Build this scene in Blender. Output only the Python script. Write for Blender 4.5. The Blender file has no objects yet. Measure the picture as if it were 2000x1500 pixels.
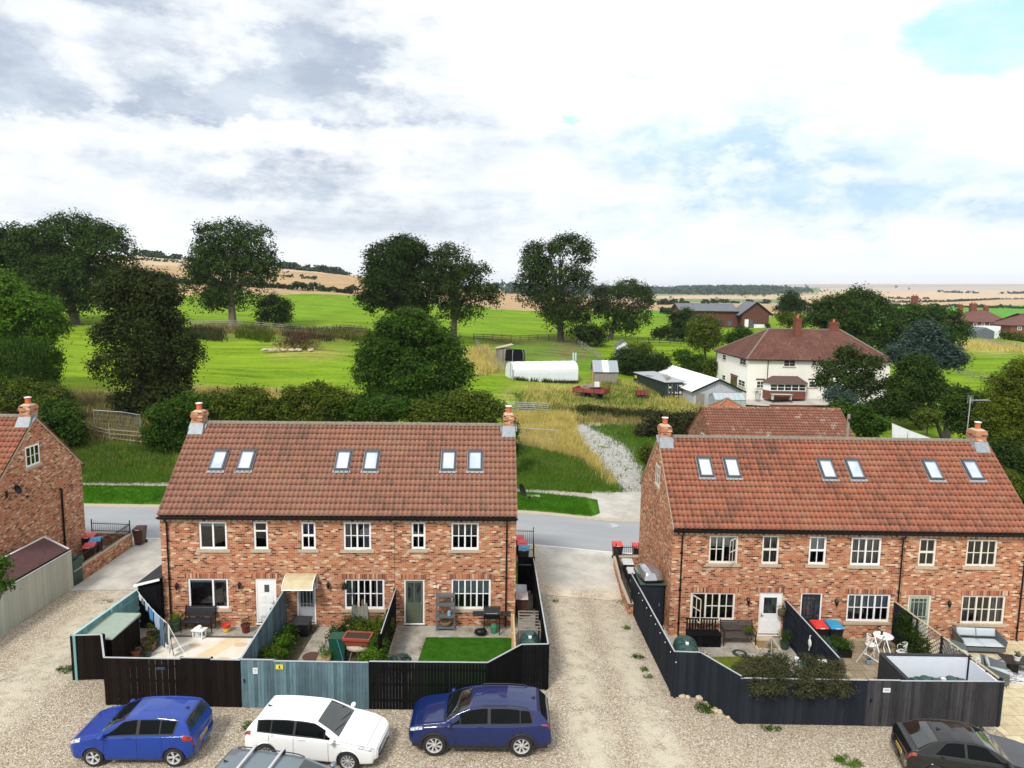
import bpy, math, random
import numpy as np
from mathutils import Vector, Matrix
R_ = math.radians
rng = np.random.default_rng(7); random.seed(7)
SC = bpy.context.scene
COL = SC.collection

# ---------------------------------------------------------------- camera
FPX, PITCH, ROLL, CH = 1364.23, R_(7.159), R_(0.867), 14.56      # focal length for a 2000 px wide picture
cam = bpy.data.cameras.new('camera'); camo = bpy.data.objects.new('camera', cam); COL.objects.link(camo)
cam.sensor_width = 36; cam.lens = 36*FPX/2000; cam.clip_start = .1; cam.clip_end = 30000
_R = Vector((1,0,0)); _U = Vector((0,math.sin(PITCH),math.cos(PITCH))); _F = Vector((0,math.cos(PITCH),-math.sin(PITCH)))
cr, sr = math.cos(ROLL), math.sin(ROLL)
_r = _R*cr+_U*sr; _u = -_R*sr+_U*cr
camo.matrix_world = Matrix(((_r.x,_u.x,-_F.x,0),(_r.y,_u.y,-_F.y,0),(_r.z,_u.z,-_F.z,CH),(0,0,0,1)))
SC.camera = camo

# ---------------------------------------------------------------- light
SUN_EL, SUN_AZ = R_(48), R_(-153)      # azimuth from +Y towards +X: behind the camera, to the left
SC.view_settings.view_transform = 'Standard'; SC.view_settings.look = 'None'
SC.view_settings.exposure = 0.25; SC.view_settings.gamma = 1.0
sl = bpy.data.lights.new('sun', 'SUN'); so = bpy.data.objects.new('sun', sl); COL.objects.link(so)
sl.energy = 2.8; sl.angle = R_(12); sl.color = (1, .95, .87)
sd = Vector((math.sin(SUN_AZ)*math.cos(SUN_EL), math.cos(SUN_AZ)*math.cos(SUN_EL), math.sin(SUN_EL)))
so.rotation_euler = sd.to_track_quat('Z', 'Y').to_euler()

class NT:
    """tiny node-tree writer"""
    def __init__(s, nt): s.nt = nt; s.n = nt.nodes; s.l = nt.links
    def new(s, t, **k):
        x = s.n.new(t)
        for a, b in k.items(): setattr(x, a, b)
        return x
    def put(s, sock, v):
        if isinstance(v, bpy.types.NodeSocket): s.l.new(v, sock)
        elif v is not None:
            if hasattr(sock.default_value, '__len__') and not hasattr(v, '__len__'): sock.default_value = [v]*len(sock.default_value)
            elif hasattr(sock.default_value, '__len__') and len(sock.default_value) == 4 and len(v) == 3: sock.default_value = (*v, 1)
            else: sock.default_value = v
    def m(s, op, a, b=None, c=None, clamp=False):
        x = s.new('ShaderNodeMath', operation=op, use_clamp=clamp)
        for i, v in enumerate((a, b, c)): 
            if v is not None: s.put(x.inputs[i], v)
        return x.outputs[0]
    def vm(s, op, a, b=None, out=0):
        x = s.new('ShaderNodeVectorMath', operation=op); s.put(x.inputs[0], a)
        if b is not None: s.put(x.inputs[1], b)
        return x.outputs[out]
    def mix(s, f, a, b, mode='MIX'):
        x = s.new('ShaderNodeMix', data_type='RGBA', blend_type=mode)
        s.put(x.inputs[0], f); s.put(x.inputs[6], a); s.put(x.inputs[7], b); return x.outputs[2]
    def noise(s, vec, scale, detail=4, rough=.55, out=0, dist=0):
        x = s.new('ShaderNodeTexNoise'); s.put(x.inputs['Vector'], vec); x.inputs['Scale'].default_value = scale
        x.inputs['Detail'].default_value = detail; x.inputs['Roughness'].default_value = rough; x.inputs['Distortion'].default_value = dist
        return x.outputs[out]
    def voro(s, vec, scale, out='Color', feature='F1'):
        x = s.new('ShaderNodeTexVoronoi', feature=feature); s.put(x.inputs['Vector'], vec); x.inputs['Scale'].default_value = scale
        return x.outputs[out]
    def ramp(s, f, stops, interp='LINEAR'):
        x = s.new('ShaderNodeValToRGB'); s.put(x.inputs[0], f); cr_ = x.color_ramp; cr_.interpolation = interp
        while len(cr_.elements) < len(stops): cr_.elements.new(.5)
        for e, (p, c) in zip(cr_.elements, stops):
            e.position = p; e.color = (*c, 1) if hasattr(c, '__len__') else (c, c, c, 1)
        return x.outputs[0]
    def rng(s, v, a, b, c=0, d=1):
        x = s.new('ShaderNodeMapRange', interpolation_type='SMOOTHSTEP'); s.put(x.inputs[0], v)
        for i, q in enumerate((a, b, c, d)): x.inputs[i+1].default_value = q
        return x.outputs[0]
    def sep(s, v):
        x = s.new('ShaderNodeSeparateXYZ'); s.put(x.inputs[0], v); return x.outputs
    def comb(s, a, b, c=0):
        x = s.new('ShaderNodeCombineXYZ')
        for i, v in enumerate((a, b, c)): s.put(x.inputs[i], v)
        return x.outputs[0]
    def mapping(s, v, scale=(1,1,1), loc=(0,0,0), rot=(0,0,0)):
        x = s.new('ShaderNodeMapping'); s.put(x.inputs[0], v); x.inputs['Scale'].default_value = scale
        x.inputs['Location'].default_value = loc; x.inputs['Rotation'].default_value = rot; return x.outputs[0]

world = bpy.data.worlds.new('World'); SC.world = world; world.use_nodes = True
w = NT(world.node_tree); w.n.clear()
sky = w.new('ShaderNodeTexSky', sky_type='NISHITA'); sky.sun_disc = False; sky.sun_elevation = SUN_EL; sky.sun_rotation = SUN_AZ % (2*math.pi)
tc = w.new('ShaderNodeTexCoord').outputs['Generated']
d3 = w.vm('NORMALIZE', tc); sx, sy, sz = w.sep(d3)
az = w.m('ARCTAN2', sx, sy); el = w.m('ARCSINE', sz)
warpv = w.noise(w.comb(w.m('MULTIPLY', az, 1.0), w.m('MULTIPLY', el, 1.6), 0), 3.2, 8, .66, out=1)
wx, wy, wz = w.sep(w.vm('SUBTRACT', warpv, (.5,.5,.5)))
waz = w.m('ADD', az, w.m('MULTIPLY', wx, .34)); wel = w.m('ADD', el, w.m('MULTIPLY', wy, .17))
def skyblob(a0, e0, ra, re, hard=.5, tilt=0.0):
    da = w.m('SUBTRACT', waz, a0); de = w.m('SUBTRACT', wel, e0)
    if tilt: de = w.m('SUBTRACT', de, w.m('MULTIPLY', da, tilt))
    q = w.m('ADD', w.m('POWER', w.m('DIVIDE', da, ra), 2), w.m('POWER', w.m('DIVIDE', de, re), 2))
    return w.rng(q, 1+hard, max(1-hard, 0), 0, 1)
_p = NT(world.node_tree)
def pxdir(u, v):
    X, Y = u-1000, v-750; a = (X*cr+Y*sr)/FPX; b = (-X*sr+Y*cr)/FPX
    d = _R*a - _U*b + _F; d.normalize(); return math.atan2(d.x, d.y), math.asin(d.z)
skyn = w.noise(w.comb(az, w.m('MULTIPLY', el, 2.4), 3.1), 2.6, 9, .6)
skyf = w.noise(w.comb(az, w.m('MULTIPLY', el, 2.0), 9.1), 9, 8, .62)
puff = w.noise(w.comb(az, w.m('MULTIPLY', el, 1.7), 5.3), 5, 8, .6)
# overall: bright layered cloud sheet, soft grey folds, heavier undersides, a blue gap
grey = w.m('MULTIPLY', w.rng(skyn, .40, .72), .50)
lay = w.noise(w.comb(w.m('MULTIPLY', az, .8), w.m('MULTIPLY', el, 4.5), 7.7), 3.4, 7, .6)
grey = w.m('ADD', grey, w.m('MULTIPLY', w.m('MULTIPLY', w.rng(lay, .45, .7), w.rng(az, .28, -.1, .35, 1)), .55))
for (u, v, ru, rv, h, amt, t) in ((300,150,620,125,.95,.34,-.10), (60,170,330,90,.95,.34,0), (660,100,170,110,.8,.50,0), (560,225,240,75,.8,.26,0), (110,205,250,40,.9,.25,0),
                           (350,390,700,70,.95,.26,0), (1650,345,360,75,.95,.42,-.12), (1690,410,130,36,.8,.32,0), (1330,330,230,60,.95,.34,-.15), (1500,230,190,70,.95,.18,.4), (1950,390,170,45,.9,.30,0), (1250,255,160,30,.9,.12,0)):
    a0, e0 = pxdir(u, v); grey = w.m('ADD', grey, w.m('MULTIPLY', skyblob(a0, e0, ru/FPX*1.0, rv/FPX*1.0, h, t), amt))
bright = w.m('MULTIPLY', w.rng(puff, .50, .66), .55)
for (u, v, ru, rv) in ((235,105,120,60), (1455,340,40,16), (500,330,60,12), (30,250,240,20), (380,262,260,24), (690,285,260,26), (1100,120,300,110), (1800,170,260,90)):
    a0, e0 = pxdir(u, v); bright = w.m('ADD', bright, w.m('MULTIPLY', skyblob(a0, e0, ru/FPX, rv/FPX, .9), .7))
grey = w.m('MULTIPLY', grey, w.m('SUBTRACT', 1.0, w.m('MULTIPLY', bright, .75), clamp=True))
grey = w.m('MULTIPLY', grey, w.rng(skyf, .36, .60, .35, 1.35), clamp=True)
grey = w.m('MULTIPLY', grey, .95)
lil = w.rng(az, -.15, .22)
tone = w.rng(w.noise(w.comb(az, w.m('MULTIPLY', el, 2.2), 1.7), 7, 8, .65), .35, .65); dark = w.mix(lil, w.mix(tone, (3.9, 4.6, 5.7), (6.2, 6.9, 7.8)), w.mix(tone, (4.5, 6.5, 8.3), (6.3, 8.0, 9.1)))
grey = w.m('MULTIPLY', grey, w.rng(el, .0, .10, .15, 1)); cloud = w.mix(grey, (9.6, 9.8, 9.9), dark)
gap = w.m('MULTIPLY', w.rng(skyf, .62, .80), w.m('MULTIPLY', w.rng(skyn, .40, .58), .6))
a0, e0 = pxdir(1975, 30); gap = w.m('ADD', gap, w.m('MULTIPLY', skyblob(a0, e0, .115, .048, .35), w.m('ADD', .55, w.m('MULTIPLY', tone, .4))), clamp=True)
a0, e0 = pxdir(1115, 228); gap = w.m('ADD', gap, w.m('MULTIPLY', skyblob(a0, e0, .012, .006, .6), .8), clamp=True)
blue = w.mix(.6, w.vm('MULTIPLY', sky.outputs[0], (1.5, 2.2, 2.4)), (4.6, 8.6, 9.4))
skyc = w.mix(w.m('MULTIPLY', gap, .85), cloud, blue)
bg = w.new('ShaderNodeBackground'); w.put(bg.inputs[0], skyc); bg.inputs[1].default_value = .1
wo = w.new('ShaderNodeOutputWorld'); w.l.new(bg.outputs[0], wo.inputs[0])

# ---------------------------------------------------------------- materials
def mat(name, col, rough=.7, fn=None, metal=0, spec=.5, bump=None, coat=0, alpha=None):
    """fn(nt, vec) -> colour socket;  bump(nt, vec) -> (height socket, distance)"""
    m_ = bpy.data.materials.new(name); m_.use_nodes = True; t = NT(m_.node_tree)
    b = t.n['Principled BSDF']; b.inputs['Roughness'].default_value = rough; b.inputs['Metallic'].default_value = metal
    b.inputs['Specular IOR Level'].default_value = spec; b.inputs['Coat Weight'].default_value = coat; b.inputs['Coat Roughness'].default_value = .04
    vec = t.new('ShaderNodeTexCoord').outputs['Object']
    t.put(b.inputs['Base Color'], fn(t, vec) if fn else col)
    if bump:
        h, dist = bump(t, vec); bn = t.new('ShaderNodeBump'); bn.inputs['Distance'].default_value = dist; t.put(bn.inputs['Height'], h); t.l.new(bn.outputs[0], b.inputs['Normal'])
    m_.diffuse_color = (*col, 1)
    return m_
def noisy(col, amt=.25, scale=6, scale2=40, tint=None):
    c = np.array(col)
    def f(t, v):
        n1 = t.noise(v, scale, 5, .6); n2 = t.noise(v, scale2, 3, .6)
        s_ = t.m('ADD', t.m('MULTIPLY', n1, .6), t.m('MULTIPLY', n2, .4))
        return t.ramp(s_, [(.3, tuple(c*(1-amt))), (.52, tuple(c)), (.72, tuple(np.minimum((np.array(tint) if tint is not None else c*(1+amt)), 1)))])
    return f
def flat(name, col, rough=.6, metal=0, amt=.15, scale=5, coat=0, spec=.5):
    return mat(name, col, rough, noisy(col, amt, scale, scale*9), metal, coat=coat, spec=spec)

def brick_fn(tone=1.0, warm=0):
    def f(t, v):
        x, y, z = t.sep(v)
        uvv = t.comb(t.m('ADD', x, y), z, 0)
        a_ = t.m('ADD', x, y); row = t.m('FLOOR', t.m('DIVIDE', z, .078)); off = t.m('MULTIPLY', t.m('MODULO', t.m('ABSOLUTE', row), 2), .5)
        cc = t.m('ADD', t.m('DIVIDE', a_, .205), off); cid = t.m('FLOOR', cc)
        wn = t.new('ShaderNodeTexWhiteNoise', noise_dimensions='2D'); t.l.new(t.comb(cid, row, 0), wn.inputs['Vector'])
        fx = t.m('FRACT', cc); fz = t.m('FRACT', t.m('DIVIDE', z, .078))
        ex = t.m('MINIMUM', fx, t.m('SUBTRACT', 1.0, fx)); ez = t.m('MINIMUM', fz, t.m('SUBTRACT', 1.0, fz))
        mort = t.m('MAXIMUM', t.rng(ex, .055, .02), t.rng(ez, .15, .06))
        n = t.noise(uvv, .55, 3, .5); n2 = t.noise(uvv, 2.2, 3, .6); sp = t.noise(uvv, 11, 3, .6)
        val = t.m('ADD', wn.outputs[0], t.m('MULTIPLY', t.m('SUBTRACT', n, .5), .22))
        val = t.m('ADD', val, t.m('MULTIPLY', t.m('SUBTRACT', n2, .5), .20)); val = t.m('ADD', val, t.m('MULTIPLY', t.m('SUBTRACT', sp, .5), .35), clamp=True)
        k = tone
        c = t.ramp(val, [(0, (.06*k,.03*k,.024*k)), (.10, (.15*k,.05*k,.034*k)), (.17, (.31*k,.088*k,.042*k)), (.36, (.43*k,.155*k,.072*k)),
                         (.52, (.38*k,.135*k,.072*k)), (.66, (.47*k,.20*k,.105*k)), (.80, (.40*k,.21*k,.13*k)), (.92, (.54*k,.35*k,.22*k)), (1, (.66*k,.52*k,.37*k))])
        fine = t.noise(uvv, 45, 3, .7)
        c = t.mix(.45, c, t.mix(1, c, t.ramp(fine, [(.3, .55), (.7, 1.45)]), 'MULTIPLY'))
        return t.mix(t.m('MULTIPLY', mort, .75), c, (.50*k, .36*k, .25*k))
    return f
def brick_bump(t, v):
    x, y, z = t.sep(v); uvv = t.comb(t.m('ADD', x, y), z, 0)
    return t.noise(uvv, 22, 4, .6), .02
def tile_fn(cols, var=.3):
    def f(t, v):
        uv = t.new('ShaderNodeUVMap').outputs[0]
        cell = t.vm('FLOOR', uv)
        wn = t.new('ShaderNodeTexWhiteNoise', noise_dimensions='2D'); t.l.new(cell, wn.inputs['Vector'])
        patch = t.noise(t.mapping(uv, (.05,.12,1)), 1.0, 4, .6)
        streak = t.noise(t.mapping(uv, (.8,.09,1), (4,3,0)), 1.0, 3, .6)
        val = t.m('ADD', t.m('MULTIPLY', wn.outputs[0], var), t.m('ADD', t.m('MULTIPLY', patch, .85), t.m('MULTIPLY', streak, .45)))
        c = t.ramp(t.m('SUBTRACT', val, .28), cols)
        fine = t.noise(v, 30, 4, .7)
        c = t.mix(.6, c, t.mix(1, c, t.ramp(fine, [(.28, .5), (.72, 1.4)]), 'MULTIPLY'))
        spots = t.rng(t.noise(v, 9, 3, .5), .67, .74)
        return t.mix(t.m('MULTIPLY', spots, .35), c, (.42,.38,.30))
    return f
PANT = [(.12,(.10,.064,.056)), (.28,(.18,.09,.063)), (.42,(.27,.108,.070)), (.55,(.345,.125,.075)), (.68,(.30,.145,.095)), (.82,(.41,.155,.08)), (.95,(.24,.15,.115))]
PANT_L = [(.12,(.115,.078,.065)), (.28,(.20,.115,.085)), (.42,(.265,.132,.093)), (.55,(.315,.146,.10)), (.68,(.28,.158,.112)), (.82,(.37,.165,.09)), (.95,(.26,.17,.13))]

def wood_fn(col, amt=.3, board=.1):
    c = np.array(col)
    def f(t, v):
        n = t.noise(t.mapping(v, (9,9,.8)), 1.5, 4, .6); n2 = t.noise(v, 2.2, 3)
        isl = t.new('ShaderNodeNewGeometry').outputs['Random Per Island']
        s_ = t.m('ADD', t.m('MULTIPLY', n, .45), t.m('ADD', t.m('MULTIPLY', isl, .3), t.m('MULTIPLY', n2, .25)))
        return t.ramp(s_, [(.25, tuple(c*(1-amt))), (.5, tuple(c)), (.75, tuple(c*(1+amt*1.3)))])
    return f
def leaf_mat(name, dark, light, rough=.55, trans=.25, spread=1.0):
    m_ = bpy.data.materials.new(name); m_.use_nodes = True; t = NT(m_.node_tree); b = t.n['Principled BSDF']
    isl = t.new('ShaderNodeNewGeometry').outputs['Random Per Island']
    ob = t.new('ShaderNodeTexCoord').outputs['Object']; n = t.noise(ob, .55, 3, .6)
    s_ = t.m('ADD', t.m('MULTIPLY', isl, .5), t.m('MULTIPLY', n, .7))
    c = t.ramp(s_, [(.3, dark), (.6, tuple((np.array(dark)+light)/2)), (.9, light)])
    t.put(b.inputs['Base Color'], c); b.inputs['Roughness'].default_value = rough; b.inputs['Specular IOR Level'].default_value = .04
    tr = t.new('ShaderNodeBsdfTranslucent'); t.put(tr.inputs[0], c); mx = t.new('ShaderNodeMixShader'); mx.inputs[0].default_value = trans
    out = t.n['Material Output']; t.l.new(b.outputs[0], mx.inputs[1]); t.l.new(tr.outputs[0], mx.inputs[2]); t.l.new(mx.outputs[0], out.inputs[0])
    return m_
M = {}
M['brick'] = mat('brick', (.4,.2,.12), .9, brick_fn(), spec=.1, bump=brick_bump)
M['brick_old'] = mat('old_brick', (.3,.2,.15), .95, brick_fn(.62), spec=.1)
M['tile'] = mat('clay_pantile', (.35,.14,.09), .8, tile_fn(PANT), spec=.25)
M['tile_l'] = mat('weathered_pantile', (.3,.14,.1), .8, tile_fn(PANT_L), spec=.25)
M['ridge'] = flat('ridge_tile', (.20,.165,.13), .9, amt=.45, scale=8)
M['white'] = flat('white_upvc', (.82,.82,.82), .35, amt=.04)
M['cream'] = flat('cream_frame', (.72,.68,.60), .5, amt=.08)
M['stone'] = flat('stone_sill', (.44,.37,.27), .9, amt=.2, scale=12)
M['black'] = flat('black_plastic', (.008,.008,.009), .4, spec=.25)
M['dkmetal'] = flat('dark_metal', (.02,.02,.022), .4, metal=.3)
M['lead'] = flat('lead', (.25,.285,.31), .5, amt=.35, scale=9)
M['pot'] = flat('clay_pot', (.55,.12,.045), .7, amt=.2)
M['mortar'] = flat('mortar', (.45,.38,.28), .95, amt=.25, scale=10)
M['greyframe'] = flat('skylight_frame', (.045,.055,.065), .4); M['sashgrey'] = flat('sash_grey', (.22,.26,.29), .35)
M['blind'] = flat('blind', (.42,.52,.54), .8, amt=.12)
M['curtain'] = mat('curtain', (.25,.27,.28), .9, lambda t, v: t.ramp(t.noise(t.mapping(v, (18,18,.4)), 2, 2), [(.3,(.08,.09,.10)), (.7,(.40,.43,.45))]))
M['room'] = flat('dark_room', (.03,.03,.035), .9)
def glass_mat(name, tint=(.02,.025,.03), refl=.9, see=.5):
    m_ = bpy.data.materials.new(name); m_.use_nodes = True; t = NT(m_.node_tree); t.n.remove(t.n['Principled BSDF'])
    fr = t.new('ShaderNodeFresnel'); fr.inputs[0].default_value = 1.5
    gl = t.new('ShaderNodeBsdfGlossy'); gl.inputs['Roughness'].default_value = .02; gl.inputs[0].default_value = (refl,refl,refl,1)
    tr = t.new('ShaderNodeBsdfTransparent'); tr.inputs[0].default_value = (see,see,see*1.03,1)
    mx = t.new('ShaderNodeMixShader'); t.put(mx.inputs[0], t.m('ADD', fr.outputs[0], .03, clamp=True)); t.l.new(tr.outputs[0], mx.inputs[1]); t.l.new(gl.outputs[0], mx.inputs[2])
    t.l.new(mx.outputs[0], t.n['Material Output'].inputs[0]); return m_
M['glass'] = glass_mat('window_glass', see=.75)
M['skyglass'] = mat('roof_glass', (.5,.6,.7), .03, lambda t, v: t.ramp(t.noise(v, .8, 2), [(.35,(.36,.42,.52)), (.7,(.60,.65,.72))]), spec=1.0, coat=1)  # rooflight panes: pale blue-white sky reflection put into the base colour
M['carglass'] = mat('car_glass', (.003,.0045,.0045), .03, None, spec=.12, coat=0); M['screen'] = mat('car_windscreen', (.006,.010,.010), .02, None, spec=.9, coat=.7)
M['cond'] = flat('conservatory_glass', (.35,.42,.46), .15, amt=.2)

# ---------------------------------------------------------------- mesh helper
class MB:
    def __init__(s): s.v = []; s.f = []; s.uv = None; s.mi = []
    def add(s, vs, fs, mi=0):
        o = len(s.v); s.v += [tuple(p) for p in vs]; s.f += [tuple(i+o for i in f) for f in fs]; s.mi += [mi]*len(fs); return s
    def box(s, x0, x1, y0, y1, z0, z1, mi=0):
        return s.add([(x0,y0,z0),(x1,y0,z0),(x1,y1,z0),(x0,y1,z0),(x0,y0,z1),(x1,y0,z1),(x1,y1,z1),(x0,y1,z1)],
                     [(0,3,2,1),(4,5,6,7),(0,1,5,4),(1,2,6,5),(2,3,7,6),(3,0,4,7)], mi)
    def hexa(s, p, mi=0):       # 8 points, bottom 4 then top 4
        return s.add(p, [(0,3,2,1),(4,5,6,7),(0,1,5,4),(1,2,6,5),(2,3,7,6),(3,0,4,7)], mi)
    def bar(s, a, b, w_, h, mi=0, up=(0,0,1)):
        a = Vector(a); b = Vector(b); d = (b-a).normalized(); u = Vector(up)
        if abs(d.dot(u)) > .98: u = Vector((1,0,0))
        r = d.cross(u).normalized()*w_/2; q = r.cross(d).normalized()*h/2
        return s.hexa([a-r-q, a+r-q, b+r-q, b-r-q, a-r+q, a+r+q, b+r+q, b-r+q], mi)
    def tube(s, pts, r, n=8, mi=0, cap=True):
        pts = [Vector(p) for p in pts]; rs = r if hasattr(r, '__len__') else [r]*len(pts); vs = []; prev = None
        for i, p in enumerate(pts):
            d = (pts[min(i+1, len(pts)-1)]-pts[max(i-1, 0)]).normalized()
            u = Vector((0,0,1)) if abs(d.z) < .95 else Vector((1,0,0))
            if prev is not None: u = prev
            a = d.cross(u).normalized(); b = a.cross(d).normalized(); prev = b
            for k in range(n):
                t_ = 2*math.pi*k/n; vs.append(p+(a*math.cos(t_)+b*math.sin(t_))*rs[i])
        fs = [(i*n+k, i*n+(k+1)%n, (i+1)*n+(k+1)%n, (i+1)*n+k) for i in range(len(pts)-1) for k in range(n)]
        if cap: fs += [tuple(range(n-1,-1,-1)), tuple(range((len(pts)-1)*n, len(pts)*n))]
        return s.add(vs, fs, mi)
    def lathe(s, prof, c=(0,0,0), n=16, mi=0, sx=1, sy=1, cap=True):
        vs = [(c[0]+r*math.cos(2*math.pi*k/n)*sx, c[1]+r*math.sin(2*math.pi*k/n)*sy, c[2]+z) for r, z in prof for k in range(n)]
        fs = [(i*n+k, i*n+(k+1)%n, (i+1)*n+(k+1)%n, (i+1)*n+k) for i in range(len(prof)-1) for k in range(n)]
        if cap: fs += [tuple(range(n-1,-1,-1)), tuple(range((len(prof)-1)*n, len(prof)*n))]
        return s.add(vs, fs, mi)
    def ell(s, c, r, n=12, m_=8, mi=0, jit=0):
        vs = []; 
        for i in range(1, m_):
            ph = math.pi*i/m_
            for k in range(n):
                th = 2*math.pi*k/n; j = 1+(random.random()-.5)*jit
                vs.append((c[0]+r[0]*math.sin(ph)*math.cos(th)*j, c[1]+r[1]*math.sin(ph)*math.sin(th)*j, c[2]-r[2]*math.cos(ph)*j))
        vs += [(c[0],c[1],c[2]-r[2]), (c[0],c[1],c[2]+r[2])]; L = len(vs)
        fs = [(i*n+k, i*n+(k+1)%n, (i+1)*n+(k+1)%n, (i+1)*n+k) for i in range(m_-2) for k in range(n)]
        fs += [(L-2, (k+1)%n, k) for k in range(n)] + [(L-1, (m_-2)*n+k, (m_-2)*n+(k+1)%n) for k in range(n)]
        return s.add(vs, fs, mi)
    def poly(s, pts, z0, z1, mi=0):      # extruded outline, counter-clockwise
        n = len(pts); return s.add([(x,y,z0) for x,y in pts]+[(x,y,z1) for x,y in pts], [tuple(range(n-1,-1,-1)), tuple(range(n,2*n))]+[(i,(i+1)%n,n+(i+1)%n,n+i) for i in range(n)], mi)
    def polyxz(s, pts, y0, y1, mi=0):
        n = len(pts); return s.add([(x,y0,z) for x,z in pts]+[(x,y1,z) for x,z in pts], [tuple(range(n)), tuple(range(2*n-1,n-1,-1))]+[(i,n+i,n+(i+1)%n,(i+1)%n) for i in range(n)], mi)
    def polyyz(s, pts, x0, x1, mi=0):
        n = len(pts); return s.add([(x0,y,z) for y,z in pts]+[(x1,y,z) for y,z in pts], [tuple(range(n-1,-1,-1)), tuple(range(n,2*n))]+[(i,(i+1)%n,n+(i+1)%n,n+i) for i in range(n)], mi)
    def xf(s, mtx):
        s.v = [tuple(mtx @ Vector(p)) for p in s.v]; return s
    def build(s, name, mats, parent=None, smooth=False, loc=None, rotz=0, uv=None):
        me = bpy.data.meshes.new(name); me.from_pydata(s.v, [], s.f)
        for m_ in (mats if isinstance(mats, (list, tuple)) else [mats]): me.materials.append(m_)
        if any(s.mi): me.polygons.foreach_set('material_index', s.mi)
        if smooth: me.polygons.foreach_set('use_smooth', [True]*len(s.f))
        if uv is not None:
            lay = me.uv_layers.new(name='UVMap'); lay.data.foreach_set('uv', uv)
        me.update()
        o = bpy.data.objects.new(name, me); COL.objects.link(o)
        if parent: o.parent = parent
        if loc: o.location = loc
        if rotz: o.rotation_euler.z = rotz
        return o
def npmesh(name, V, F, mats, parent=None, smooth=False, mi=None):
    """V (n,3), F (m,4) arrays"""
    me = bpy.data.meshes.new(name); V = np.asarray(V, 'f4'); F = np.asarray(F, 'i4')
    me.vertices.add(len(V)); me.vertices.foreach_set('co', V.ravel()); k = F.shape[1]
    me.loops.add(F.size); me.loops.foreach_set('vertex_index', F.ravel()); me.polygons.add(len(F))
    me.polygons.foreach_set('loop_start', np.arange(0, F.size, k, dtype='i4')); me.polygons.foreach_set('loop_total', np.full(len(F), k, 'i4'))
    for m_ in (mats if isinstance(mats, (list, tuple)) else [mats]): me.materials.append(m_)
    if mi is not None: me.polygons.foreach_set('material_index', np.asarray(mi, 'i4'))
    if smooth: me.polygons.foreach_set('use_smooth', np.ones(len(F), bool))
    me.update(calc_edges=True); me.validate()
    o = bpy.data.objects.new(name, me); COL.objects.link(o)
    if parent: o.parent = parent
    return o
def tag(o, label=None, cat=None, group=None, kind=None):
    if label: o['label'] = label
    if cat: o['category'] = cat
    if group: o['group'] = group
    if kind: o['kind'] = kind
    return o
def thing(name, label, cat, loc=(0,0,0), rotz=0, group=None):
    o = bpy.data.objects.new(name, None); o.empty_display_size = .3; COL.objects.link(o); o.location = loc; o.rotation_euler.z = rotz
    return tag(o, label, cat, group)
def copy_tree(o, parent=None):
    c = o.copy(); COL.objects.link(c); c.parent = parent
    for ch in list(o.children): copy_tree(ch, c)
    return c
# ---------------------------------------------------------------- the lie of the land
TA = np.array([-1.7,-1.0,-.53,-.28,0,.2,.4,.73,1.1,1.7])
TY = np.array([53,56,60,70,85,105,130,180,260,600,1500,4000,9500.])
TZ = np.array([
 [0,.5,2.2,3.0,4.0,6.0,8.8,12,20,50,50,50,50],
 [0,.5,2.2,3.0,4.0,6.0,8.8,12,20,50,50,50,50],
 [0,.7,1.9,2.8,3.8,5.8,8.4,11,17,44.3,44,44,44],
 [0,.7,1.8,2.7,3.5,5.4,7.8,10.5,15.0,34.5,34,34,34],
 [-.1,.4,1.0,1.8,2.7,4.4,6.3,8.5,10.6,15.0,20,73,73],
 [-.45,-.2,.2,.8,1.35,2.9,6.0,7.5,9,11.6,19,66,66],
 [-.49,-.3,0,.4,1.1,2.2,4.6,7.8,9,11,22,108,108],
 [-.49,-.4,-.2,.3,1.0,2.5,4.2,4.8,5.5,11,24,128,128],
 [-.49,-.4,-.2,.3,1.0,2.5,4.2,4.8,5.5,11,24,128,128],
 [-.49,-.4,-.2,.3,1.0,2.5,4.2,4.8,5.5,11,24,128,128]])
def near_z(x):
    s_ = np.clip(np.asarray(x)/8., 0, 1); return -.49*s_*s_*(3-2*s_)
ga = np.unique(np.concatenate([np.linspace(-1.7,-.86,40), np.linspace(-.86,.86,500), np.linspace(.86,1.7,40)]))
gy = np.concatenate([np.arange(-40,0,4.), np.arange(0,53,1.), np.exp(np.linspace(math.log(53), math.log(9500), 430))])
AA, YY = np.meshgrid(ga, gy)
XX = AA*np.maximum(YY, 53)
lt = np.interp(np.log(np.maximum(gy, 53)), np.log(TY), np.arange(len(TY)))
ct = np.array([np.interp(ga, TA, TZ[:, j]) for j in range(len(TY))])          # (13, na)
i0 = np.clip(lt.astype(int), 0, len(TY)-2); fr_ = np.interp(np.maximum(gy,53), TY, np.arange(len(TY)))-i0
fr_ = np.clip(fr_, 0, 1)[:, None]
ZF = ct[i0]*(1-fr_)+ct[i0+1]*fr_
k5 = np.ones(5)/5
far = gy > 53
Zs = ZF.copy()
for _ in range(2):
    P = np.pad(Zs, ((2,2),(0,0)), 'edge'); Zs2 = sum(P[i:i+len(gy)] for i in range(5))/5
    wgt = np.clip((gy-60)/30, 0, 1)[:, None]; Zs = Zs*(1-wgt)+Zs2*wgt
ZZ = np.where(gy[:, None] < 53, near_z(XX), Zs)
bl = np.clip((gy-53)/3, 0, 1)[:, None]; ZZ = near_z(XX)*(1-bl)+ZZ*bl
def und(x, y): return (np.sin(x*.31+1.3)*np.sin(y*.23)+np.sin(x*.13+y*.17))*.5
ZZ = ZZ + und(XX, YY)*np.clip((YY-58)/40, 0, .35)*np.clip(1-(YY-300)/600, 0, 1)
_jy = np.arange(len(gy)); _ja = np.arange(len(ga))
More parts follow.
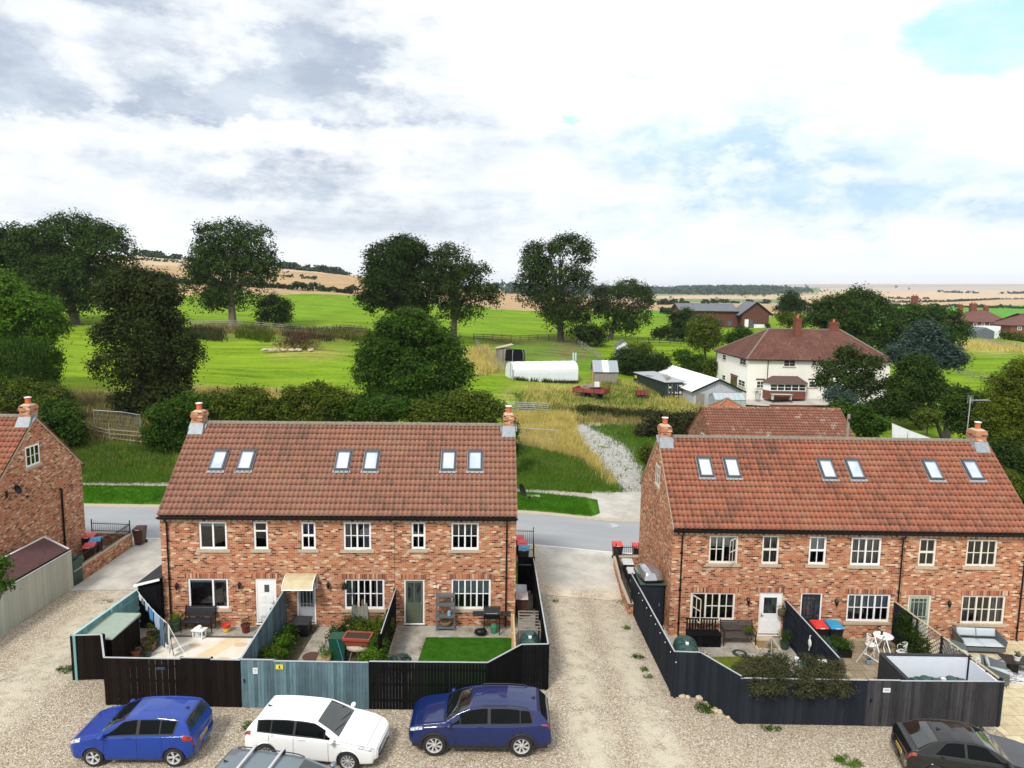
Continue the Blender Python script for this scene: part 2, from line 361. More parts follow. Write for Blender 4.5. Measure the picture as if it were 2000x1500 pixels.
def tz(x, y):
    """terrain height"""
    a = x/max(y, 53); j = float(np.interp(y, gy, _jy)); i = float(np.interp(a, ga, _ja))
    j0 = min(int(j), len(gy)-2); i0_ = min(int(i), len(ga)-2); fj, fi = j-j0, i-i0_
    return float((ZZ[j0,i0_]*(1-fi)+ZZ[j0,i0_+1]*fi)*(1-fj)+(ZZ[j0+1,i0_]*(1-fi)+ZZ[j0+1,i0_+1]*fi)*fj)
def ray(u, v):
    X, Y = u-1000, v-750; a = (X*cr+Y*sr)/FPX; b = (-X*sr+Y*cr)/FPX
    return _R*a - _U*b + _F
def hit(u, v):
    """where the line of sight through a photo pixel meets the land"""
    d = ray(u, v); d = d/d.y; y = 12.0; step = .5
    while y < 9400:
        if CH+d.z*y < tz(d.x*y, y):
            lo, hi = y-step, y
            for _ in range(18):
                mid = (lo+hi)/2
                if CH+d.z*mid < tz(d.x*mid, mid): hi = mid
                else: lo = mid
            return Vector((d.x*hi, hi, tz(d.x*hi, hi)))
        step = max(.5, y*.006); y += step
    return Vector((d.x*9400, 9400, tz(d.x*9400, 9400)))
def at(u, v, Y):
    """point on the line of sight through a photo pixel at distance Y"""
    d = ray(u, v); d = d/d.y*Y; return Vector((d.x, d.y, CH+d.z))
def atz(u, v, z):
    d = ray(u, v); t = (z-CH)/d.z; return Vector((d.x*t, d.y*t, z))
def g(u, v, dz=0):
    p = hit(u, v); p.z += dz; return p

# colours of the fields, painted as whole fields (grass, stubble, hedge banks) on the land
C_ = np.zeros(XX.shape+(3,)); C_[:] = (.142,.250,.013)
def inpoly(px, py, X, Y):
    ins = np.zeros(X.shape, bool); n = len(px); j = n-1
    for i in range(n):
        c = ((py[i] > Y) != (py[j] > Y)) & (X < (px[j]-px[i])*(Y-py[i])/(py[j]-py[i]+1e-12)+px[i]); ins ^= c; j = i
    return ins
UA = np.arctan(AA); LY = np.log(np.maximum(YY, 20))
def field(pts, col, wob=0.0):
    w3 = [hit(u, v) for u, v in pts]; pa = [p.x/max(p.y,53) for p in w3]; pl = [math.log(p.y) for p in w3]
    wb = wob*(np.sin(XX*.9)+np.sin(XX*.37+1)+np.sin(YY*.8+XX*.2))*.012
    C_[inpoly(pa, pl, AA+wb, LY+wb)] = col
C_[YY > 300] = (.37,.30,.21); C_[(YY > 40) & (YY < 55)] = (.062,.115,.017)
def band(u0, va0, vb0, u1, va1, vb1, col): field([(u0,va0),(u1,va1),(u1,vb1),(u0,vb0)], col)
STUB, STUBL, GRN, PALE, FARG = (.40,.275,.155), (.48,.37,.24), (.09,.20,.02), (.46,.39,.32), (.17,.22,.11)
# left hill
band(-350,480,600, 700,532,578, STUB); band(-350,470,520, 720,522,543, STUBL)
band(-350,600,640, 230,560,640, (.142,.250,.013))
band(700,532,578, 1010,570,604, STUB)
# far side, right of the big trees
band(960,573,604,1320,592,612, STUB)
band(1270,590,610,1560,598,618, STUB)
band(1270,583,590,1600,585,592, FARG); band(1270,578,583,1600,576,585, STUBL)
band(1270,567,577,1850,566,567, FARG); band(1300,571,574,1420,571,575, STUBL)
band(1500,553,562,2300,550,560, (.40,.37,.33)); band(1600,562,571,2300,560,569, PALE)
band(1600,571,584,2300,569,580, (.53,.40,.26)); band(1550,584,600,2300,580,597, (.46,.33,.20))
band(1700,598,640,2300,596,640, (.10,.27,.03)); band(1250,605,612,1330,606,614, (.10,.24,.03))
# near ground under the hedges, gardens, meadows
field([(1000,820),(1160,815),(1240,830),(1290,870),(1290,960),(1205,960),(1150,905),(1000,880)], (.30,.27,.07), 1)
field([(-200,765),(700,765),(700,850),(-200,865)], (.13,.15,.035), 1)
field([(960,765),(1040,752),(1140,745),(1380,770),(1380,850),(1000,815)], (.24,.25,.06), 1.5)
field([(360,762),(560,768),(700,775),(700,790),(360,790)], (.25,.24,.06), 1)
field([(370,636),(720,646),(716,668),(600,664),(370,650)], (.12,.13,.04), 1)
field([(925,655),(1180,660),(1180,676),(925,668)], (.10,.06,.035), 1)
field([(905,690),(955,680),(975,725),(940,730)], (.33,.23,.11), 1)
field([(930,668),(1180,668),(1195,740),(1000,705)], (.08,.20,.014), 1)
field([(1040,690),(1100,670),(1160,700),(1100,705)], (.14,.12,.06), 1)
field([(510,676),(600,678),(690,690),(640,694),(520,688)], (.30,.26,.09), 1)
field([(1870,660),(2010,672),(2010,690),(1870,684)], (.38,.33,.13), 1)
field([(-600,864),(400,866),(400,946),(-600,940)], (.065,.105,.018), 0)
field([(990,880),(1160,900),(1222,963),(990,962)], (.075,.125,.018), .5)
def blurc(C, k):
    for ax in (0,1):
        P = np.pad(C, [(k,k) if a == ax else (0,0) for a in range(3)], 'edge'); C = sum(np.take(P, range(i, i+C.shape[ax]), axis=ax) for i in range(2*k+1))/(2*k+1)
    return C
_nz = (np.sin(XX*1.7+np.sin(YY*.9)*2)*np.sin(YY*1.3+np.sin(XX*.7)*2)+np.sin(XX*.47+YY*.31)*np.sin(YY*.53-XX*.21)+rng.normal(size=XX.shape)*.5)
_bl = blurc(C_, 4); _w = (YY < 200)[:, :, None]; C_ = np.where(_w, _bl, C_)
_g = np.array((.142,.250,.013)); _k = np.clip(_nz*.22+.12, 0, .5)[:, :, None]*_w; C_ = C_*(1-_k)+_g*_k*.9
GRID = len(ga)
Vt = np.stack([XX, YY, ZZ], -1).reshape(-1, 3)
ii, jj = np.meshgrid(np.arange(len(gy)-1), np.arange(GRID-1), indexing='ij'); q0 = (ii*GRID+jj).ravel()
Ft = np.stack([q0, q0+1, q0+GRID+1, q0+GRID], -1)
def land_fn(t, v):
    at_ = t.new('ShaderNodeAttribute', attribute_name='Col').outputs['Color']
    x, y, z = t.sep(v); lat = t.m('DIVIDE', x, t.m('MAXIMUM', y, 53)); near = t.rng(y, 250, 110)
    n1 = t.noise(t.mapping(v, (1,2.2,1)), .09, 6, .65); n2 = t.noise(v, 1.6, 5, .7); n3 = t.noise(t.mapping(v, (1,.35,1)), .02, 4, .6)
    streak = t.noise(t.mapping(v, (.05,.6,0)), 1, 4, .7)
    k = t.m('ADD', t.m('MULTIPLY', n1, .38), t.m('ADD', t.m('MULTIPLY', n2, .30), t.m('MULTIPLY', streak, .32)))
    c = t.mix(1, at_, t.ramp(k, [(.36, .48), (.5, 1.0), (.64, 1.5)]), 'MULTIPLY')
    yel = t.m('MULTIPLY', t.rng(t.m('ADD', streak, t.m('MULTIPLY', n3, .5)), .66, .92), .45)
    return t.mix(t.m('MULTIPLY', yel, near), c, t.mix(1, at_, (1.9,1.28,1.6), 'MULTIPLY'))
M['land'] = mat('land', (.13,.3,.02), .95, land_fn, spec=.05, bump=lambda t, v: (t.noise(v, 3, 4, .7), .15))
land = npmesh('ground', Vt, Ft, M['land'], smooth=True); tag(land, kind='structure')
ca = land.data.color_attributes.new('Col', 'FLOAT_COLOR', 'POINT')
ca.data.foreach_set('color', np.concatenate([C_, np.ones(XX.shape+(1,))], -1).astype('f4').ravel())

def sheet(name, left, right, mt, dz, n=40, m_=6, kind='structure', thick=0, wob=0, parent=None):
    """a ground sheet between two polylines (world xy), laid dz above the land, following it"""
    def res(pl, n):
        pl = np.array([(p[0], p[1]) for p in pl], float); d = np.r_[0, np.cumsum(np.linalg.norm(np.diff(pl, axis=0), axis=1))]
        s_ = np.linspace(0, d[-1], n); return np.stack([np.interp(s_, d, pl[:,0]), np.interp(s_, d, pl[:,1])], 1)
    L, Rr = res(left, n), res(right, n); V = []
    if wob:
        ph = np.arange(n); L = L + wob*np.stack([np.sin(ph*1.7)+np.sin(ph*.6+1), np.sin(ph*2.3)], 1)*.5; Rr = Rr + wob*np.stack([np.sin(ph*1.3+2)+np.sin(ph*.5), np.cos(ph*2.1)], 1)*.5
    for i in range(n):
        for k in range(m_+1):
            p = L[i]*(1-k/m_)+Rr[i]*k/m_; V.append((p[0], p[1], tz(p[0], p[1])+dz))
    F = [(i*(m_+1)+k, i*(m_+1)+k+1, (i+1)*(m_+1)+k+1, (i+1)*(m_+1)+k) for i in range(n-1) for k in range(m_)]
    V = np.array(V); F = np.array(F)
    a = V[F[0][1]]-V[F[0][0]]; b = V[F[0][3]]-V[F[0][0]]
    if np.cross(a, b)[2] < 0: F = F[:, ::-1]
    if thick:                      # skirt down so the edge is a real step
        loop = [k for k in range(m_+1)]+[i*(m_+1)+m_ for i in range(1, n)]+[(n-1)*(m_+1)+k for k in range(m_-1, -1, -1)]+[i*(m_+1) for i in range(n-2, 0, -1)]
        o = len(V); V = np.r_[V, V[loop]-[0,0,thick]]; S = []
        for q in range(len(loop)):
            r2 = (q+1) % len(loop); S.append((loop[q], loop[r2], o+r2, o+q))
        F = np.r_[F, S]
    ob = npmesh(name, V, F, mt, smooth=False, parent=parent)
    if kind and not parent: tag(ob, kind=kind)
    return ob
def quadsheet(name, pts, mt, dz, **k):      # pts: 4 corners, ccw
    return sheet(name, [pts[0], pts[3]], [pts[1], pts[2]], mt, dz, **k)

# ---- surfaces near the cottages
def gravel_fn(t, v):
    x, y, z = t.sep(v)
    p1 = t.voro(v, 27); p2 = t.voro(v, 60)
    h, s_, vv = t.sep(p1); h2, s2, v2 = t.sep(p2)
    peb = t.ramp(h, [(0,(.11,.08,.055)), (.2,(.33,.24,.15)), (.42,(.48,.39,.275)), (.6,(.38,.33,.265)), (.76,(.66,.59,.48)), (.9,(.84,.80,.72)), (1,(.24,.17,.11))])
    peb2 = t.ramp(h2, [(0,(.12,.08,.055)), (.5,(.44,.345,.235)), (1,(.80,.73,.60))])
    c = t.mix(.30, peb, peb2)
    big = t.noise(v, .35, 5, .6); mid = t.noise(v, 1.6, 4, .65)
    # dusty wheel ruts: down the lane between the terraces and along the left-hand track
    def lane(x0, y0, x1, y1, wd):
        L = math.hypot(x1-x0, y1-y0); nx, ny = (y1-y0)/L, -(x1-x0)/L
        dd = t.m('ABSOLUTE', t.m('ADD', t.m('MULTIPLY', t.m('SUBTRACT', x, x0), nx), t.m('MULTIPLY', t.m('SUBTRACT', y, y0), ny)))
        dd = t.m('ADD', dd, t.m('MULTIPLY', t.m('SUBTRACT', big, .5), 1.6)); return t.rng(dd, wd, wd*.25)
    r_ = t.m('MAXIMUM', lane(2.9,33,2.9,15,1.0), lane(4.8,33,5.5,15,1.1)); r_ = t.m('MAXIMUM', r_, t.m('MULTIPLY', lane(-18.6,33,-17.5,16,1.7), t.rng(x, -15.2, -16.5)))
    r_ = t.m('MAXIMUM', r_, t.m('MULTIPLY', t.rng(y, 20.9, 19.6), t.rng(x, 1.5, 3)))
    r_ = t.m('MULTIPLY', r_, t.rng(mid, .3, .62))
    dust = t.mix(t.noise(v, 9, 3), (.58,.52,.40), (.72,.66,.53))
    c = t.mix(t.m('MULTIPLY', r_, .85), c, dust)
    weed = t.rng(t.m('ADD', t.m('MULTIPLY', big, .6), t.m('MULTIPLY', t.noise(v, 4, 4, .7), .6)), .735, .80)
    return t.mix(t.m('MULTIPLY', weed, .6), c, (.16,.17,.05))
M['gravel'] = mat('gravel', (.4,.33,.25), .95, gravel_fn, spec=.15, bump=lambda t, v: (t.voro(v, 26, 'Distance'), .04))
def tar_fn(base, a=.18, cracks=True):
    b_ = np.array(base)
    def f(t, v):
        n1 = t.noise(t.mapping(v, (.25,1,1)), .8, 5, .6); n2 = t.noise(v, 45, 3, .7)
        c = t.ramp(t.m('ADD', t.m('MULTIPLY', n1, .65), t.m('MULTIPLY', n2, .35)), [(.3, tuple(b_*(1-a))), (.5, tuple(b_)), (.7, tuple(b_*(1+a)))])
        return c
    return f
M['road'] = mat('road_asphalt', (.30,.31,.33), .9, tar_fn((.30,.31,.325), .14), spec=.1)
M['conc'] = mat('drive_concrete', (.4,.38,.34), .9, lambda t, v: t.mix(t.rng(t.noise(v, .7, 5, .7), .35, .65), (.36,.345,.31), (.50,.475,.43)), spec=.1, bump=lambda t, v: (t.noise(v, 30, 3), .01))
M['pave'] = mat('pavement', (.35,.3,.28), .9, tar_fn((.36,.31,.28), .2))
M['line'] = flat('white_line', (.72,.72,.70), .8, amt=.12, scale=4)
M['kerbdirt'] = flat('edge_dirt', (.42,.36,.27), .95, amt=.3, scale=7)
def grass_fn(a, b, sc=3):
    return lambda t, v: t.ramp(t.m('ADD', t.m('MULTIPLY', t.noise(v, sc, 5, .7), .6), t.m('MULTIPLY', t.noise(v, sc*11, 3, .7), .4)), [(.34, a), (.66, b)])
M['verge'] = mat('verge_grass', (.06,.2,.01), .95, grass_fn((.035,.10,.006), (.10,.27,.018), 2.5), spec=.05, bump=lambda t, v: (t.noise(v, 12, 4, .7), .1))
M['lawn'] = mat('lawn_grass', (.03,.12,.01), .95, grass_fn((.022,.085,.006), (.05,.16,.012), 2), spec=.05, bump=lambda t, v: (t.noise(v, 25, 4, .7), .05))
M['lawn2'] = mat('patchy_lawn', (.06,.1,.01), .95, grass_fn((.035,.10,.01), (.22,.20,.03), 1.6), spec=.05, bump=lambda t, v: (t.noise(v, 25, 4, .7), .05))
M['chalk'] = mat('chalk_track', (.5,.5,.45), .95, lambda t, v: t.mix(t.rng(t.noise(v, .9, 6, .75), .56, .66), t.mix(t.rng(t.noise(v, 3.5, 6, .75), .32, .6), (.23,.23,.225), (.47,.465,.43)), (.17,.19,.06)), spec=.05, bump=lambda t, v: (t.noise(v, 6, 4, .8), .12))
RX0, RX1 = -75, 75
sheet('gravel_yard', [(-60,4),(-60,33.2)], [(60,4),(60,33.2)], M['gravel'], .015, n=60, m_=200)
def ry(x, e):       # road edges: near, far
    return {'n': 39.9-(x+20)*.0, 'f': 46.1}[e]
sheet('road', [(RX0,39.75),(RX1,39.75)], [(RX0,46.1),(RX1,46.1)], M['road'], .02, n=150, m_=6)
sheet('kerb_line', [(RX0,39.72),(RX1,39.72)], [(RX0,39.90),(RX1,39.90)], M['line'], .026, n=150, m_=1)
sheet('road_edge', [(RX0,45.75),(RX1,45.75)], [(RX0,46.5),(RX1,46.5)], M['kerbdirt'], .028, n=150, m_=2, wob=.06)
sheet('pavement', [(RX0,50.9),(8.6,50.9)], [(RX0,52.3),(8.4,52.3)], M['pave'], .02, n=100, m_=2)
sheet('grass_verge', [(RX0,46.45),(5.7,46.45),(6.3,47.4)], [(RX0,50.9),(5.9,50.9),(6.5,50.6)], M['verge'], .06, n=90, m_=6, thick=.1, wob=.05)
sheet('crossing_apron', [(5.6,46.3),(13,46.3)], [(6.4,53.4),(13,53.4)], M['conc'], .03, n=20, m_=8)
def lanec(t, v):
    x, y, z = t.sep(v); n = t.noise(v, .9, 5, .65); k = t.rng(t.m('ADD', y, t.m('MULTIPLY', t.m('SUBTRACT', n, .5), 4.5)), 35.2, 33.2)
    e = t.m('MULTIPLY', t.rng(t.m('ADD', t.m('ABSOLUTE', t.m('SUBTRACT', x, 4.0)), t.m('MULTIPLY', n, 1.0)), 2.1, 2.9), .7)
    return t.mix(t.m('MAXIMUM', k, e, clamp=True), t.mix(t.rng(t.noise(v, .7, 5, .7), .35, .65), (.40,.385,.35), (.54,.52,.47)), gravel_fn(t, v))
M['lanec'] = mat('lane_concrete', (.4,.38,.34), .9, lanec, spec=.1)
sheet('lane_concrete', [(1.2,32.9),(1.0,39.8)], [(6.3,33.0),(6.9,39.8)], M['lanec'], .03, n=14, m_=6, wob=.03)
sheet('lane_concrete', [(-21.4,32.4),(-21.6,39.8)], [(-15.8,32.8),(-14.8,39.8)], M['conc'], .03, n=14, m_=6)
sheet('front_paving', [(-15,36.5),(-15,39.7)], [(1.6,37.2),(1.6,39.7)], M['conc'], .026, n=14, m_=6)
sheet('front_paving', [(-45,36.5),(-45,39.7)], [(-21.6,36.5),(-21.6,39.7)], M['conc'], .026, n=14, m_=6)
sheet('front_paving', [(6.6,36.5),(6.6,39.7)], [(40,36.5),(40,39.7)], M['conc'], .026, n=14, m_=6)
pc = [g(*q) for q in ((1205,962),(1178,925),(1142,880),(1120,855),(1130,828))]; pd = [g(*q) for q in ((1250,962),(1264,925),(1248,880),(1228,855),(1215,830))]
sheet('chalk_track', [(p.x,p.y) for p in pc], [(p.x,p.y) for p in pd], M['chalk'], .05, n=30, m_=8, wob=.25)
# manhole in the road, drain cover pad in the verge
mp = g(1196,1027); mb = MB(); mb.lathe([(.42,0),(.42,.012),(.36,.012),(.36,.004),(.33,.004)], n=24)
tag(mb.build('manhole_cover', flat('manhole_iron', (.40,.41,.42), .6), loc=(mp.x,mp.y,mp.z+.022)), 'round pale manhole cover in the grey road', 'manhole')
dp = g(1040,971); mb = MB(); mb.box(-.55,.55,-.22,.22,0,.06)
tag(mb.build('drain_cover', M['mortar'], loc=(dp.x,dp.y,dp.z+.06)), 'pale rectangular concrete cover in the verge below the satellite dish', 'cover')
# ---------------------------------------------------------------- foliage
LM = {}
LM['dark'] = leaf_mat('leaf_dark', (.011,.026,.004), (.058,.105,.012))
LM['deep'] = leaf_mat('leaf_deep', (.010,.022,.005), (.042,.076,.011))
LM['mid'] = leaf_mat('leaf_mid', (.015,.038,.005), (.062,.13,.012))
LM['bright'] = leaf_mat('leaf_bright', (.03,.075,.006), (.11,.23,.014))
LM['copper'] = leaf_mat('leaf_copper', (.012,.020,.005), (.052,.068,.015))
LM['olive'] = leaf_mat('leaf_olive', (.035,.058,.007), (.13,.17,.02))
LM['gold'] = leaf_mat('leaf_gold', (.012,.028,.005), (.15,.19,.014))
LM['spruce'] = leaf_mat('leaf_spruce', (.018,.042,.030), (.085,.135,.11))
LM['airy'] = leaf_mat('leaf_airy', (.013,.030,.006), (.058,.095,.016))
LM['heather'] = leaf_mat('leaf_heather', (.020,.028,.011), (.105,.10,.050))
LM['hedge'] = leaf_mat('leaf_hedge', (.024,.048,.006), (.12,.16,.014))
LM['bramble'] = leaf_mat('leaf_bramble', (.022,.030,.010), (.085,.09,.030))
LM['straw'] = leaf_mat('straw', (.32,.28,.06), (.78,.65,.24), trans=.3)
LM['grassy'] = leaf_mat('grass_blade', (.05,.12,.01), (.14,.25,.03), trans=.15)
LM['drygrass'] = leaf_mat('dry_grass', (.10,.11,.03), (.38,.30,.13), trans=.2)
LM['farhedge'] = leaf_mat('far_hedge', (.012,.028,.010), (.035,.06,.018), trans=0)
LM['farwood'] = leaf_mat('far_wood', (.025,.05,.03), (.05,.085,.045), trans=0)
M['bark'] = flat('bark', (.075,.06,.048), .95, amt=.4, scale=4)
M['barkpale'] = flat('pale_bark', (.20,.17,.14), .95, amt=.35, scale=3)  # whitish bark of the tall ash trunk
def leafcloud(name, blobs, n, size, mt, parent=None, clump=2.4, per=16, up=.55, asp=.62, shell=.72, droop=0.0, loc=None, lobes=15, lr=.43, dense=1.8):
    """leaves gathered in clumps on the surface of billowing lobes, with a darker filled inside"""
    n = int(n*dense); size = size*(.80 if dense > 1 else 1)
    B = np.array(blobs, float); w_ = (B[:,3]*B[:,4]*B[:,5])**.70; w_ /= w_.sum(); K = max(3, n//per)
    ld = rng.normal(size=(len(B)*lobes,3)); ld /= np.linalg.norm(ld, axis=1)[:,None]; ld[:,2] = np.where(ld[:,2] < -.3, -ld[:,2]*.6, ld[:,2])
    lb = np.repeat(np.arange(len(B)), lobes); lrad = lr*rng.uniform(.7,1.25,len(lb)); lc = B[lb,:3]+ld*(1.0-lrad*.85)[:,None]*B[lb,3:6]
    lp = w_[lb]; lp /= lp.sum(); li = rng.choice(len(lb), K, p=lp); d = rng.normal(size=(K,3))+ld[li]*.9+[0,0,.25]; d /= np.linalg.norm(d, axis=1)[:,None]
    inner = rng.random(K) > shell*.80
    c = lc[li]+d*(rng.uniform(.82,1.03,K)*lrad[li])[:,None]*B[lb[li],3:6]
    bi = rng.choice(len(B), K, p=w_); d2 = rng.normal(size=(K,3)); d2 /= np.linalg.norm(d2, axis=1)[:,None]
    c2 = B[bi,:3]+d2*rng.uniform(.35,.97,K)[:,None]*B[bi,3:6]; c[inner] = c2[inner]; d[inner] = d2[inner]
    ci = rng.integers(0, K, n); cs = size*clump*rng.uniform(.5,1.25,K)
    p = c[ci]+rng.normal(size=(n,3))*(cs[ci]*.5)[:,None]*[1,1,.75]
    p[:,2] -= droop*np.abs(rng.normal(size=n))*size*3
    nm = d[ci]*.75+[0,0,up]+rng.normal(size=(n,3))*.42; nm /= np.linalg.norm(nm, axis=1)[:,None]
    t1 = np.cross(nm, rng.normal(size=(n,3))); t1 /= np.linalg.norm(t1, axis=1)[:,None]; t2 = np.cross(nm, t1)
    s_ = size*rng.uniform(.55,1.25,n)[:,None]*.5
    if droop: t1 = t1*.4+np.array([0,0,-1.0]); t1 /= np.linalg.norm(t1, axis=1)[:,None]; t2 = np.cross(t1, rng.normal(size=(n,3))); t2 /= np.linalg.norm(t2, axis=1)[:,None]; t2 *= .7
    V = np.stack([p-t1*s_, p-t2*s_*asp, p+t1*s_, p+t2*s_*asp], 1).reshape(-1,3)
    o = npmesh(name, V, np.arange(4*n).reshape(-1,4), mt, parent)
    if loc is not None: o.location = loc
    return o
def shrub(name, label, cat, base, blobs, n, size, lm, group=None, stem=True, **k):
    """blobs relative to base"""
    t = thing(name, label, cat, base, 0, group)
    leafcloud('foliage', blobs, n, size, LM[lm], t, **k)
    if stem:
        m_ = MB(); b0 = blobs[0]
        for q in range(4): m_.tube([(rng.normal()*.03, rng.normal()*.03, -.05), (b0[0]*.5+rng.normal()*b0[3]*.25, b0[1]*.5+rng.normal()*b0[4]*.25, b0[2]*.6), (b0[0]+rng.normal()*b0[3]*.4, b0[1]+rng.normal()*b0[4]*.4, b0[2]+b0[5]*.4)], [.05*b0[3]+.01,.035*b0[3]+.006,.008], 5)
        m_.build('stem', M['bark'], t)
    return t
def tree(name, label, bu, bv, blobs_px, n, size, lm, Y=None, lean=(0,0), tr=.35, depth=.85, group=None, bark='bark', limbs=9, trunk_to=.45, cat='tree', **k):
    """base at photo pixel (bu,bv) or at distance Y; crown blobs given as (u, v, ru, rv[, forward offset m])"""
    if Y is None: b = hit(bu, bv)
    else: b = at(bu, bv, Y); b.z = tz(b.x, b.y)
    s_ = b.y/FPX; blobs = []
    for q in blobs_px:
        u, v, ru, rv = q[:4]; off = q[4] if len(q) > 4 else 0
        p = at(u, v, b.y+off)-b; blobs.append((p.x, p.y, p.z, ru*s_, min(ru, rv*1.2)*s_*depth, rv*s_))
    t = thing(name, label, cat, b, 0, group)
    leafcloud('crown', blobs, n, size, LM[lm], t, **k)
    m_ = MB(); B = np.array(blobs); zc = B[:,2].max(); H_ = float((B[:,2]+B[:,5]).max()); cen = np.average(B[:,:3], axis=0, weights=B[:,3]**2)
    th = H_*trunk_to; topp = Vector((cen[0]*.6+lean[0], cen[1]*.5+lean[1], th))
    m_.tube([(0,0,-.3),(0,0,.15),(topp.x*.35,topp.y*.35,th*.5),topp], [tr*1.35,tr*1.05,tr*.85,tr*.62], 10)
    for q in range(limbs):
        b_ = B[q % len(B)]; dd = rng.normal(size=3); dd /= np.linalg.norm(dd); e = Vector(b_[:3]+dd*b_[3:6]*.55); s0 = topp*(.6+.4*rng.random()); mid = (s0+e)/2+Vector((0,0,.06*H_))
        m_.tube([s0, mid, e], [tr*.36,tr*.2,.03], 6)
        for _ in range(2):
            e2 = e+Vector(rng.normal(size=3)*b_[3]*.2); m_.tube([mid, (mid+e2)/2+Vector((0,0,.2)), e2], [tr*.15,tr*.09,.02], 4)
    m_.build('trunk', M[bark], t)
    return t
def tufts(name, pts, hgt, wid, mt, per=9, spread=.3, kind='stuff'):
    """grass blades; pts (n,3)"""
    P = np.repeat(np.asarray(pts, float), per, 0); n = len(P)
    P[:,:2] += rng.normal(size=(n,2))*spread; h = hgt*rng.uniform(.5,1.15,n)[:,None]; a = rng.uniform(0, math.pi, n); t_ = np.stack([np.cos(a), np.sin(a), 0*a], 1)*wid
    lean = np.c_[rng.normal(size=(n,2))*.28, np.ones(n)]
    V = np.stack([P-t_, P+t_, P+lean*h+t_*.25, P+lean*h-t_*.25], 1).reshape(-1,3)
    o = npmesh(name, V, np.arange(4*n).reshape(-1,4), mt); tag(o, kind=kind); return o
# ---------------------------------------------------------------- walls with openings
def wall_grid(mb, W, z0, z1, ops, mp, depth=.11, top=None):
    """flat wall 0..W by z0..z1 with rectangular openings (a0,a1,b0,b1) and reveals; mp(a,z,d) -> xyz, d = distance behind the face"""
    xs = sorted({0, W, *[o[0] for o in ops], *[o[1] for o in ops]}); zs = sorted({z0, z1, *[o[2] for o in ops], *[o[3] for o in ops]})
    for i in range(len(xs)-1):
        for j in range(len(zs)-1):
            a, z = (xs[i]+xs[i+1])/2, (zs[j]+zs[j+1])/2
            if any(o[0] < a < o[1] and o[2] < z < o[3] for o in ops): continue
            mb.add([mp(xs[i],zs[j],0), mp(xs[i+1],zs[j],0), mp(xs[i+1],zs[j+1],0), mp(xs[i],zs[j+1],0)], [(0,1,2,3)])
    for a0, a1, b0, b1 in ops:
        P = [mp(a0,b0,0), mp(a1,b0,0), mp(a1,b1,0), mp(a0,b1,0)]; Q = [mp(a0,b0,depth), mp(a1,b0,depth), mp(a1,b1,depth), mp(a0,b1,depth)]
        mb.add(P+Q, [(0,4,5,1),(1,5,6,2),(2,6,7,3),(3,7,4,0)])
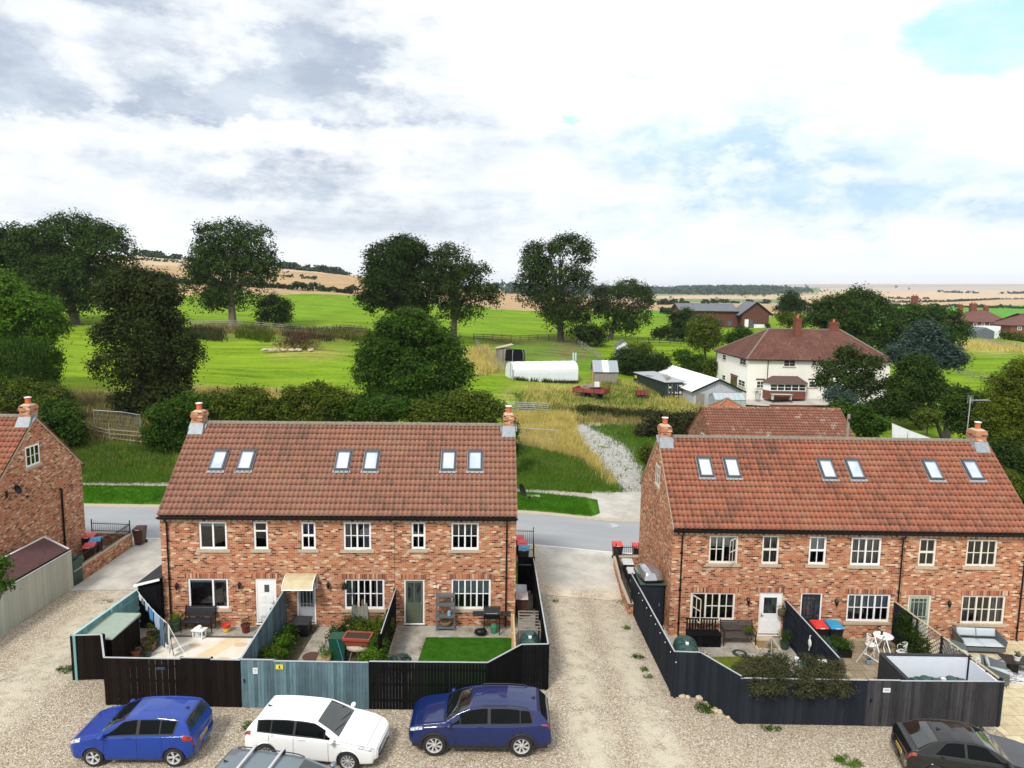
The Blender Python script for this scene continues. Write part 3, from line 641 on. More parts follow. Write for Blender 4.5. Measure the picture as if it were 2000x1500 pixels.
def make_window(parent, mp, a0, a1, z0, z1, lights=((1,2,2),), trans=None, sill=True, blind=0, fmat='white', curtain=False, openl=None, rec=.045, room=True, midrail=False, sillw=.10, th=.06):
    """lights: (relative width, columns, rows) per casement"""
    fw = .085; W = a1-a0; D0, D1 = rec, rec+th; k1 = th/.06
    f = MB(); 
    def bx(x0,x1,y0,y1,d0=D0,d1=D1,mb=f): mb.hexa([mp(x0,y0,d0),mp(x1,y0,d0),mp(x1,y0,d1),mp(x0,y0,d1),mp(x0,y1,d0),mp(x1,y1,d0),mp(x1,y1,d1),mp(x0,y1,d1)])
    bx(a0,a1,z0,z0+fw); bx(a0,a1,z1-fw,z1); bx(a0,a0+fw,z0+fw,z1-fw); bx(a1-fw,a1,z0+fw,z1-fw)
    tot = sum(l[0] for l in lights); x = a0+fw; inner = W-2*fw; panes = []
    for k, (wr, nc, nr) in enumerate(lights):
        w_ = inner*wr/tot; x1 = x+w_; l, r = x+(.03 if k else 0), x1-(.03 if k < len(lights)-1 else 0)
        if k: bx(x-.035, x+.035, z0+fw, z1-fw, D0-.004, D1)
        if not (openl and k == openl[0]):
            for c in range(1, nc): bx(l+(r-l)*c/nc-.019, l+(r-l)*c/nc+.019, z0+fw, z1-fw, D0+.012*k1, D1-.01*k1)
            for q in range(1, nr):
                zz = z0+fw+(z1-z0-2*fw)*q/nr; hh = .045 if midrail else .014; bx(l, r, zz-hh, zz+hh, D0+(.0 if midrail else .013*k1), D1-.012*k1)
            if trans and k in trans: zz = z0+fw+(z1-z0-2*fw)*trans[k]; bx(l, r, zz-.03, zz+.03, D0+.002, D1-.01)
        x = x1
    win = f.build('window', M[fmat], parent)
    p = MB(); p.add([mp(a0+fw*.6,z0+fw*.6,D1-.02*k1), mp(a1-fw*.6,z0+fw*.6,D1-.02*k1), mp(a1-fw*.6,z1-fw*.6,D1-.02*k1), mp(a0+fw*.6,z1-fw*.6,D1-.02*k1)], [(0,1,2,3)])
    p.build('pane', M['glass'], win)
    if sill:
        s_ = MB(); bx(a0-.13, a1+.13, z0-.13, z0-.002, -sillw*.5, .10, s_); s_.build('sill', M['stone'], win)
    if blind:
        b = MB(); bx(a0+fw, a1-fw, z1-fw-(z1-z0-2*fw)*blind, z1-fw, D1+.05, D1+.06, b); b.build('blind', M['blind'], win)
    if curtain:
        b = MB()
        for q in range(26):
            xa = a0+fw+(W-2*fw)*q/26; xb = a0+fw+(W-2*fw)*(q+1)/26
            if not curtain == 'full' and .24 < (q+.5)/26 < .76: continue
            d = .03*(q % 2); bx(xa, xb, z0+fw, z1-fw, D1+.06+d, D1+.08+d, b)
        b.build('curtain', M['curtain'], win)
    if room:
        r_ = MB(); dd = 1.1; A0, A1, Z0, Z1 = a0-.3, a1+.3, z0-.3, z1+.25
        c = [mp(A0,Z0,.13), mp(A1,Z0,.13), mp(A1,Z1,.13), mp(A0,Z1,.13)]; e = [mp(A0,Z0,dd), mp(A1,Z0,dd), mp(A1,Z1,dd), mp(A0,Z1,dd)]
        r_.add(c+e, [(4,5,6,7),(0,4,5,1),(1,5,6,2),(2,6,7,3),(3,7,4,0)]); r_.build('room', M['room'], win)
    if openl:                                   # an opened casement swung outwards
        k, side, ang = openl; w_ = inner*lights[k][0]/tot; xs = a0+fw+inner*sum(l[0] for l in lights[:k])/tot
        hx = xs if side < 0 else xs+w_; sgn = 1 if side < 0 else -1; o = MB(); ca_, sa_ = math.cos(ang), math.sin(ang)
        def op(t, z, d): return mp(hx+sgn*(t*ca_)+d*sa_*sgn*0, z, D0-t*sa_-d)
        def bo(t0,t1,y0,y1,d0=0,d1=.04): o.hexa([op(t0,y0,d0),op(t1,y0,d0),op(t1,y0,d1),op(t0,y0,d1),op(t0,y1,d0),op(t1,y1,d0),op(t1,y1,d1),op(t0,y1,d1)])
        zb, zt = z0+fw, z1-fw
        bo(0,w_,zb,zb+.05); bo(0,w_,zt-.05,zt); bo(0,.05,zb,zt); bo(w_-.05,w_,zb,zt)
        for c in range(1, lights[k][1]): bo(w_*c/lights[k][1]-.019, w_*c/lights[k][1]+.019, zb, zt)
        for q in range(1, lights[k][2]): bo(0, w_, zb+(zt-zb)*q/lights[k][2]-.019, zb+(zt-zb)*q/lights[k][2]+.019)
        o.build('open_casement', M[fmat], win)
    return win
def make_door(parent, mp, a0, a1, z0, z1, leafm, kind='panel', frame='white', glassy=True, handle_side=1, sill=True):
    f = MB()
    def bx(x0,x1,y0,y1,d0,d1,mb=f): mb.hexa([mp(x0,y0,d0),mp(x1,y0,d0),mp(x1,y0,d1),mp(x0,y0,d1),mp(x0,y1,d0),mp(x1,y1,d0),mp(x1,y1,d1),mp(x0,y1,d1)])
    fw = .065
    bx(a0,a0+fw,z0,z1,.03,.09); bx(a1-fw,a1,z0,z1,.03,.09); bx(a0+fw,a1-fw,z1-fw,z1,.03,.09)
    if sill: bx(a0-.02,a1+.02,z0-.05,z0,-.06,.09)
    door = f.build('door_frame', M[frame], parent)
    l = MB(); A0, A1, B0, B1 = a0+fw, a1-fw, z0+.02, z1-fw; W, H_ = A1-A0, B1-B0; d0, d1 = .05, .088
    gl = []
    if kind == 'slab':      # plain leaf with a small square light
        g0 = (A0+W*.40, A0+W*.68, B0+H_*.70, B0+H_*.88); gl = [g0]
    elif kind == 'half': gl = [(A0+W*.18, A0+W*.82, B0+H_*.50, B0+H_*.90)]
    elif kind == 'nine': gl = [(A0+W*.12, A0+W*.88, B0+H_*.40, B0+H_*.93)]
    elif kind == 'two': gl = [(A0+W*.12, A0+W*.46, B0+H_*.46, B0+H_*.94), (A0+W*.54, A0+W*.88, B0+H_*.46, B0+H_*.94)]
    tmp = MB(); 
    xs = sorted({A0, A1, *[q for o in gl for q in o[:2]]}); zs = sorted({B0, B1, *[q for o in gl for q in o[2:]]})
    for i in range(len(xs)-1):
        for j in range(len(zs)-1):
            a, z = (xs[i]+xs[i+1])/2, (zs[j]+zs[j+1])/2
            if any(o[0] < a < o[1] and o[2] < z < o[3] for o in gl): continue
            bx(xs[i], xs[i+1], zs[j], zs[j+1], d0, d1, l)
    if kind == 'nine':
        o = gl[0]
        for c in (.2, .8): x = o[0]+(o[1]-o[0])*c; bx(x-.013, x+.013, o[2], o[3], d0+.005, d1, l)
        for c in (.14, .84): z = o[2]+(o[3]-o[2])*c; bx(o[0], o[1], z-.013, z+.013, d0+.006, d1, l)
        x = (o[0]+o[1])/2; bx(x-.012, x+.012, o[2], o[3], d0+.007, d1, l)
    if kind in ('nine','two','half','slab'):     # raised lower panels
        for c0, c1 in ((.12,.46),(.54,.88)):
            top_ = .34 if kind != 'slab' else .40
            bx(A0+W*c0, A0+W*c1, B0+H_*.06, B0+H_*top_, d0-.012, d0-.001, l)
            if kind == 'slab': bx(A0+W*c0, A0+W*c1, B0+H_*.46, B0+H_*.64, d0-.012, d0-.001, l)
    l.build('door_leaf', leafm, door)
    for o in gl:
        p = MB(); p.add([mp(o[0],o[2],d1-.012), mp(o[1],o[2],d1-.012), mp(o[1],o[3],d1-.012), mp(o[0],o[3],d1-.012)], [(0,1,2,3)])
        p.build('pane', M['dkpane'], door)
    h = MB(); hx = A1-.07 if handle_side > 0 else A0+.07; hz = B0+H_*.46
    bx(hx-.019, hx+.019, hz-.09, hz+.09, d0-.02, d0-.001, h); bx(hx-(.1 if handle_side > 0 else 0), hx+(0 if handle_side > 0 else .1), hz-.012, hz+.012, d0-.045, d0-.022, h)
    h.build('handle', M['chrome'], door)
    return door
M['dkpane'] = mat('dark_pane', (.03,.04,.045), .06, lambda t, v: t.ramp(t.noise(t.mapping(v, (3,3,1)), 2, 2), [(.35,(.015,.018,.02)), (.7,(.07,.09,.09))]), spec=.9)
M['chrome'] = flat('satin_chrome', (.45,.45,.45), .25, metal=.8)
M['d_white'] = flat('white_door', (.78,.79,.80), .4, amt=.04); M['d_grey'] = flat('grey_door', (.34,.36,.38), .5, amt=.08)
M['d_green'] = flat('olive_green_door', (.085,.105,.07), .5, amt=.1); M['d_black'] = flat('black_door', (.02,.022,.028), .4)
M['d_sage'] = flat('sage_door', (.33,.40,.30), .5, amt=.08)
M['soldier'] = mat('soldier_bricks', (.4,.15,.08), .9, None, spec=.1)
def _sold(t, v):
    x, y, z = t.sep(v); q = t.m('FLOOR', t.m('DIVIDE', t.m('ADD', x, y), .078)); wn = t.new('ShaderNodeTexWhiteNoise', noise_dimensions='1D'); t.put(wn.inputs['W'], q)
    fr = t.m('FRACT', t.m('DIVIDE', t.m('ADD', x, y), .078)); jt = t.rng(fr, .10, .16)
    return t.mix(jt, (.46,.35,.25), t.ramp(wn.outputs[0], [(0,(.09,.04,.035)), (.3,(.30,.085,.045)), (.6,(.42,.14,.075)), (.85,(.48,.22,.13)), (1,(.56,.42,.30))]))
_t = NT(M['soldier'].node_tree); _t.put(_t.n['Principled BSDF'].inputs['Base Color'], _sold(_t, _t.new('ShaderNodeTexCoord').outputs['Object']))

def pantiles(name, parent, L, Y0, Z0, Y1, Z1, mt, rows=16, pitch=.212, lo=0., hi=None, flip=False, amp=.048, lip=.046, clip=None):
    """real wavy pantile courses from the eave line (Y0,Z0) up to the ridge (Y1,Z1) over x = lo..hi"""
    hi = L if hi is None else hi; nw = max(2, int(round((hi-lo)/pitch))); per = 6; nx = nw*per+1
    xs = np.linspace(lo, hi, nx); ph = np.arange(nx)/per; wave = amp*(np.abs(np.cos(ph*math.pi))**.8)*1.0 + amp*.4*np.cos(ph*2*math.pi)
    d = np.array([Y1-Y0, Z1-Z0]); S = np.linalg.norm(d); d /= S; nrm = np.array([-d[1], d[0]]) if Y1 > Y0 else np.array([d[1], -d[0]])
    if nrm[1] < 0: nrm = -nrm
    V, F, UV = [], [], []; base = 0
    for r in range(rows):
        s0, s1 = S*r/rows, S*(r+1)/rows+.02
        x0 = xs; jit = rng.normal(0, .003, nw+2); jj_ = jit[(ph).astype(int)]
        lines = [(s0+.045, -.03+wave*.9), (s0, lip+wave+jj_), (s1+.02, wave+jj_*0)]
        for s_, h in lines:
            for i in range(nx):
                hh = h if np.isscalar(h) else h[i]; V.append((xs[i], Y0+d[0]*s_+nrm[0]*hh, Z0+d[1]*s_+nrm[1]*hh))
        for li in range(2):
            for i in range(nx-1):
                a = base+li*nx+i; q = (a, a+1, a+nx+1, a+nx); F.append(q if not flip else q[::-1])
                u0, u1 = ph[i]/1.0, ph[i+1]/1.0; um = (int(ph[i])//1)+.5
                vv = r+.5; UV += [um, vv]*4
        base += 3*nx
    o = npmesh(name, V, F, mt, parent, smooth=False)
    lay = o.data.uv_layers.new(name='UVMap'); lay.data.foreach_set('uv', np.array(UV, 'f4'))
    return o
def make_chimney(parent, x0, x1, y0, y1, zb, zt, bm, roof_z):
    c = MB(); c.box(x0,x1,y0,y1,zb,zt-.26); c.box(x0-.035,x1+.035,y0-.035,y1+.035,zt-.26,zt-.09); c.box(x0-.01,x1+.01,y0-.01,y1+.01,zt-.09,zt)
    ch = c.build('chimney', bm, parent)
    mx, my = (x0+x1)/2, (y0+y1)/2
    f = MB(); f.hexa([(x0+.02,y0+.02,zt-.001),(x1-.02,y0+.02,zt-.001),(x1-.02,y1-.02,zt-.001),(x0+.02,y1-.02,zt-.001),(mx-.16,my-.16,zt+.07),(mx+.16,my-.16,zt+.07),(mx+.16,my+.16,zt+.07),(mx-.16,my+.16,zt+.07)])
    f.build('flaunching', M['mortar'], ch)
    p = MB(); p.lathe([(.125,.05),(.12,.30),(.14,.31),(.14,.35),(.10,.35),(.10,.32)], (mx,my,zt), 14); p.build('pot', M['pot'], ch)
    cap = MB(); cap.lathe([(.16,.37),(.16,.395),(.03,.42)], (mx,my,zt), 14); cap.tube([(mx-.1,my,zt+.33),(mx-.1,my,zt+.375)],.012,6); cap.tube([(mx+.1,my,zt+.33),(mx+.1,my,zt+.375)],.012,6)
    cap.build('cowl', M['white'], ch)
    fl = MB()
    # lead apron: front skirt lying on the slope and stepped sides
    fl.hexa([(x0-.09,y0-.30,roof_z(y0-.30)+.075),(x1+.09,y0-.30,roof_z(y0-.30)+.075),(x1+.09,y0-.012,roof_z(y0)+.08),(x0-.09,y0-.012,roof_z(y0)+.08),
             (x0-.09,y0-.30,roof_z(y0-.30)+.10),(x1+.09,y0-.30,roof_z(y0-.30)+.10),(x1+.05,y0-.012,roof_z(y0)+.30),(x0-.05,y0-.012,roof_z(y0)+.30)])
    for xx in (x0-.013, x1+.003): fl.hexa([(xx,y0,roof_z(y0)),(xx+.01,y0,roof_z(y0)),(xx+.01,my,roof_z(my)),(xx,my,roof_z(my)),(xx,y0,roof_z(y0)+.27),(xx+.01,y0,roof_z(y0)+.27),(xx+.01,my,roof_z(my)+.20),(xx,my,roof_z(my)+.20)])
    for s_, xx in ((-1,x0-.16),(1,x1+.013)): fl.hexa([(xx,y0-.02,roof_z(y0)+.05),(xx+.147,y0-.02,roof_z(y0)+.05),(xx+.147,my,roof_z(my)+.05),(xx,my,roof_z(my)+.05),(xx,y0-.02,roof_z(y0)+.078),(xx+.147,y0-.02,roof_z(y0)+.078),(xx+.147,my,roof_z(my)+.078),(xx,my,roof_z(my)+.078)])
    fl.build('lead_flashing', M['lead'], ch)
    return ch
def make_lamp(parent, mp, a, z, white=False):
    m_ = MB()
    c = mp(a, z, -.12)
    if white:
        q = mp(a, z, -.05); m_.box(q[0]-.13,q[0]+.02,q[1]-.04,q[1]+.05,q[2]-.04,q[2]+.05); m_.box(q[0]+.05,q[0]+.12,q[1]-.08,q[1]+.05,q[2]-.05,q[2]+.05)
        return m_.build('security_light', M['cream'], parent)
    m_.lathe([(.03,-.17),(.045,-.14),(.075,.02),(.09,.04),(.03,.12),(.012,.15)], c, 8); b = mp(a, z-.02, 0); b2 = mp(a, z-.02, -.04)
    m_.tube([mp(a,z+.02,-.0), mp(a,z+.14,-.06), mp(a,z+.15,-.12)], .012, 6); m_.box(b[0]-.03,b[0]+.03,min(b[1],b2[1]),max(b[1],b2[1]),b[2]-.07,b[2]+.09)
    return m_.build('wall_lamp', M['black'], parent)

EH, RH, HD, OV = 5.04, 8.37, 3.78, .12
def terrace(name, label, x, y, z, rot, L, wins, doors, skys, tm, chim, pipes, gable_win=None, group=None, lamps=(), joints=(), bm=None, skydef=None, dishes=()):
    t = thing(name, label, 'house', (x,y,z), rot, group); bm = bm or M['brick']
    cR, sR = math.cos(rot), math.sin(rot)
    def loc(p): dx, dy = p[0]-x, p[1]-y; return (dx*cR+dy*sR, -dx*sR+dy*cR, p[2]-z)
    def front(u, v):                       # photo pixel -> (a, z) on the front wall
        d = ray(u, v); o = loc((0,0,CH)); dl = (d.x*cR+d.y*sR, -d.x*sR+d.y*cR, d.z); s_ = -o[1]/dl[1]; return o[0]+dl[0]*s_, o[2]+dl[2]*s_
    slope = (RH-EH)/(HD+OV)
    def roofpt(u, v):                      # photo pixel -> (a, y) on the front slope
        d = ray(u, v); o = loc((0,0,CH)); dl = (d.x*cR+d.y*sR, -d.x*sR+d.y*cR, d.z)
        s_ = (EH+slope*(o[1]+OV)-o[2])/(dl[2]-slope*dl[1]); return o[0]+dl[0]*s_, o[1]+dl[1]*s_
    mpF = lambda a, z_, d: (a, d, z_)
    mpW = lambda b, z_, d: (d, 2*HD-b, z_)          # left gable (x=0), b from the back
    mpE = lambda b, z_, d: (L-d, b, z_)             # right gable
    ops, W_, D_ = [], [], []
    for (px, kw) in wins:
        a0, z1 = front(px[0], px[1]); a1, z0 = front(px[2], px[3]); r = (a0, a1, z0, z1); ops.append(r); W_.append((r, kw))
    for (px, kw) in doors:
        a0, z1 = front(px[0], px[1]); a1, _ = front(px[2], (px[1]+px[3])/2); z0 = kw.pop('z0', .14); r = (a0, a1, z0, z1); ops.append(r); D_.append((r, kw))
    wb = MB(); wall_grid(wb, L, -.5, EH-.16, ops, mpF)
    BT = EH-.16
    wb.add([(0,2*HD,-.5),(L,2*HD,-.5),(L,2*HD,BT),(0,2*HD,BT)], [(1,0,3,2)])
    rz = lambda yy: EH+slope*(yy+OV) if yy < HD else RH-slope*(yy-HD)
    gw = []
    if gable_win: gw = [gable_win[1]]
    for mp, side in ((mpW,'W'), (mpE,'E')):
        o_ = gw if gable_win and gable_win[0] == side else []
        wall_grid(wb, 2*HD, -.5, BT, [q for q in o_ if q[3] <= BT], mp)
        # triangular head, cut round an opening when there is one
        o2 = [q for q in o_ if q[3] > BT]
        TOPZ = RH-.06
        if not o2:
            P = [mp(0,BT,0), mp(2*HD,BT,0), mp(2*HD,EH+.04,0), mp(HD,TOPZ,0), mp(0,EH+.04,0)]; wb.add(P, [(0,1,2,3,4)])
        else:
            b0, b1, q0, q1 = o2[0]; hz = lambda b: (EH+.04)+(TOPZ-EH-.04)*(1-abs(b-HD)/HD)
            bs = sorted({0, b0, b1, 2*HD, HD})
            for i in range(len(bs)-1):
                l_, r_ = bs[i], bs[i+1]
                if l_ >= b0-1e-6 and r_ <= b1+1e-6:
                    wb.add([mp(l_,BT,0),mp(r_,BT,0),mp(r_,q0,0),mp(l_,q0,0)], [(0,1,2,3)]); wb.add([mp(l_,q1,0),mp(r_,q1,0),mp(r_,hz(r_),0),mp(l_,hz(l_),0)], [(0,1,2,3)])
                else: wb.add([mp(l_,BT,0),mp(r_,BT,0),mp(r_,hz(r_),0),mp(l_,hz(l_),0)], [(0,1,2,3)])
            P = [mp(b0,q0,0), mp(b1,q0,0), mp(b1,q1,0), mp(b0,q1,0)]; Q = [mp(b0,q0,.11), mp(b1,q0,.11), mp(b1,q1,.11), mp(b0,q1,.11)]
            wb.add(P+Q, [(0,4,5,1),(1,5,6,2),(2,6,7,3),(3,7,4,0)])
    wb.build('wall', bm, t)
    den = MB(); den.box(0, L, -.012, -.001, EH-.20, EH-.165)        # dentil course under the gutter
    for k in range(int(L/.235)): x0_ = .06+k*.235; den.add([(x0_,-.03,EH-.30),(x0_+.11,-.03,EH-.30),(x0_+.11,-.012,EH-.165),(x0_,-.012,EH-.165),(x0_,-.001,EH-.30),(x0_+.11,-.001,EH-.30)], [(0,1,2,3),(0,4,5,1)])
    den.v = [tuple(q) for q in den.v]
    den.build('dentil_course', M['stone'], t)
    rf = pantiles('roof', t, L, -OV-.03, EH-.01, HD, RH-.02, tm, lo=-.03, hi=L+.03)
    bk = pantiles('back_roof', rf, L, 2*HD+OV+.03, EH-.01, HD, RH-.02, tm, lo=-.03, hi=L+.03, flip=True)
    un = MB(); un.add([(0,-OV,EH-.05),(L,-OV,EH-.05),(L,HD,RH-.09),(0,HD,RH-.09),(L,2*HD+OV,EH-.05),(0,2*HD+OV,EH-.05)], [(0,3,2,1),(3,5,4,2)]); un.build('roof_deck', M['dkwood'], rf)
    rd = MB(); k = 0; xx = .0
    while xx < L-.05:
        x2 = min(xx+.45, L); rr = .145; n = 7; vs = []
        for xe in (xx+.004, x2-.004):
            for q in range(n): th = math.pi*q/(n-1); vs.append((xe, HD-rr*math.cos(th)*1.05, RH-.03+.02*(k % 2)*0+rr*math.sin(th)*.9))
        rd.add(vs, [(q,q+1,n+q+1,n+q) for q in range(n-1)]+[tuple(range(n)), tuple(range(2*n-1,n-1,-1))]); xx = x2; k += 1
    rd.build('ridge_tiles', M['ridge'], rf)
    vg = MB()
    for xe in (-.035, L+.005):
        vg.hexa([(xe,-OV,EH-.07),(xe+.03,-OV,EH-.07),(xe+.03,HD,RH-.11),(xe,HD,RH-.11),(xe,-OV,EH+.0),(xe+.03,-OV,EH+.0),(xe+.03,HD,RH-.03),(xe,HD,RH-.03)])
        vg.hexa([(xe,HD,RH-.11),(xe+.03,HD,RH-.11),(xe+.03,2*HD+OV,EH-.07),(xe,2*HD+OV,EH-.07),(xe,HD,RH-.03),(xe+.03,HD,RH-.03),(xe+.03,2*HD+OV,EH),(xe,2*HD+OV,EH)])
    vg.build('verge', M['mortar'] if name != 'x' else M['black'], rf)
    gt = MB()
    for yy in (-OV-.1, 2*HD+OV+.1):
        n = 7; vs = []
        for xe in (-.05, L+.05):
            for q in range(n): th = math.pi+math.pi*q/(n-1); vs.append((xe, yy+.062*math.cos(th), EH-.045+.07*math.sin(th)))
            for q in range(n): th = 2*math.pi-math.pi*q/(n-1); vs.append((xe, yy+.052*math.cos(th), EH-.045+.06*math.sin(th)))
        m2 = 2*n; gt.add(vs, [(q,(q+1)%m2,m2+(q+1)%m2,m2+q) for q in range(m2)]+[tuple(range(m2)), tuple(range(2*m2-1,m2-1,-1))])
        gt.box(0, L, min(yy, 0 if yy < 0 else 2*HD+.002), max(yy, -.002 if yy < 0 else 2*HD), EH-.15, EH-.12)
    gt.build('gutter', M['black'], t)
    for px in pipes:
        a, _ = front(px[0], px[1]); dpm = MB(); dpm.tube([(a,-OV-.1,EH-.1),(a,-OV-.1,EH-.22),(a,-.06,EH-.36),(a,-.06,.12),(a,-.14,.04)], .036, 8)
        for q in (.6, 2.2, 3.9): dpm.box(a-.06,a+.06,-.05,-.001,q,q+.05)
        dpm.build('downpipe', M['black'], t)
    for px in joints:
        a, _ = front(*px); jb = MB(); jb.box(a-.008,a+.008,-.004,-.0005,.1,EH-.3); jb.build('movement_joint', M['black'], t)
    for (r, kw) in W_: make_window(t, mpF, *r, **kw)
    for (r, kw) in D_: make_door(t, mpF, *r, **kw)
    ln = MB()
    for r in [q for q, _ in W_ if q[3] < 2.8]+[q for q, _ in D_]: ln.box(r[0]-.12, r[1]+.12, -.006, -.0008, r[3]+.005, r[3]+.235)
    ln.build('soldier_course', M['soldier'], t)
    for side, q, kw in ([(gable_win[0], gable_win[1], gable_win[2])] if gable_win else []): make_window(t, mpW if side == 'W' else mpE, *q, **kw)
    for (x0, x1) in chim: make_chimney(t, x0, x1, HD-.33, HD+.33, RH-.75, RH+.55, bm, rz)
    sa = math.atan(slope); sl_ = Vector((0, math.cos(sa), math.sin(sa))); nr = Vector((0, -math.sin(sa), math.cos(sa)))
    for (u0, v0, u1, v1, lean) in skys:
        a0, y1 = roofpt(u0, v0); a1, y0 = roofpt(u1-lean, v1)[0], roofpt(u1, v1)[1]; a1 = a0+.74
        ym = (y0+y1)/2; O = Vector(((a0+a1)/2, ym, rz(ym))); hl = .57; hw = .335
        def P(a, b, c): return O+Vector((a,0,0))+sl_*b+nr*c
        def bx(mb, a0_,a1_,b0_,b1_,c0,c1): mb.hexa([P(a0_,b0_,c0),P(a1_,b0_,c0),P(a1_,b1_,c0),P(a0_,b1_,c0),P(a0_,b0_,c1),P(a1_,b0_,c1),P(a1_,b1_,c1),P(a0_,b1_,c1)])
        f = MB(); bx(f,-hw,hw,-hl,-hl+.07,.02,.15); bx(f,-hw,-hw+.07,-hl+.07,hl-.14,.02,.15); bx(f,hw-.07,hw,-hl+.07,hl-.14,.02,.15); bx(f,-hw,hw,hl-.14,hl,.02,.17)
        s_ = f.build('roof_window', M['greyframe'], t)
        q = MB(); bx(q,-hw+.072,hw-.072,-hl+.072,-hl+.095,.10,.165); bx(q,-hw+.072,-hw+.095,-hl+.095,hl-.165,.10,.165); bx(q,hw-.095,hw-.072,-hl+.095,hl-.165,.10,.165); bx(q,-hw+.072,hw-.072,hl-.165,hl-.142,.10,.165); q.build('sash', M['sashgrey'], s_)
        q = MB(); bx(q,-hw+.095,hw-.095,-hl+.095,hl-.165,.09,.135); q.build('pane', M['skyglass'], s_)
        q = MB(); bx(q,-hw-.07,hw+.07,-hl-.13,-hl-.003,.075,.095); bx(q,-hw-.03,-hw-.004,-hl,hl+.02,.06,.09); bx(q,hw+.004,hw+.03,-hl,hl+.02,.06,.09); q.build('flashing', M['lead'], s_)
    for (u, v, wh) in lamps: a, z_ = front(u, v); make_lamp(t, mpF, a, z_, wh)
    return t, front, loc
M['dkwood'] = flat('dark_timber', (.03,.022,.018), .8)
G4, G2x2 = ((1,2,2),(1,2,2)), ((1,2,2),)
G6 = ((1,2,2),(1,2,2),(1,2,2))
HL, frontL, locL = terrace('brick_terrace', 'middle brick terrace of three cottages with weathered brown pantiles, behind dark and teal fences', -15.037, 28.996, 0, R_(1.93), 15.333,
  wins=[((387,1019,444,1073), dict(lights=((1,1,1),(1,1,1)), blind=.16)), ((494,1019,524,1073), dict(lights=((1,1,1),), trans={0:.68})),
        ((587,1020,617,1073), dict(lights=G2x2, midrail=True)), ((670,1020,725,1074), dict(lights=G4, curtain=True)), ((803,1020,831,1073), dict(lights=G2x2, midrail=True)),
        ((881,1021,935,1074), dict(lights=G4)), ((366,1130,447,1189), dict(lights=((1.7,1,1),(1,1,1)), blind=.12)),
        ((672,1131,751,1190), dict(lights=G6, curtain=True)), ((881,1131,958,1190), dict(lights=G6, blind=.5))],
  doors=[((498,1130,540,1212), dict(leafm=M['d_white'], kind='slab')), ((579,1138,617,1218), dict(leafm=M['d_grey'], kind='nine', handle_side=1)), ((789,1132,829,1219), dict(leafm=M['d_green'], kind='two'))],
  skys=[(419,881,452,921,10),(472,881,503,921,8),(659,881,690,922,4),(713,882,741,922,3),(862,882,888,922,0),(913,882,941,922,0)],
  tm=M['tile_l'], chim=[(.06,.56),(14.80,15.27)], pipes=[(330,1100),(989,1100)], lamps=[(347,1143,0),(469,1141,0),(642,1141,0),(852,1145,1)], joints=[(771,1100)])
HRt, frontR, locR = terrace('brick_terrace', 'right hand brick terrace with orange red pantiles and an opened ground floor casement', 7.205, 29.735, -.486, R_(.30), 16.0,
  wins=[((1386,1046,1440,1101), dict(lights=G4, blind=.42, fmat='cream', openl=(1,1,.75))), ((1490,1046,1520,1102), dict(lights=G2x2, midrail=True, fmat='cream', curtain='full')),
        ((1582,1048,1612,1103), dict(lights=G2x2, midrail=True, blind=.5)), ((1664,1050,1719,1105), dict(lights=G4, curtain='full')), ((1797,1052,1826,1106), dict(lights=G2x2, midrail=True, fmat='cream')),
        ((1890,1054,1945,1107), dict(lights=G4, fmat='cream')), ((1349,1157,1434,1212), dict(lights=G6, fmat='cream', openl=(0,-1,1.15))),
        ((1656,1160,1736,1215), dict(lights=G6, blind=.5)), ((1880,1163,1960,1219), dict(lights=G6, fmat='cream', curtain=True))],
  doors=[((1484,1157,1527,1243), dict(leafm=M['d_white'], kind='half', handle_side=-1, frame='cream')), ((1565,1158,1604,1243), dict(leafm=M['d_black'], kind='nine')), ((1775,1162,1816,1246), dict(leafm=M['d_sage'], kind='nine', frame='cream'))],
  skys=[(1357,895,1390,934,-8),(1409,896,1444,935,-8),(1592,898,1630,938,-10),(1645,898,1683,939,-10),(1795,900,1835,940,-12),(1872,900,1913,940,-12)],
  tm=M['tile'], chim=[(.04,.54),(15.3,15.82)], pipes=[(1330,1100),(1759,1100),(1995,1140)], lamps=[(1460,1171,0),(1632,1174,0),(1852,1177,0)], joints=[(1764,1100)],
  gable_win=('W', (3.55,4.5,6.0,7.0), dict(lights=G4, fmat='cream', room=False, rec=-.016, th=.014)))
HA, frontA, locA = terrace('brick_terrace', 'left hand brick terrace cut by the photo edge, white attic window in its gable', -23.2-15.2*math.cos(R_(3.4)), 30.02-15.2*math.sin(R_(3.4)), 0, R_(3.4), 15.2,
  wins=[], doors=[], skys=[], tm=M['tile'], chim=[(14.7,15.18)], pipes=[], 
  gable_win=('E', (2.85,3.95,6.0,7.0), dict(lights=((1,1,2),(1,1,2),(1,1,2)), room=False, rec=-.016, th=.014)))
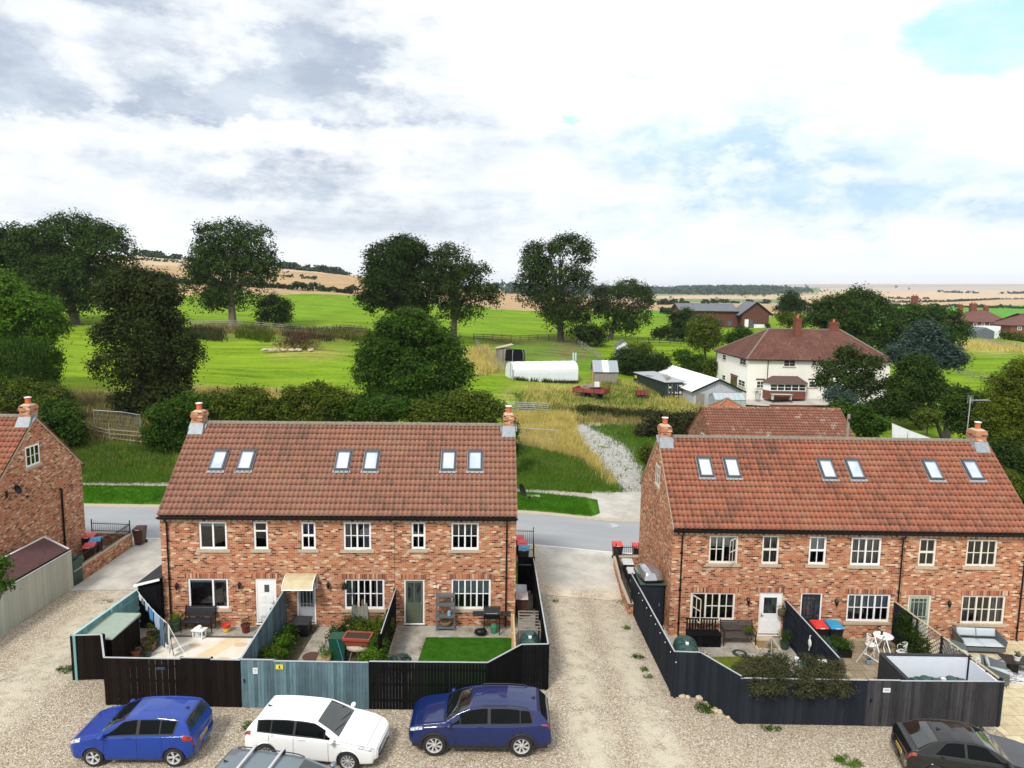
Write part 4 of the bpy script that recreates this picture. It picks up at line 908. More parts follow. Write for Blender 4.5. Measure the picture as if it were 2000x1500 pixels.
# pipe and small side window on the left-hand gable
mpEA = lambda b, z_, d: (15.2-d, b, z_)
pm = MB(); bb = 5.35; pm.tube([(15.24,bb-.02,4.2),(15.30,bb,4.28),(15.32,bb+.08,4.2),(15.27,bb+.12,4.0),(15.27,bb+.12,.6)], .05, 8)
pm.build('soil_pipe', M['black'], HA)
wm = MB(); wm.box(15.201,15.24,3.35,3.85,1.0,1.95); gwA = wm.build('window', M['white'], HA); wm = MB(); wm.box(15.241,15.246,3.41,3.58,1.07,1.88); wm.box(15.241,15.246,3.62,3.79,1.07,1.88); wm.build('pane', M['dkpane'], gwA)
def dish(name, label, p, rot, rr=.4, tint='dkmetal'):
    t = thing(name, label, 'satellite dish', p, rot)
    n = 20; d_ = MB(); prof = [(rr*q/6, .09*(q/6)**2) for q in range(7)]
    vs = []; 
    for r0, h in prof:
        for k in range(n): th = 2*math.pi*k/n; vs.append((r0*math.cos(th), -h-.16, r0*math.sin(th)))
    d_.add(vs, [(i*n+k, (i+1)*n+k, (i+1)*n+(k+1)%n, i*n+(k+1)%n) for i in range(6) for k in range(n)]+[(i*n+k, i*n+(k+1)%n, (i+1)*n+(k+1)%n, (i+1)*n+k) for i in range(6) for k in range(n)])
    do = d_.build('reflector', M[tint], t); do.rotation_euler = (R_(-25),0,0)
    a = MB(); a.tube([(0,-.15,-.38),(0,-.55,-.42),(0,-.62,-.25)], .014, 6); a.box(-.04,.04,-.66,-.56,-.27,-.17); a.build('feed_arm', M['black'], t)
    b = MB(); b.tube([(0,-.1,-.05),(0,.1,-.05),(0,.3,-.15)], .022, 6); b.box(-.08,.08,.28,.31,-.3,.05); b.build('bracket', M['black'], t)
    return t
def gA(b, z): return (HA.location.x+math.cos(R_(3.4))*15.2-math.sin(R_(3.4))*b, HA.location.y+math.sin(R_(3.4))*15.2+math.cos(R_(3.4))*b, z)
pA = gA(1.35, 5.25); dish('satellite_dish', 'small black satellite dish on the gable of the left hand terrace', (pA[0]+.3,pA[1],pA[2]), R_(95), .24)
pL = (HL.location.x+15.333*math.cos(R_(1.93))-5.6*math.sin(R_(1.93)), HL.location.y+15.333*math.sin(R_(1.93))+5.6*math.cos(R_(1.93)), 4.55)
dish('satellite_dish', 'dark satellite dish poking out past the right hand end of the middle terrace', (pL[0]+.32,pL[1],pL[2]), R_(70), .36)
# flat door canopy on gallows brackets over the grey door
a0, z1 = frontL(560,1138); a1, _ = frontL(620,1138)
cp = MB(); n = 6; prof = [(-.02,.42),(-.25,.40),(-.5,.32),(-.72,.16),(-.80,0)]
vs = [(a, y, z1+.02+h) for a in (a0,a1) for y, h in prof]+[(a, y, z1-.01+h) for a in (a0,a1) for y, h in prof]; k = len(prof)
cp.add(vs, [(i,i+1,k+i+1,k+i) for i in range(k-1)]+[(2*k+i,3*k+i,3*k+i+1,2*k+i+1) for i in range(k-1)]+[(k-1,3*k-1,4*k-1,2*k-1)]+[(i,2*k+i,2*k+i+1,i+1) for i in range(k-1)]+[(k+i,k+i+1,3*k+i+1,3*k+i) for i in range(k-1)])
can = cp.build('door_canopy', mat('canopy_sheet', (.50,.44,.28), .4, noisy((.50,.43,.27), .2, 3)), HL)
fb = MB()
for a in (a0+.02, a1-.02): fb.tube([(a,-.02,z1-.25),(a,-.02,z1+.42)], .018, 6); fb.tube([(a,-.02,z1-.2),(a,-.78,z1+.0)], .014, 6); fb.tube([(a,-.02,z1+.43),(a,-.26,z1+.43),(a,-.52,z1+.34),(a,-.74,z1+.18),(a,-.81,z1)], .02, 6)
fb.tube([(a0,-.81,z1),(a1,-.81,z1)], .022, 6); fb.build('canopy_frame', M['white'], can)
# ---------------------------------------------------------------- fences
M['w_dark'] = mat('dark_brown_wood', (.016,.011,.009), .75, wood_fn((.012,.009,.0075), .35), spec=.04)
M['w_black'] = mat('black_stained_wood', (.011,.010,.010), .7, wood_fn((.007,.007,.0078), .3), spec=.04)
M['w_teal'] = mat('teal_wood', (.14,.30,.31), .8, wood_fn((.155,.315,.32), .25), spec=.1)
M['w_tealold'] = mat('faded_teal_wood', (.12,.18,.20), .85, wood_fn((.095,.155,.18), .5), spec=.1)
M['w_slate'] = mat('slate_stained_wood', (.024,.028,.036), .75, wood_fn((.019,.0235,.031), .28), spec=.04)
M['w_faded'] = mat('faded_grey_wood', (.06,.06,.06), .85, wood_fn((.046,.045,.049), .5), spec=.04)
M['w_sage'] = mat('pale_sage_wood', (.40,.42,.35), .8, wood_fn((.42,.435,.37), .12), spec=.15)
M['w_weath'] = mat('weathered_wood', (.25,.22,.18), .9, wood_fn((.25,.225,.19), .35), spec=.1)
M['w_new'] = mat('pale_new_wood', (.50,.33,.16), .8, wood_fn((.50,.34,.17), .2))
M['cap_l'] = flat('pale_capping', (.38,.41,.43), .7, amt=.2); M['cap_t'] = flat('teal_capping', (.34,.52,.54), .7, amt=.12)
M['cap_y'] = flat('pale_wood_capping', (.46,.38,.24), .8, amt=.2)
def fence(name, label, segs, mt, h=1.78, board=.105, gap=.006, cap='cap_l', posts=True, inner=1, cat='fence', group=None, postmat=None, capw=.06):
    """segs: (p0, p1, opts) runs in world xy; opts: h0,h1 heights, panel, gate, board, gap"""
    p = segs[0][0]; t = thing(name, label, cat, (p[0], p[1], tz(*p[:2])), 0, group); O = t.location.copy()
    for sg in segs:
        a, b = Vector((sg[0][0], sg[0][1], 0)), Vector((sg[1][0], sg[1][1], 0)); o = sg[2] if len(sg) > 2 else {}
        h0, h1 = o.get('h0', h), o.get('h1', o.get('h0', h)); L = (b-a).length; d = (b-a)/L; nrm = Vector((-d.y, d.x, 0))*inner
        npan = max(1, round(L/o.get('panel', 1.83))); bw, gp = o.get('board', board), o.get('gap', gap)
        for k in range(npan):
            s0, s1 = L*k/npan, L*(k+1)/npan; pm = MB(); nb = max(1, int((s1-s0)/bw)); w_ = (s1-s0)/nb
            for q in range(nb):
                x0, x1 = s0+q*w_+gp/2, s0+(q+1)*w_-gp/2; off = nrm*(0 if q % 2 else .004)+nrm*rng.uniform(0,.003)
                A, B = a+d*x0+off, a+d*x1+off; zA, zB = tz(A.x, A.y), tz(B.x, B.y)
                hh = h0+(h1-h0)*(x0+x1)/2/L+rng.uniform(-.008,.008)
                pts = [A, B, B+nrm*.02, A+nrm*.02]; v = [(P.x-O.x, P.y-O.y, tz(P.x,P.y)+.03-O.z) for P in pts]+[(P.x-O.x, P.y-O.y, zA+hh-O.z) for P in pts]; pm.hexa(v)
            for rh in (.35, .95, 1.5):
                A, B = a+d*(s0+.01)+nrm*.042, a+d*(s1-.01)+nrm*.042; r0 = rh if h0 > 1.5 else rh*h0/1.75
                pm.bar((A.x-O.x,A.y-O.y,tz(A.x,A.y)+r0-O.z), (B.x-O.x,B.y-O.y,tz(B.x,B.y)+r0-O.z), .035, .08)
            pn = pm.build('gate' if o.get('gate') else 'panel', M[mt], t)
            if o.get('gate'):
                hm = MB(); P = a+d*(s0+.12)-nrm*.02; hm.box(P.x-O.x-.02, P.x-O.x+.02, P.y-O.y-.03, P.y-O.y, h0*.55, h0*.55+.12); hm.build('latch', M['black'], pn)
            if cap:
                cm = MB(); A, B = a+d*s0+nrm*.012, a+d*s1+nrm*.012; cm.bar((A.x-O.x,A.y-O.y,tz(A.x,A.y)+h0+(h1-h0)*s0/L+.022-O.z), (B.x-O.x,B.y-O.y,tz(B.x,B.y)+h0+(h1-h0)*s1/L+.022-O.z), capw, .022); cm.build('capping', M[cap], t)
        if posts:
            for k in range(npan+1):
                P = a+d*(L*k/npan)+nrm*.075; z = tz(P.x, P.y)-O.z; q = MB(); hh = h0+(h1-h0)*k/npan; q.box(P.x-O.x-.045,P.x-O.x+.045,P.y-O.y-.045,P.y-O.y+.045,z-.05,z+hh+.01); q.build('post', M[postmat or mt], t)
    return t
WL = 29.3     # front wall line of the middle terrace
fence('garden_fence', 'dark brown board fence with light gaps, in front of the washing line patio', [
    ((-16.27,24.57),(-15.2,24.67),dict(panel=1.1)), ((-15.2,24.67),(-14.15,23.04),dict(panel=1.9)), ((-14.15,23.04),(-11.45,23.02),dict(gap=.011,panel=1.35)), ((-11.45,23.02),(-10.4,23.02),dict(gate=1,h0=1.83,panel=1.1)), ((-10.4,23.02),(-9.37,23.01),dict(gap=.007,panel=1.1))], 'w_dark')
fence('garden_fence', 'teal board fence along the gravel track, seen from its inner side', [((-16.22,24.6),(-16.0,29.0))], 'w_teal', cap='cap_t', inner=-1, capw=.10)
fence('garden_fence', 'faded blue grey front fence with a small yellow sign', [((-9.35,23.01),(-8.2,23.01),dict(gate=1,h0=1.80,panel=1.2)), ((-8.2,23.01),(-4.87,23.01),dict(h0=1.76,panel=1.7))], 'w_tealold', cap='cap_l')
fence('garden_fence', 'black board fence with narrow gaps, stepping back at the corner by the lane', [
    ((-4.85,23.01),(-3.6,23.02),dict(gate=1,h0=1.80,panel=1.2,gap=.009)), ((-3.6,23.02),(-.7,23.05),dict(gap=.008,panel=1.5)), ((-.7,23.05),(.5,24.38),dict(panel=1.8)), ((.5,24.38),(1.5,24.52),dict(panel=1.1)), ((1.5,24.52),(1.2,33.0),dict())], 'w_black', h=1.8, cap='cap_l', capw=.05)
fence('dividing_fence', 'weathered teal fence running from the grey back door to the front fence', [((-9.74,29.15),(-9.36,23.1))], 'w_tealold', cap='cap_l', inner=-1)
fence('dividing_fence', 'dark fence between the overgrown garden and the little lawn', [((-4.93,29.2),(-4.84,25.2),dict(h0=1.8,h1=1.72))], 'w_black', cap='cap_l', inner=-1, capw=.035)
fence('low_fence', 'short pale timber fence between the lawn and the oil tank passage', [((.22,28.3),(.30,25.0),dict(h0=1.1))], 'w_new', cap='cap_y', inner=-1)
fence('garden_fence', 'long slate grey fence curving along the lane, string lights on its top rail', [((5.90,32.5),(5.95,30.6),dict(h0=1.72,h1=1.80)), ((5.95,30.6),(6.25,24.78),dict(h0=1.82)), ((6.25,24.78),(7.26,24.83),dict(h0=1.83,panel=1.1)), ((7.26,24.83),(8.26,23.25),dict(h0=1.82)), ((8.26,23.25),(12.75,23.24),dict(h0=1.74,panel=1.5))], 'w_slate', cap='cap_l', capw=.05)
fence('garden_fence', 'faded grey brown fence with a small white sign before the oil tank store', [((12.77,23.22),(13.9,23.22),dict(gate=1,h0=1.76,panel=1.2)), ((13.9,23.24),(17.62,23.30),dict(h0=1.73))], 'w_faded', cap='cap_l', capw=.05)
fence('dividing_fence', 'slate grey dividing fence between the white door and the black door', [((12.35,29.55),(12.42,24.7),dict(h0=1.80,h1=1.78))], 'w_slate', cap='cap_l', inner=-1, capw=.05)
fence('side_fence', 'slate grey end fence closing the right edge of the tank store', [((17.60,23.32),(17.55,24.0),dict(h0=1.73,panel=.7))], 'w_slate', cap='cap_y')
# trellis-topped fence from the wall to the front corner
t = thing('trellis_fence', 'tall fence with diamond trellis carrying ivy beside the sage green door', 'fence', (17.12,29.5,-.49)); tm_ = MB()
x0, y0, x1, y1 = 0, 0, .42, -6.15
def tp(s_, z_): return (x0+(x1-x0)*s_, y0+(y1-y0)*s_, z_)
for k in range(8): tm_.hexa([(tp(k*.025,0)[0]-.01,tp(k*.025,0)[1],0),(tp(k*.025,0)[0]+.01,tp(k*.025,0)[1],0),(tp((k+1)*.025,0)[0]+.01,tp((k+1)*.025,0)[1]+.01,0),(tp((k+1)*.025,0)[0]-.01,tp((k+1)*.025,0)[1]+.01,0),
                            (tp(k*.025,0)[0]-.01,tp(k*.025,0)[1],1.86),(tp(k*.025,0)[0]+.01,tp(k*.025,0)[1],1.86),(tp((k+1)*.025,0)[0]+.01,tp((k+1)*.025,0)[1]+.01,1.86),(tp((k+1)*.025,0)[0]-.01,tp((k+1)*.025,0)[1]+.01,1.86)])
tm_.build('panel', M['w_slate'], t); tl = MB(); Lf = 6.15
for k in range(-9, 34):
    for sg in (1,-1):
        s0 = k*.2; 
        a = (s0, .15) if sg > 0 else (s0, 1.82); b = (s0+1.67, 1.82) if sg > 0 else (s0+1.67, .15)
        t0, t1 = max(0, (1.3-a[0])/(b[0]-a[0])), min(1, (Lf-a[0])/(b[0]-a[0]))
        if t1 <= t0: continue
        P = [a[0]+(b[0]-a[0])*q for q in (t0,t1)]; Z = [a[1]+(b[1]-a[1])*q for q in (t0,t1)]
        tl.bar(tp(P[0]/Lf, Z[0]), tp(P[1]/Lf, Z[1]), .018, .03)
tl.build('trellis', M['w_weath'], t)
rl = MB(); rl.bar(tp(0,1.88), tp(1,1.80), .07, .03); rl.build('capping', M['cap_y'], t)
for s_ in (0,.25,.5,.75,1): q = MB(); P = tp(s_,0); q.box(P[0]-.045,P[0]+.045,P[1]-.045,P[1]+.045,-.05,1.86); q.build('post', M['w_slate'], t)
tz0 = -.49
# small signs
def sign(name, label, p, w_, h, mt, mark=None, rot=0):
    t = thing(name, label, 'sign', p, rot); m_ = MB(); m_.box(-w_/2,w_/2,-.012,0,-h/2,h/2); m_.build('plate', mt, t)
    if mark: mk = MB(); mark(mk); mk.build('marking', M['black'], t)
    return t
M['yellow'] = flat('yellow_sign', (.72,.58,.05), .5); M['whiteS'] = flat('white_sign', (.75,.76,.78), .5)
sign('warning_sign', 'small yellow sign with a black mark on the blue grey fence', (-7.98,22.99,1.58), .26, .17, M['yellow'], lambda m_: (m_.box(-.02,.02,-.016,-.0125,-.04,.05), m_.box(-.05,.05,-.016,-.0125,-.055,-.045)))
sign('notice', 'small white notice with grey lines on the blue grey gate', (-8.83,22.99,1.42), .17, .22, M['whiteS'], lambda m_: [m_.box(-.05,.05,-.015,-.0125,z,z+.012) for z in (-.05,0,.05)])
sign('notice', 'white notice on the faded grey brown fence', (13.42,23.2,-.49+1.42), .26, .16, M['whiteS'], lambda m_: [m_.box(-.09,.09,-.015,-.0125,z,z+.008) for z in (-.03,.0,.03)])
sign('house_plate', 'small dark blue plaque on the dark brown fence', (-12.15,23.0,1.45), .28, .09, flat('blue_plate', (.03,.06,.12), .4))
# ---------------------------------------------------------------- left-hand sheds
def hexthing(name, label, cat, foot, z0, z1, mt, roof=None, rmat=None):
    c = (foot[0][0], foot[0][1], z0); t = thing(name, label, cat, c); return t
def board_box(t, x0, x1, y0, y1, z0, z1, mt, bw=.12, name='wall'):
    m_ = MB()
    nx = max(1, round((x1-x0)/bw)); ny = max(1, round((y1-y0)/bw))
    for k in range(nx):
        a, b = x0+(x1-x0)*k/nx, x0+(x1-x0)*(k+1)/nx; e = .004*(k % 2); m_.box(a+.003,b-.003,y0-e,y0+.02,z0,z1); m_.box(a+.003,b-.003,y1-.02,y1+e,z0,z1)
    for k in range(ny):
        a, b = y0+(y1-y0)*k/ny, y0+(y1-y0)*(k+1)/ny; e = .004*(k % 2); m_.box(x0-e,x0+.02,a+.003,b-.003,z0,z1); m_.box(x1-.02,x1+e,a+.003,b-.003,z0,z1)
    m_.box(x0+.02,x1-.02,y0+.02,y1-.02,z0,z1-.01)
    return m_.build(name, mt, t)
t = thing('tank_enclosure', 'dark timber store with a flat pale green felt lid against the teal fence', 'store', (-16.1,24.9,0)); board_box(t, .0, 1.15, 0, 1.95, 0, 1.5, M['w_dark'])
m_ = MB(); m_.hexa([(-.04,-.05,1.5),(1.2,-.05,1.5),(1.2,2.0,1.5),(-.04,2.0,1.5),(-.04,-.05,1.53),(1.2,-.05,1.53),(1.2,2.0,1.60),(-.04,2.0,1.60)]); m_.build('lid', flat('green_felt', (.27,.33,.27), .9, amt=.15), t)
t = thing('lean_to_shed', 'black lean-to shed with a sloping felt roof against the left end of the middle terrace', 'shed', (-16.0,28.75,0)); board_box(t, 0, .98, 0, 2.6, 0, 2.02, M['w_black'])
m_ = MB(); m_.hexa([(-.08,-.1,1.98),(1.02,-.1,2.28),(1.0,2.7,2.28),(-.08,2.7,1.98),(-.08,-.1,2.02),(1.02,-.1,2.32),(1.0,2.7,2.32),(-.08,2.7,2.02)]); rf_ = m_.build('roof', flat('black_felt', (.02,.02,.024), .9), t)
m_ = MB(); m_.bar((-.1,-.13,1.99),(1.02,-.13,2.29),.03,.10); m_.build('bargeboard', M['white'], rf_)
m_ = MB(); m_.box(.12,.88,-.03,-.005,.04,1.9); m_.build('door', M['w_black'], t)
# sage fence and plum-roofed garden room at the left edge
fence('garden_fence', 'tall pale sage green board fence along the left track', [((-21.40,24.6),(-21.37,32.75),dict(h0=1.92,panel=2.4,board=.12))], 'w_sage', cap='cap_l', inner=1)
t = thing('garden_room', 'low outbuilding with a plum coloured hipped roof and white roof edges behind the sage fence', 'outbuilding', (-21.55,28.2,0)); board_box(t, -2.1, -.02, 0, 4.5, 0, 1.9, M['w_sage'])
m_ = MB(); V = [(-2.2,-.1,1.95),(.03,-.1,1.95),(.03,4.6,1.95),(-2.2,4.6,1.95),(-1.15,1.3,2.55),(-1.15,4.55,2.55)]
m_.add(V, [(0,1,4),(1,2,5,4),(2,3,5),(3,0,4,5),(0,3,2,1)]); rf_ = m_.build('roof', flat('plum_felt', (.085,.035,.035), .85, amt=.3, scale=4), t)
m_ = MB(); m_.bar((.0,-.1,2.0),(-1.15,1.3,2.58),.06,.04); m_.bar((-1.15,1.3,2.58),(-1.15,4.6,2.58),.07,.04); m_.bar((.03,4.62,1.98),(-1.15,4.62,2.58),.05,.06); m_.build('ridge_trim', M['whiteS'], rf_)
m_ = MB(); m_.bar((.06,-.1,1.97),(.06,4.6,1.97),.04,.07); m_.build('gutter', M['black'], rf_)
# green bunker, brick boundary wall with railings
t = thing('storage_bunker', 'dark green storage box behind the end of the sage fence', 'storage box', (-22.1,32.95,0)); m_ = MB(); m_.hexa([(0,0,0),(.62,0,0),(.62,.75,0),(0,.75,0),(0,0,1.15),(.62,0,1.15),(.62,.75,1.25),(0,.75,1.25)]); m_.build('body', flat('green_plastic', (.012,.05,.035), .5), t); m_ = MB(); m_.hexa([(-.03,-.04,1.151),(.65,-.04,1.151),(.65,.79,1.255),(-.03,.79,1.255),(-.03,-.04,1.19),(.65,-.04,1.19),(.65,.79,1.30),(-.03,.79,1.30)]); m_.build('lid', flat('green_lid', (.015,.065,.045), .45), t)
def railing(t, pts, z0, h, sp=.11, finial=True):
    m_ = MB(); 
    for (a, b) in zip(pts[:-1], pts[1:]):
        a, b = Vector((*a,0)), Vector((*b,0)); L = (b-a).length; n = int(L/sp)
        for k in range(n+1):
            p = a+(b-a)*k/n; m_.tube([(p.x,p.y,z0),(p.x,p.y,z0+h-.05),(p.x,p.y,z0+h)], [.009,.009,.002], 5)
        m_.bar((a.x,a.y,z0+h-.12),(b.x,b.y,z0+h-.12),.014,.035); m_.bar((a.x,a.y,z0+.08),(b.x,b.y,z0+.08),.014,.035)
    o = m_.build('railing', M['black'], t)
    for p in pts: q = MB(); q.box(p[0]-.022,p[0]+.022,p[1]-.022,p[1]+.022,z0,z0+h+.08); q.ell((p[0],p[1],z0+h+.1),(.03,.03,.04),8,5); q.build('post', M['black'], t)
def brick_wall(name, label, pts, h, th=.23, zb=0, rail=None):
    p = pts[0]; t = thing(name, label, 'wall', (p[0],p[1],tz(*p))); O = t.location.copy()
    m_ = MB(); c = MB()
    for a, b in zip(pts[:-1], pts[1:]):
        a, b = Vector((a[0]-O.x,a[1]-O.y,0)), Vector((b[0]-O.x,b[1]-O.y,0)); d = (b-a).normalized(); n_ = Vector((-d.y,d.x,0))*th/2
        z0, z1 = -.2, h
        m_.hexa([a-n_+Vector((0,0,z0)), b-n_+Vector((0,0,z0)), b+n_+Vector((0,0,z0)), a+n_+Vector((0,0,z0)), a-n_+Vector((0,0,z1)), b-n_+Vector((0,0,z1)), b+n_+Vector((0,0,z1)), a+n_+Vector((0,0,z1))])
        n2 = n_*1.25; c.hexa([a-n2+Vector((0,0,h+.001)), b-n2+Vector((0,0,h+.001)), b+n2+Vector((0,0,h+.001)), a+n2+Vector((0,0,h+.001)), a-n2+Vector((0,0,h+.06)), b-n2+Vector((0,0,h+.06)), b+n2+Vector((0,0,h+.06)), a+n2+Vector((0,0,h+.06))])
    m_.build('brickwork', M['brick'], t); c.build('coping', M['stone'], t)
    if rail: railing(t, [(q[0]-O.x, q[1]-O.y) for q in rail], h+.06, .62)
    return t
brick_wall('boundary_wall', 'low brick wall with stone coping and black railings beside the left track', [(-21.6,33.0),(-21.75,38.6),(-25.5,38.75)], .72, rail=[(-21.6,33.0),(-21.65,35.7),(-21.75,38.6),(-24.0,38.72)])
brick_wall('boundary_wall', 'low curved brick wall with black railings by the right hand terrace gable', [(5.80,31.6),(5.78,33.5),(5.95,37.6),(7.25,37.75)], .55, rail=[(5.80,31.6),(5.78,34.4),(5.95,37.6),(7.25,37.75)])
t = thing('railing', 'black metal railings around the bins behind the right end of the middle terrace', 'railing', (.36,37.9,0)); railing(t, [(-.1,.85),(1.0,.8),(.95,-1.9)], .02, 1.3)
# black side gate in the passage
t = thing('side_gate', 'black boarded side gate across the passage between terrace and lane fence', 'gate', (.42,33.25,0)); board_box(t, 0, .85, 0, .05, 0.02, 1.75, M['w_black'], bw=.14, name='gate_leaf'); m_ = MB(); m_.box(.05,.7,-.035,-.006,1.35,1.40); m_.build('bolt', M['chrome'], t)
# green box shed with a roof box on it, right-hand lane
t = thing('bike_store', 'slate grey boarded store with green felt roof behind the lane fence', 'shed', (6.05,30.55,-.42)); board_box(t, 0, 1.05, 0, 1.65, 0, 2.0, M['w_slate'])
m_ = MB(); m_.hexa([(-.06,-.08,2.0),(1.12,-.08,2.0),(1.12,1.75,2.0),(-.06,1.75,2.0),(-.06,-.08,2.06),(1.12,-.08,2.04),(1.12,1.75,2.10),(-.06,1.75,2.12)]); m_.build('roof', flat('dark_green_felt', (.045,.075,.06), .85), t)
m_ = MB(); m_.box(.1,.95,-.03,-.006,.05,1.85); dd_ = m_.build('door', M['w_slate'], t); m_ = MB(); m_.box(.82,.86,-.05,-.031,1.0,1.12); m_.build('handle', M['chrome'], dd_)
t = thing('roof_box', 'shiny silver car roof box lying on the green felt roof of the store', 'roof box', (6.52,31.25,1.80), R_(8)); m_ = MB()
V = []; nx, ny = 20, 14
for i in range(nx+1):
    for j in range(ny+1):
        u_ = -1+2*i/nx; v_ = -1+2*j/ny; rx = abs(u_)**3.2; ry_ = abs(v_)**3.4; h = max(0, 1-rx)*max(0, 1-ry_); V.append((v_*.50*(1-.10*u_*u_), u_*.78*(1-.03*v_*v_), .42*h**.40*(1-.15*u_)))
F = [(i*(ny+1)+j, i*(ny+1)+j+1, (i+1)*(ny+1)+j+1, (i+1)*(ny+1)+j) for i in range(nx) for j in range(ny)]
m_.add(V, F); m_.build('lid', mat('silver_gloss', (.45,.46,.48), .12, noisy((.42,.43,.46), .2, 2), metal=.75, coat=1), t, smooth=True)
m_ = MB(); m_.poly([(-.47,-.6),(-.36,-.76),(.36,-.76),(.47,-.6),(.5,0),(.44,.6),(.34,.74),(-.34,.74),(-.44,.6),(-.5,0)], -.12, .03); m_.build('base', M['black'], t)
# ---------------------------------------------------------------- wheelie bins
M['b_black'] = flat('bin_black', (.014,.014,.015), .5); M['b_brown'] = flat('bin_brown', (.075,.028,.018), .5)
M['b_red'] = flat('lid_red', (.62,.035,.03), .4, amt=.1); M['b_blue'] = flat('lid_blue', (.02,.26,.48), .4, amt=.1); M['b_pale'] = flat('lid_pale', (.42,.36,.36), .5); M['b_grey'] = flat('lid_grey', (.50,.53,.54), .5)
def bin_(label, x, y, z, rot, body, lid, group=None):
    t = thing('wheelie_bin', label, 'bin', (x,y,z), rot, group); m_ = MB(); m_.hexa([(-.21,-.24,.08),(.21,-.24,.08),(.21,.22,.08),(-.21,.22,.08),(-.28,-.34,.95),(.28,-.34,.95),(.28,.33,.95),(-.28,.33,.95)]); m_.box(-.29,.29,-.36,-.341,.87,.955); m_.build('body', M[body], t)
    m_ = MB(); m_.hexa([(-.295,-.38,.956),(.295,-.38,.956),(.295,.33,.956),(-.295,.33,.956),(-.27,-.34,1.0),(.27,-.34,1.0),(.27,.29,1.05),(-.27,.29,1.05)]); m_.hexa([(-.18,-.22,1.013),(.18,-.22,1.013),(.18,.16,1.04),(-.18,.16,1.04),(-.15,-.18,1.04),(.15,-.18,1.04),(.15,.12,1.065),(-.15,.12,1.065)]); m_.tube([(-.26,.36,1.0),(.26,.36,1.0)], .018, 6); m_.build('lid', M[lid], t)
    m_ = MB(); m_.box(-.1,.1,-.395,-.381,.955,.985); m_.build('lid_tab', M['whiteS'], t)
    for s_ in (-1,1):
        w_ = MB(); w_.tube([(s_*.20,.27,.1),(s_*.26,.27,.1)], .1, 14); w_.build('wheel', M['black'], t)
    return t
bin_('black wheelie bin with a red lid, beside the black back door', 13.62,29.1,-.49,0,'b_black','b_red'); bin_('black wheelie bin with a bright blue lid, under the wide white window', 14.28,29.1,-.49,0,'b_black','b_blue')
bin_('brown wheelie bin standing beyond the end of the left boundary wall', -21.35,38.9,0,.1,'b_brown','b_brown')
bin_('red lidded bin at the left gable corner, nearest the house', -24.2,37.3,0,.2,'b_black','b_red'); bin_('red lidded bin second from the house behind the left railings', -23.4,37.5,0,.1,'b_black','b_red')
bin_('blue lidded bin behind the left boundary wall', -22.7,36.9,0,.3,'b_brown','b_blue'); bin_('red lidded bin closest to the left boundary wall', -22.5,36.0,0,.35,'b_brown','b_red')
bin_('dark red lidded bin, farthest in the railed corner by the middle terrace', .5,38.2,0,0,'b_black','b_red'); bin_('pink red lidded bin in the middle of the railed corner', .72,37.4,0,0,'b_black','b_red'); bin_('light blue lidded bin in front of the railed corner', .78,36.6,0,0,'b_black','b_blue')
bin_('brown bin with a pale pinkish lid in the narrow side passage', .6,30.5,0,0,'b_brown','b_pale'); bin_('bin with a pale grey lid behind the brown one in the side passage', .55,31.3,0,0,'b_black','b_grey')
bin_('black bin with crumpled red bags by the road, left of the right terrace', 6.2,38.7,-.45,0,'b_black','b_red'); bin_('pink lidded black bin half hidden by the right hand gable', 7.35,38.6,-.48,0,'b_black','b_red')
bin_('grey lidded bin behind the curved wall railings', 6.35,36.0,-.45,0,'b_black','b_grey'); bin_('second grey lidded bin behind the curved wall railings, nearer the store', 6.42,34.8,-.45,0,'b_black','b_grey'); bin_('blue lidded bin squeezed behind the slate grey store', 6.35,33.2,-.45,0,'b_black','b_blue')
# ---------------------------------------------------------------- garden surfaces
def pav_fn(a, b, j, sx=.6, sy=.6):
    def f(t, v):
        br = t.new('ShaderNodeTexBrick', offset=.5); t.put(br.inputs['Vector'], v); br.inputs['Color1'].default_value = (*a,1); br.inputs['Color2'].default_value = (*b,1); br.inputs['Mortar'].default_value = (*j,1)
        br.inputs['Scale'].default_value = 1; br.inputs['Mortar Size'].default_value = .012; br.inputs['Brick Width'].default_value = sx; br.inputs['Row Height'].default_value = sy
        return t.mix(.5, br.outputs[0], t.mix(1, br.outputs[0], t.ramp(t.noise(v, 3.5, 5, .7), [(.3,.6),(.7,1.35)]), 'MULTIPLY'))
    return f
M['slab'] = mat('stone_slabs', (.5,.42,.27), .85, pav_fn((.50,.42,.27),(.60,.52,.36),(.27,.22,.14)), spec=.15)
M['slab2'] = mat('brown_slabs', (.25,.2,.13), .85, pav_fn((.24,.19,.13),(.34,.28,.19),(.11,.10,.06), .5, .5), spec=.15)
M['conc2'] = mat('weathered_concrete', (.3,.28,.24), .9, lambda t, v: t.ramp(t.noise(v, 1.6, 6, .7), [(.3,(.17,.15,.12)), (.55,(.34,.315,.27)), (.75,(.44,.41,.36))]), spec=.1)
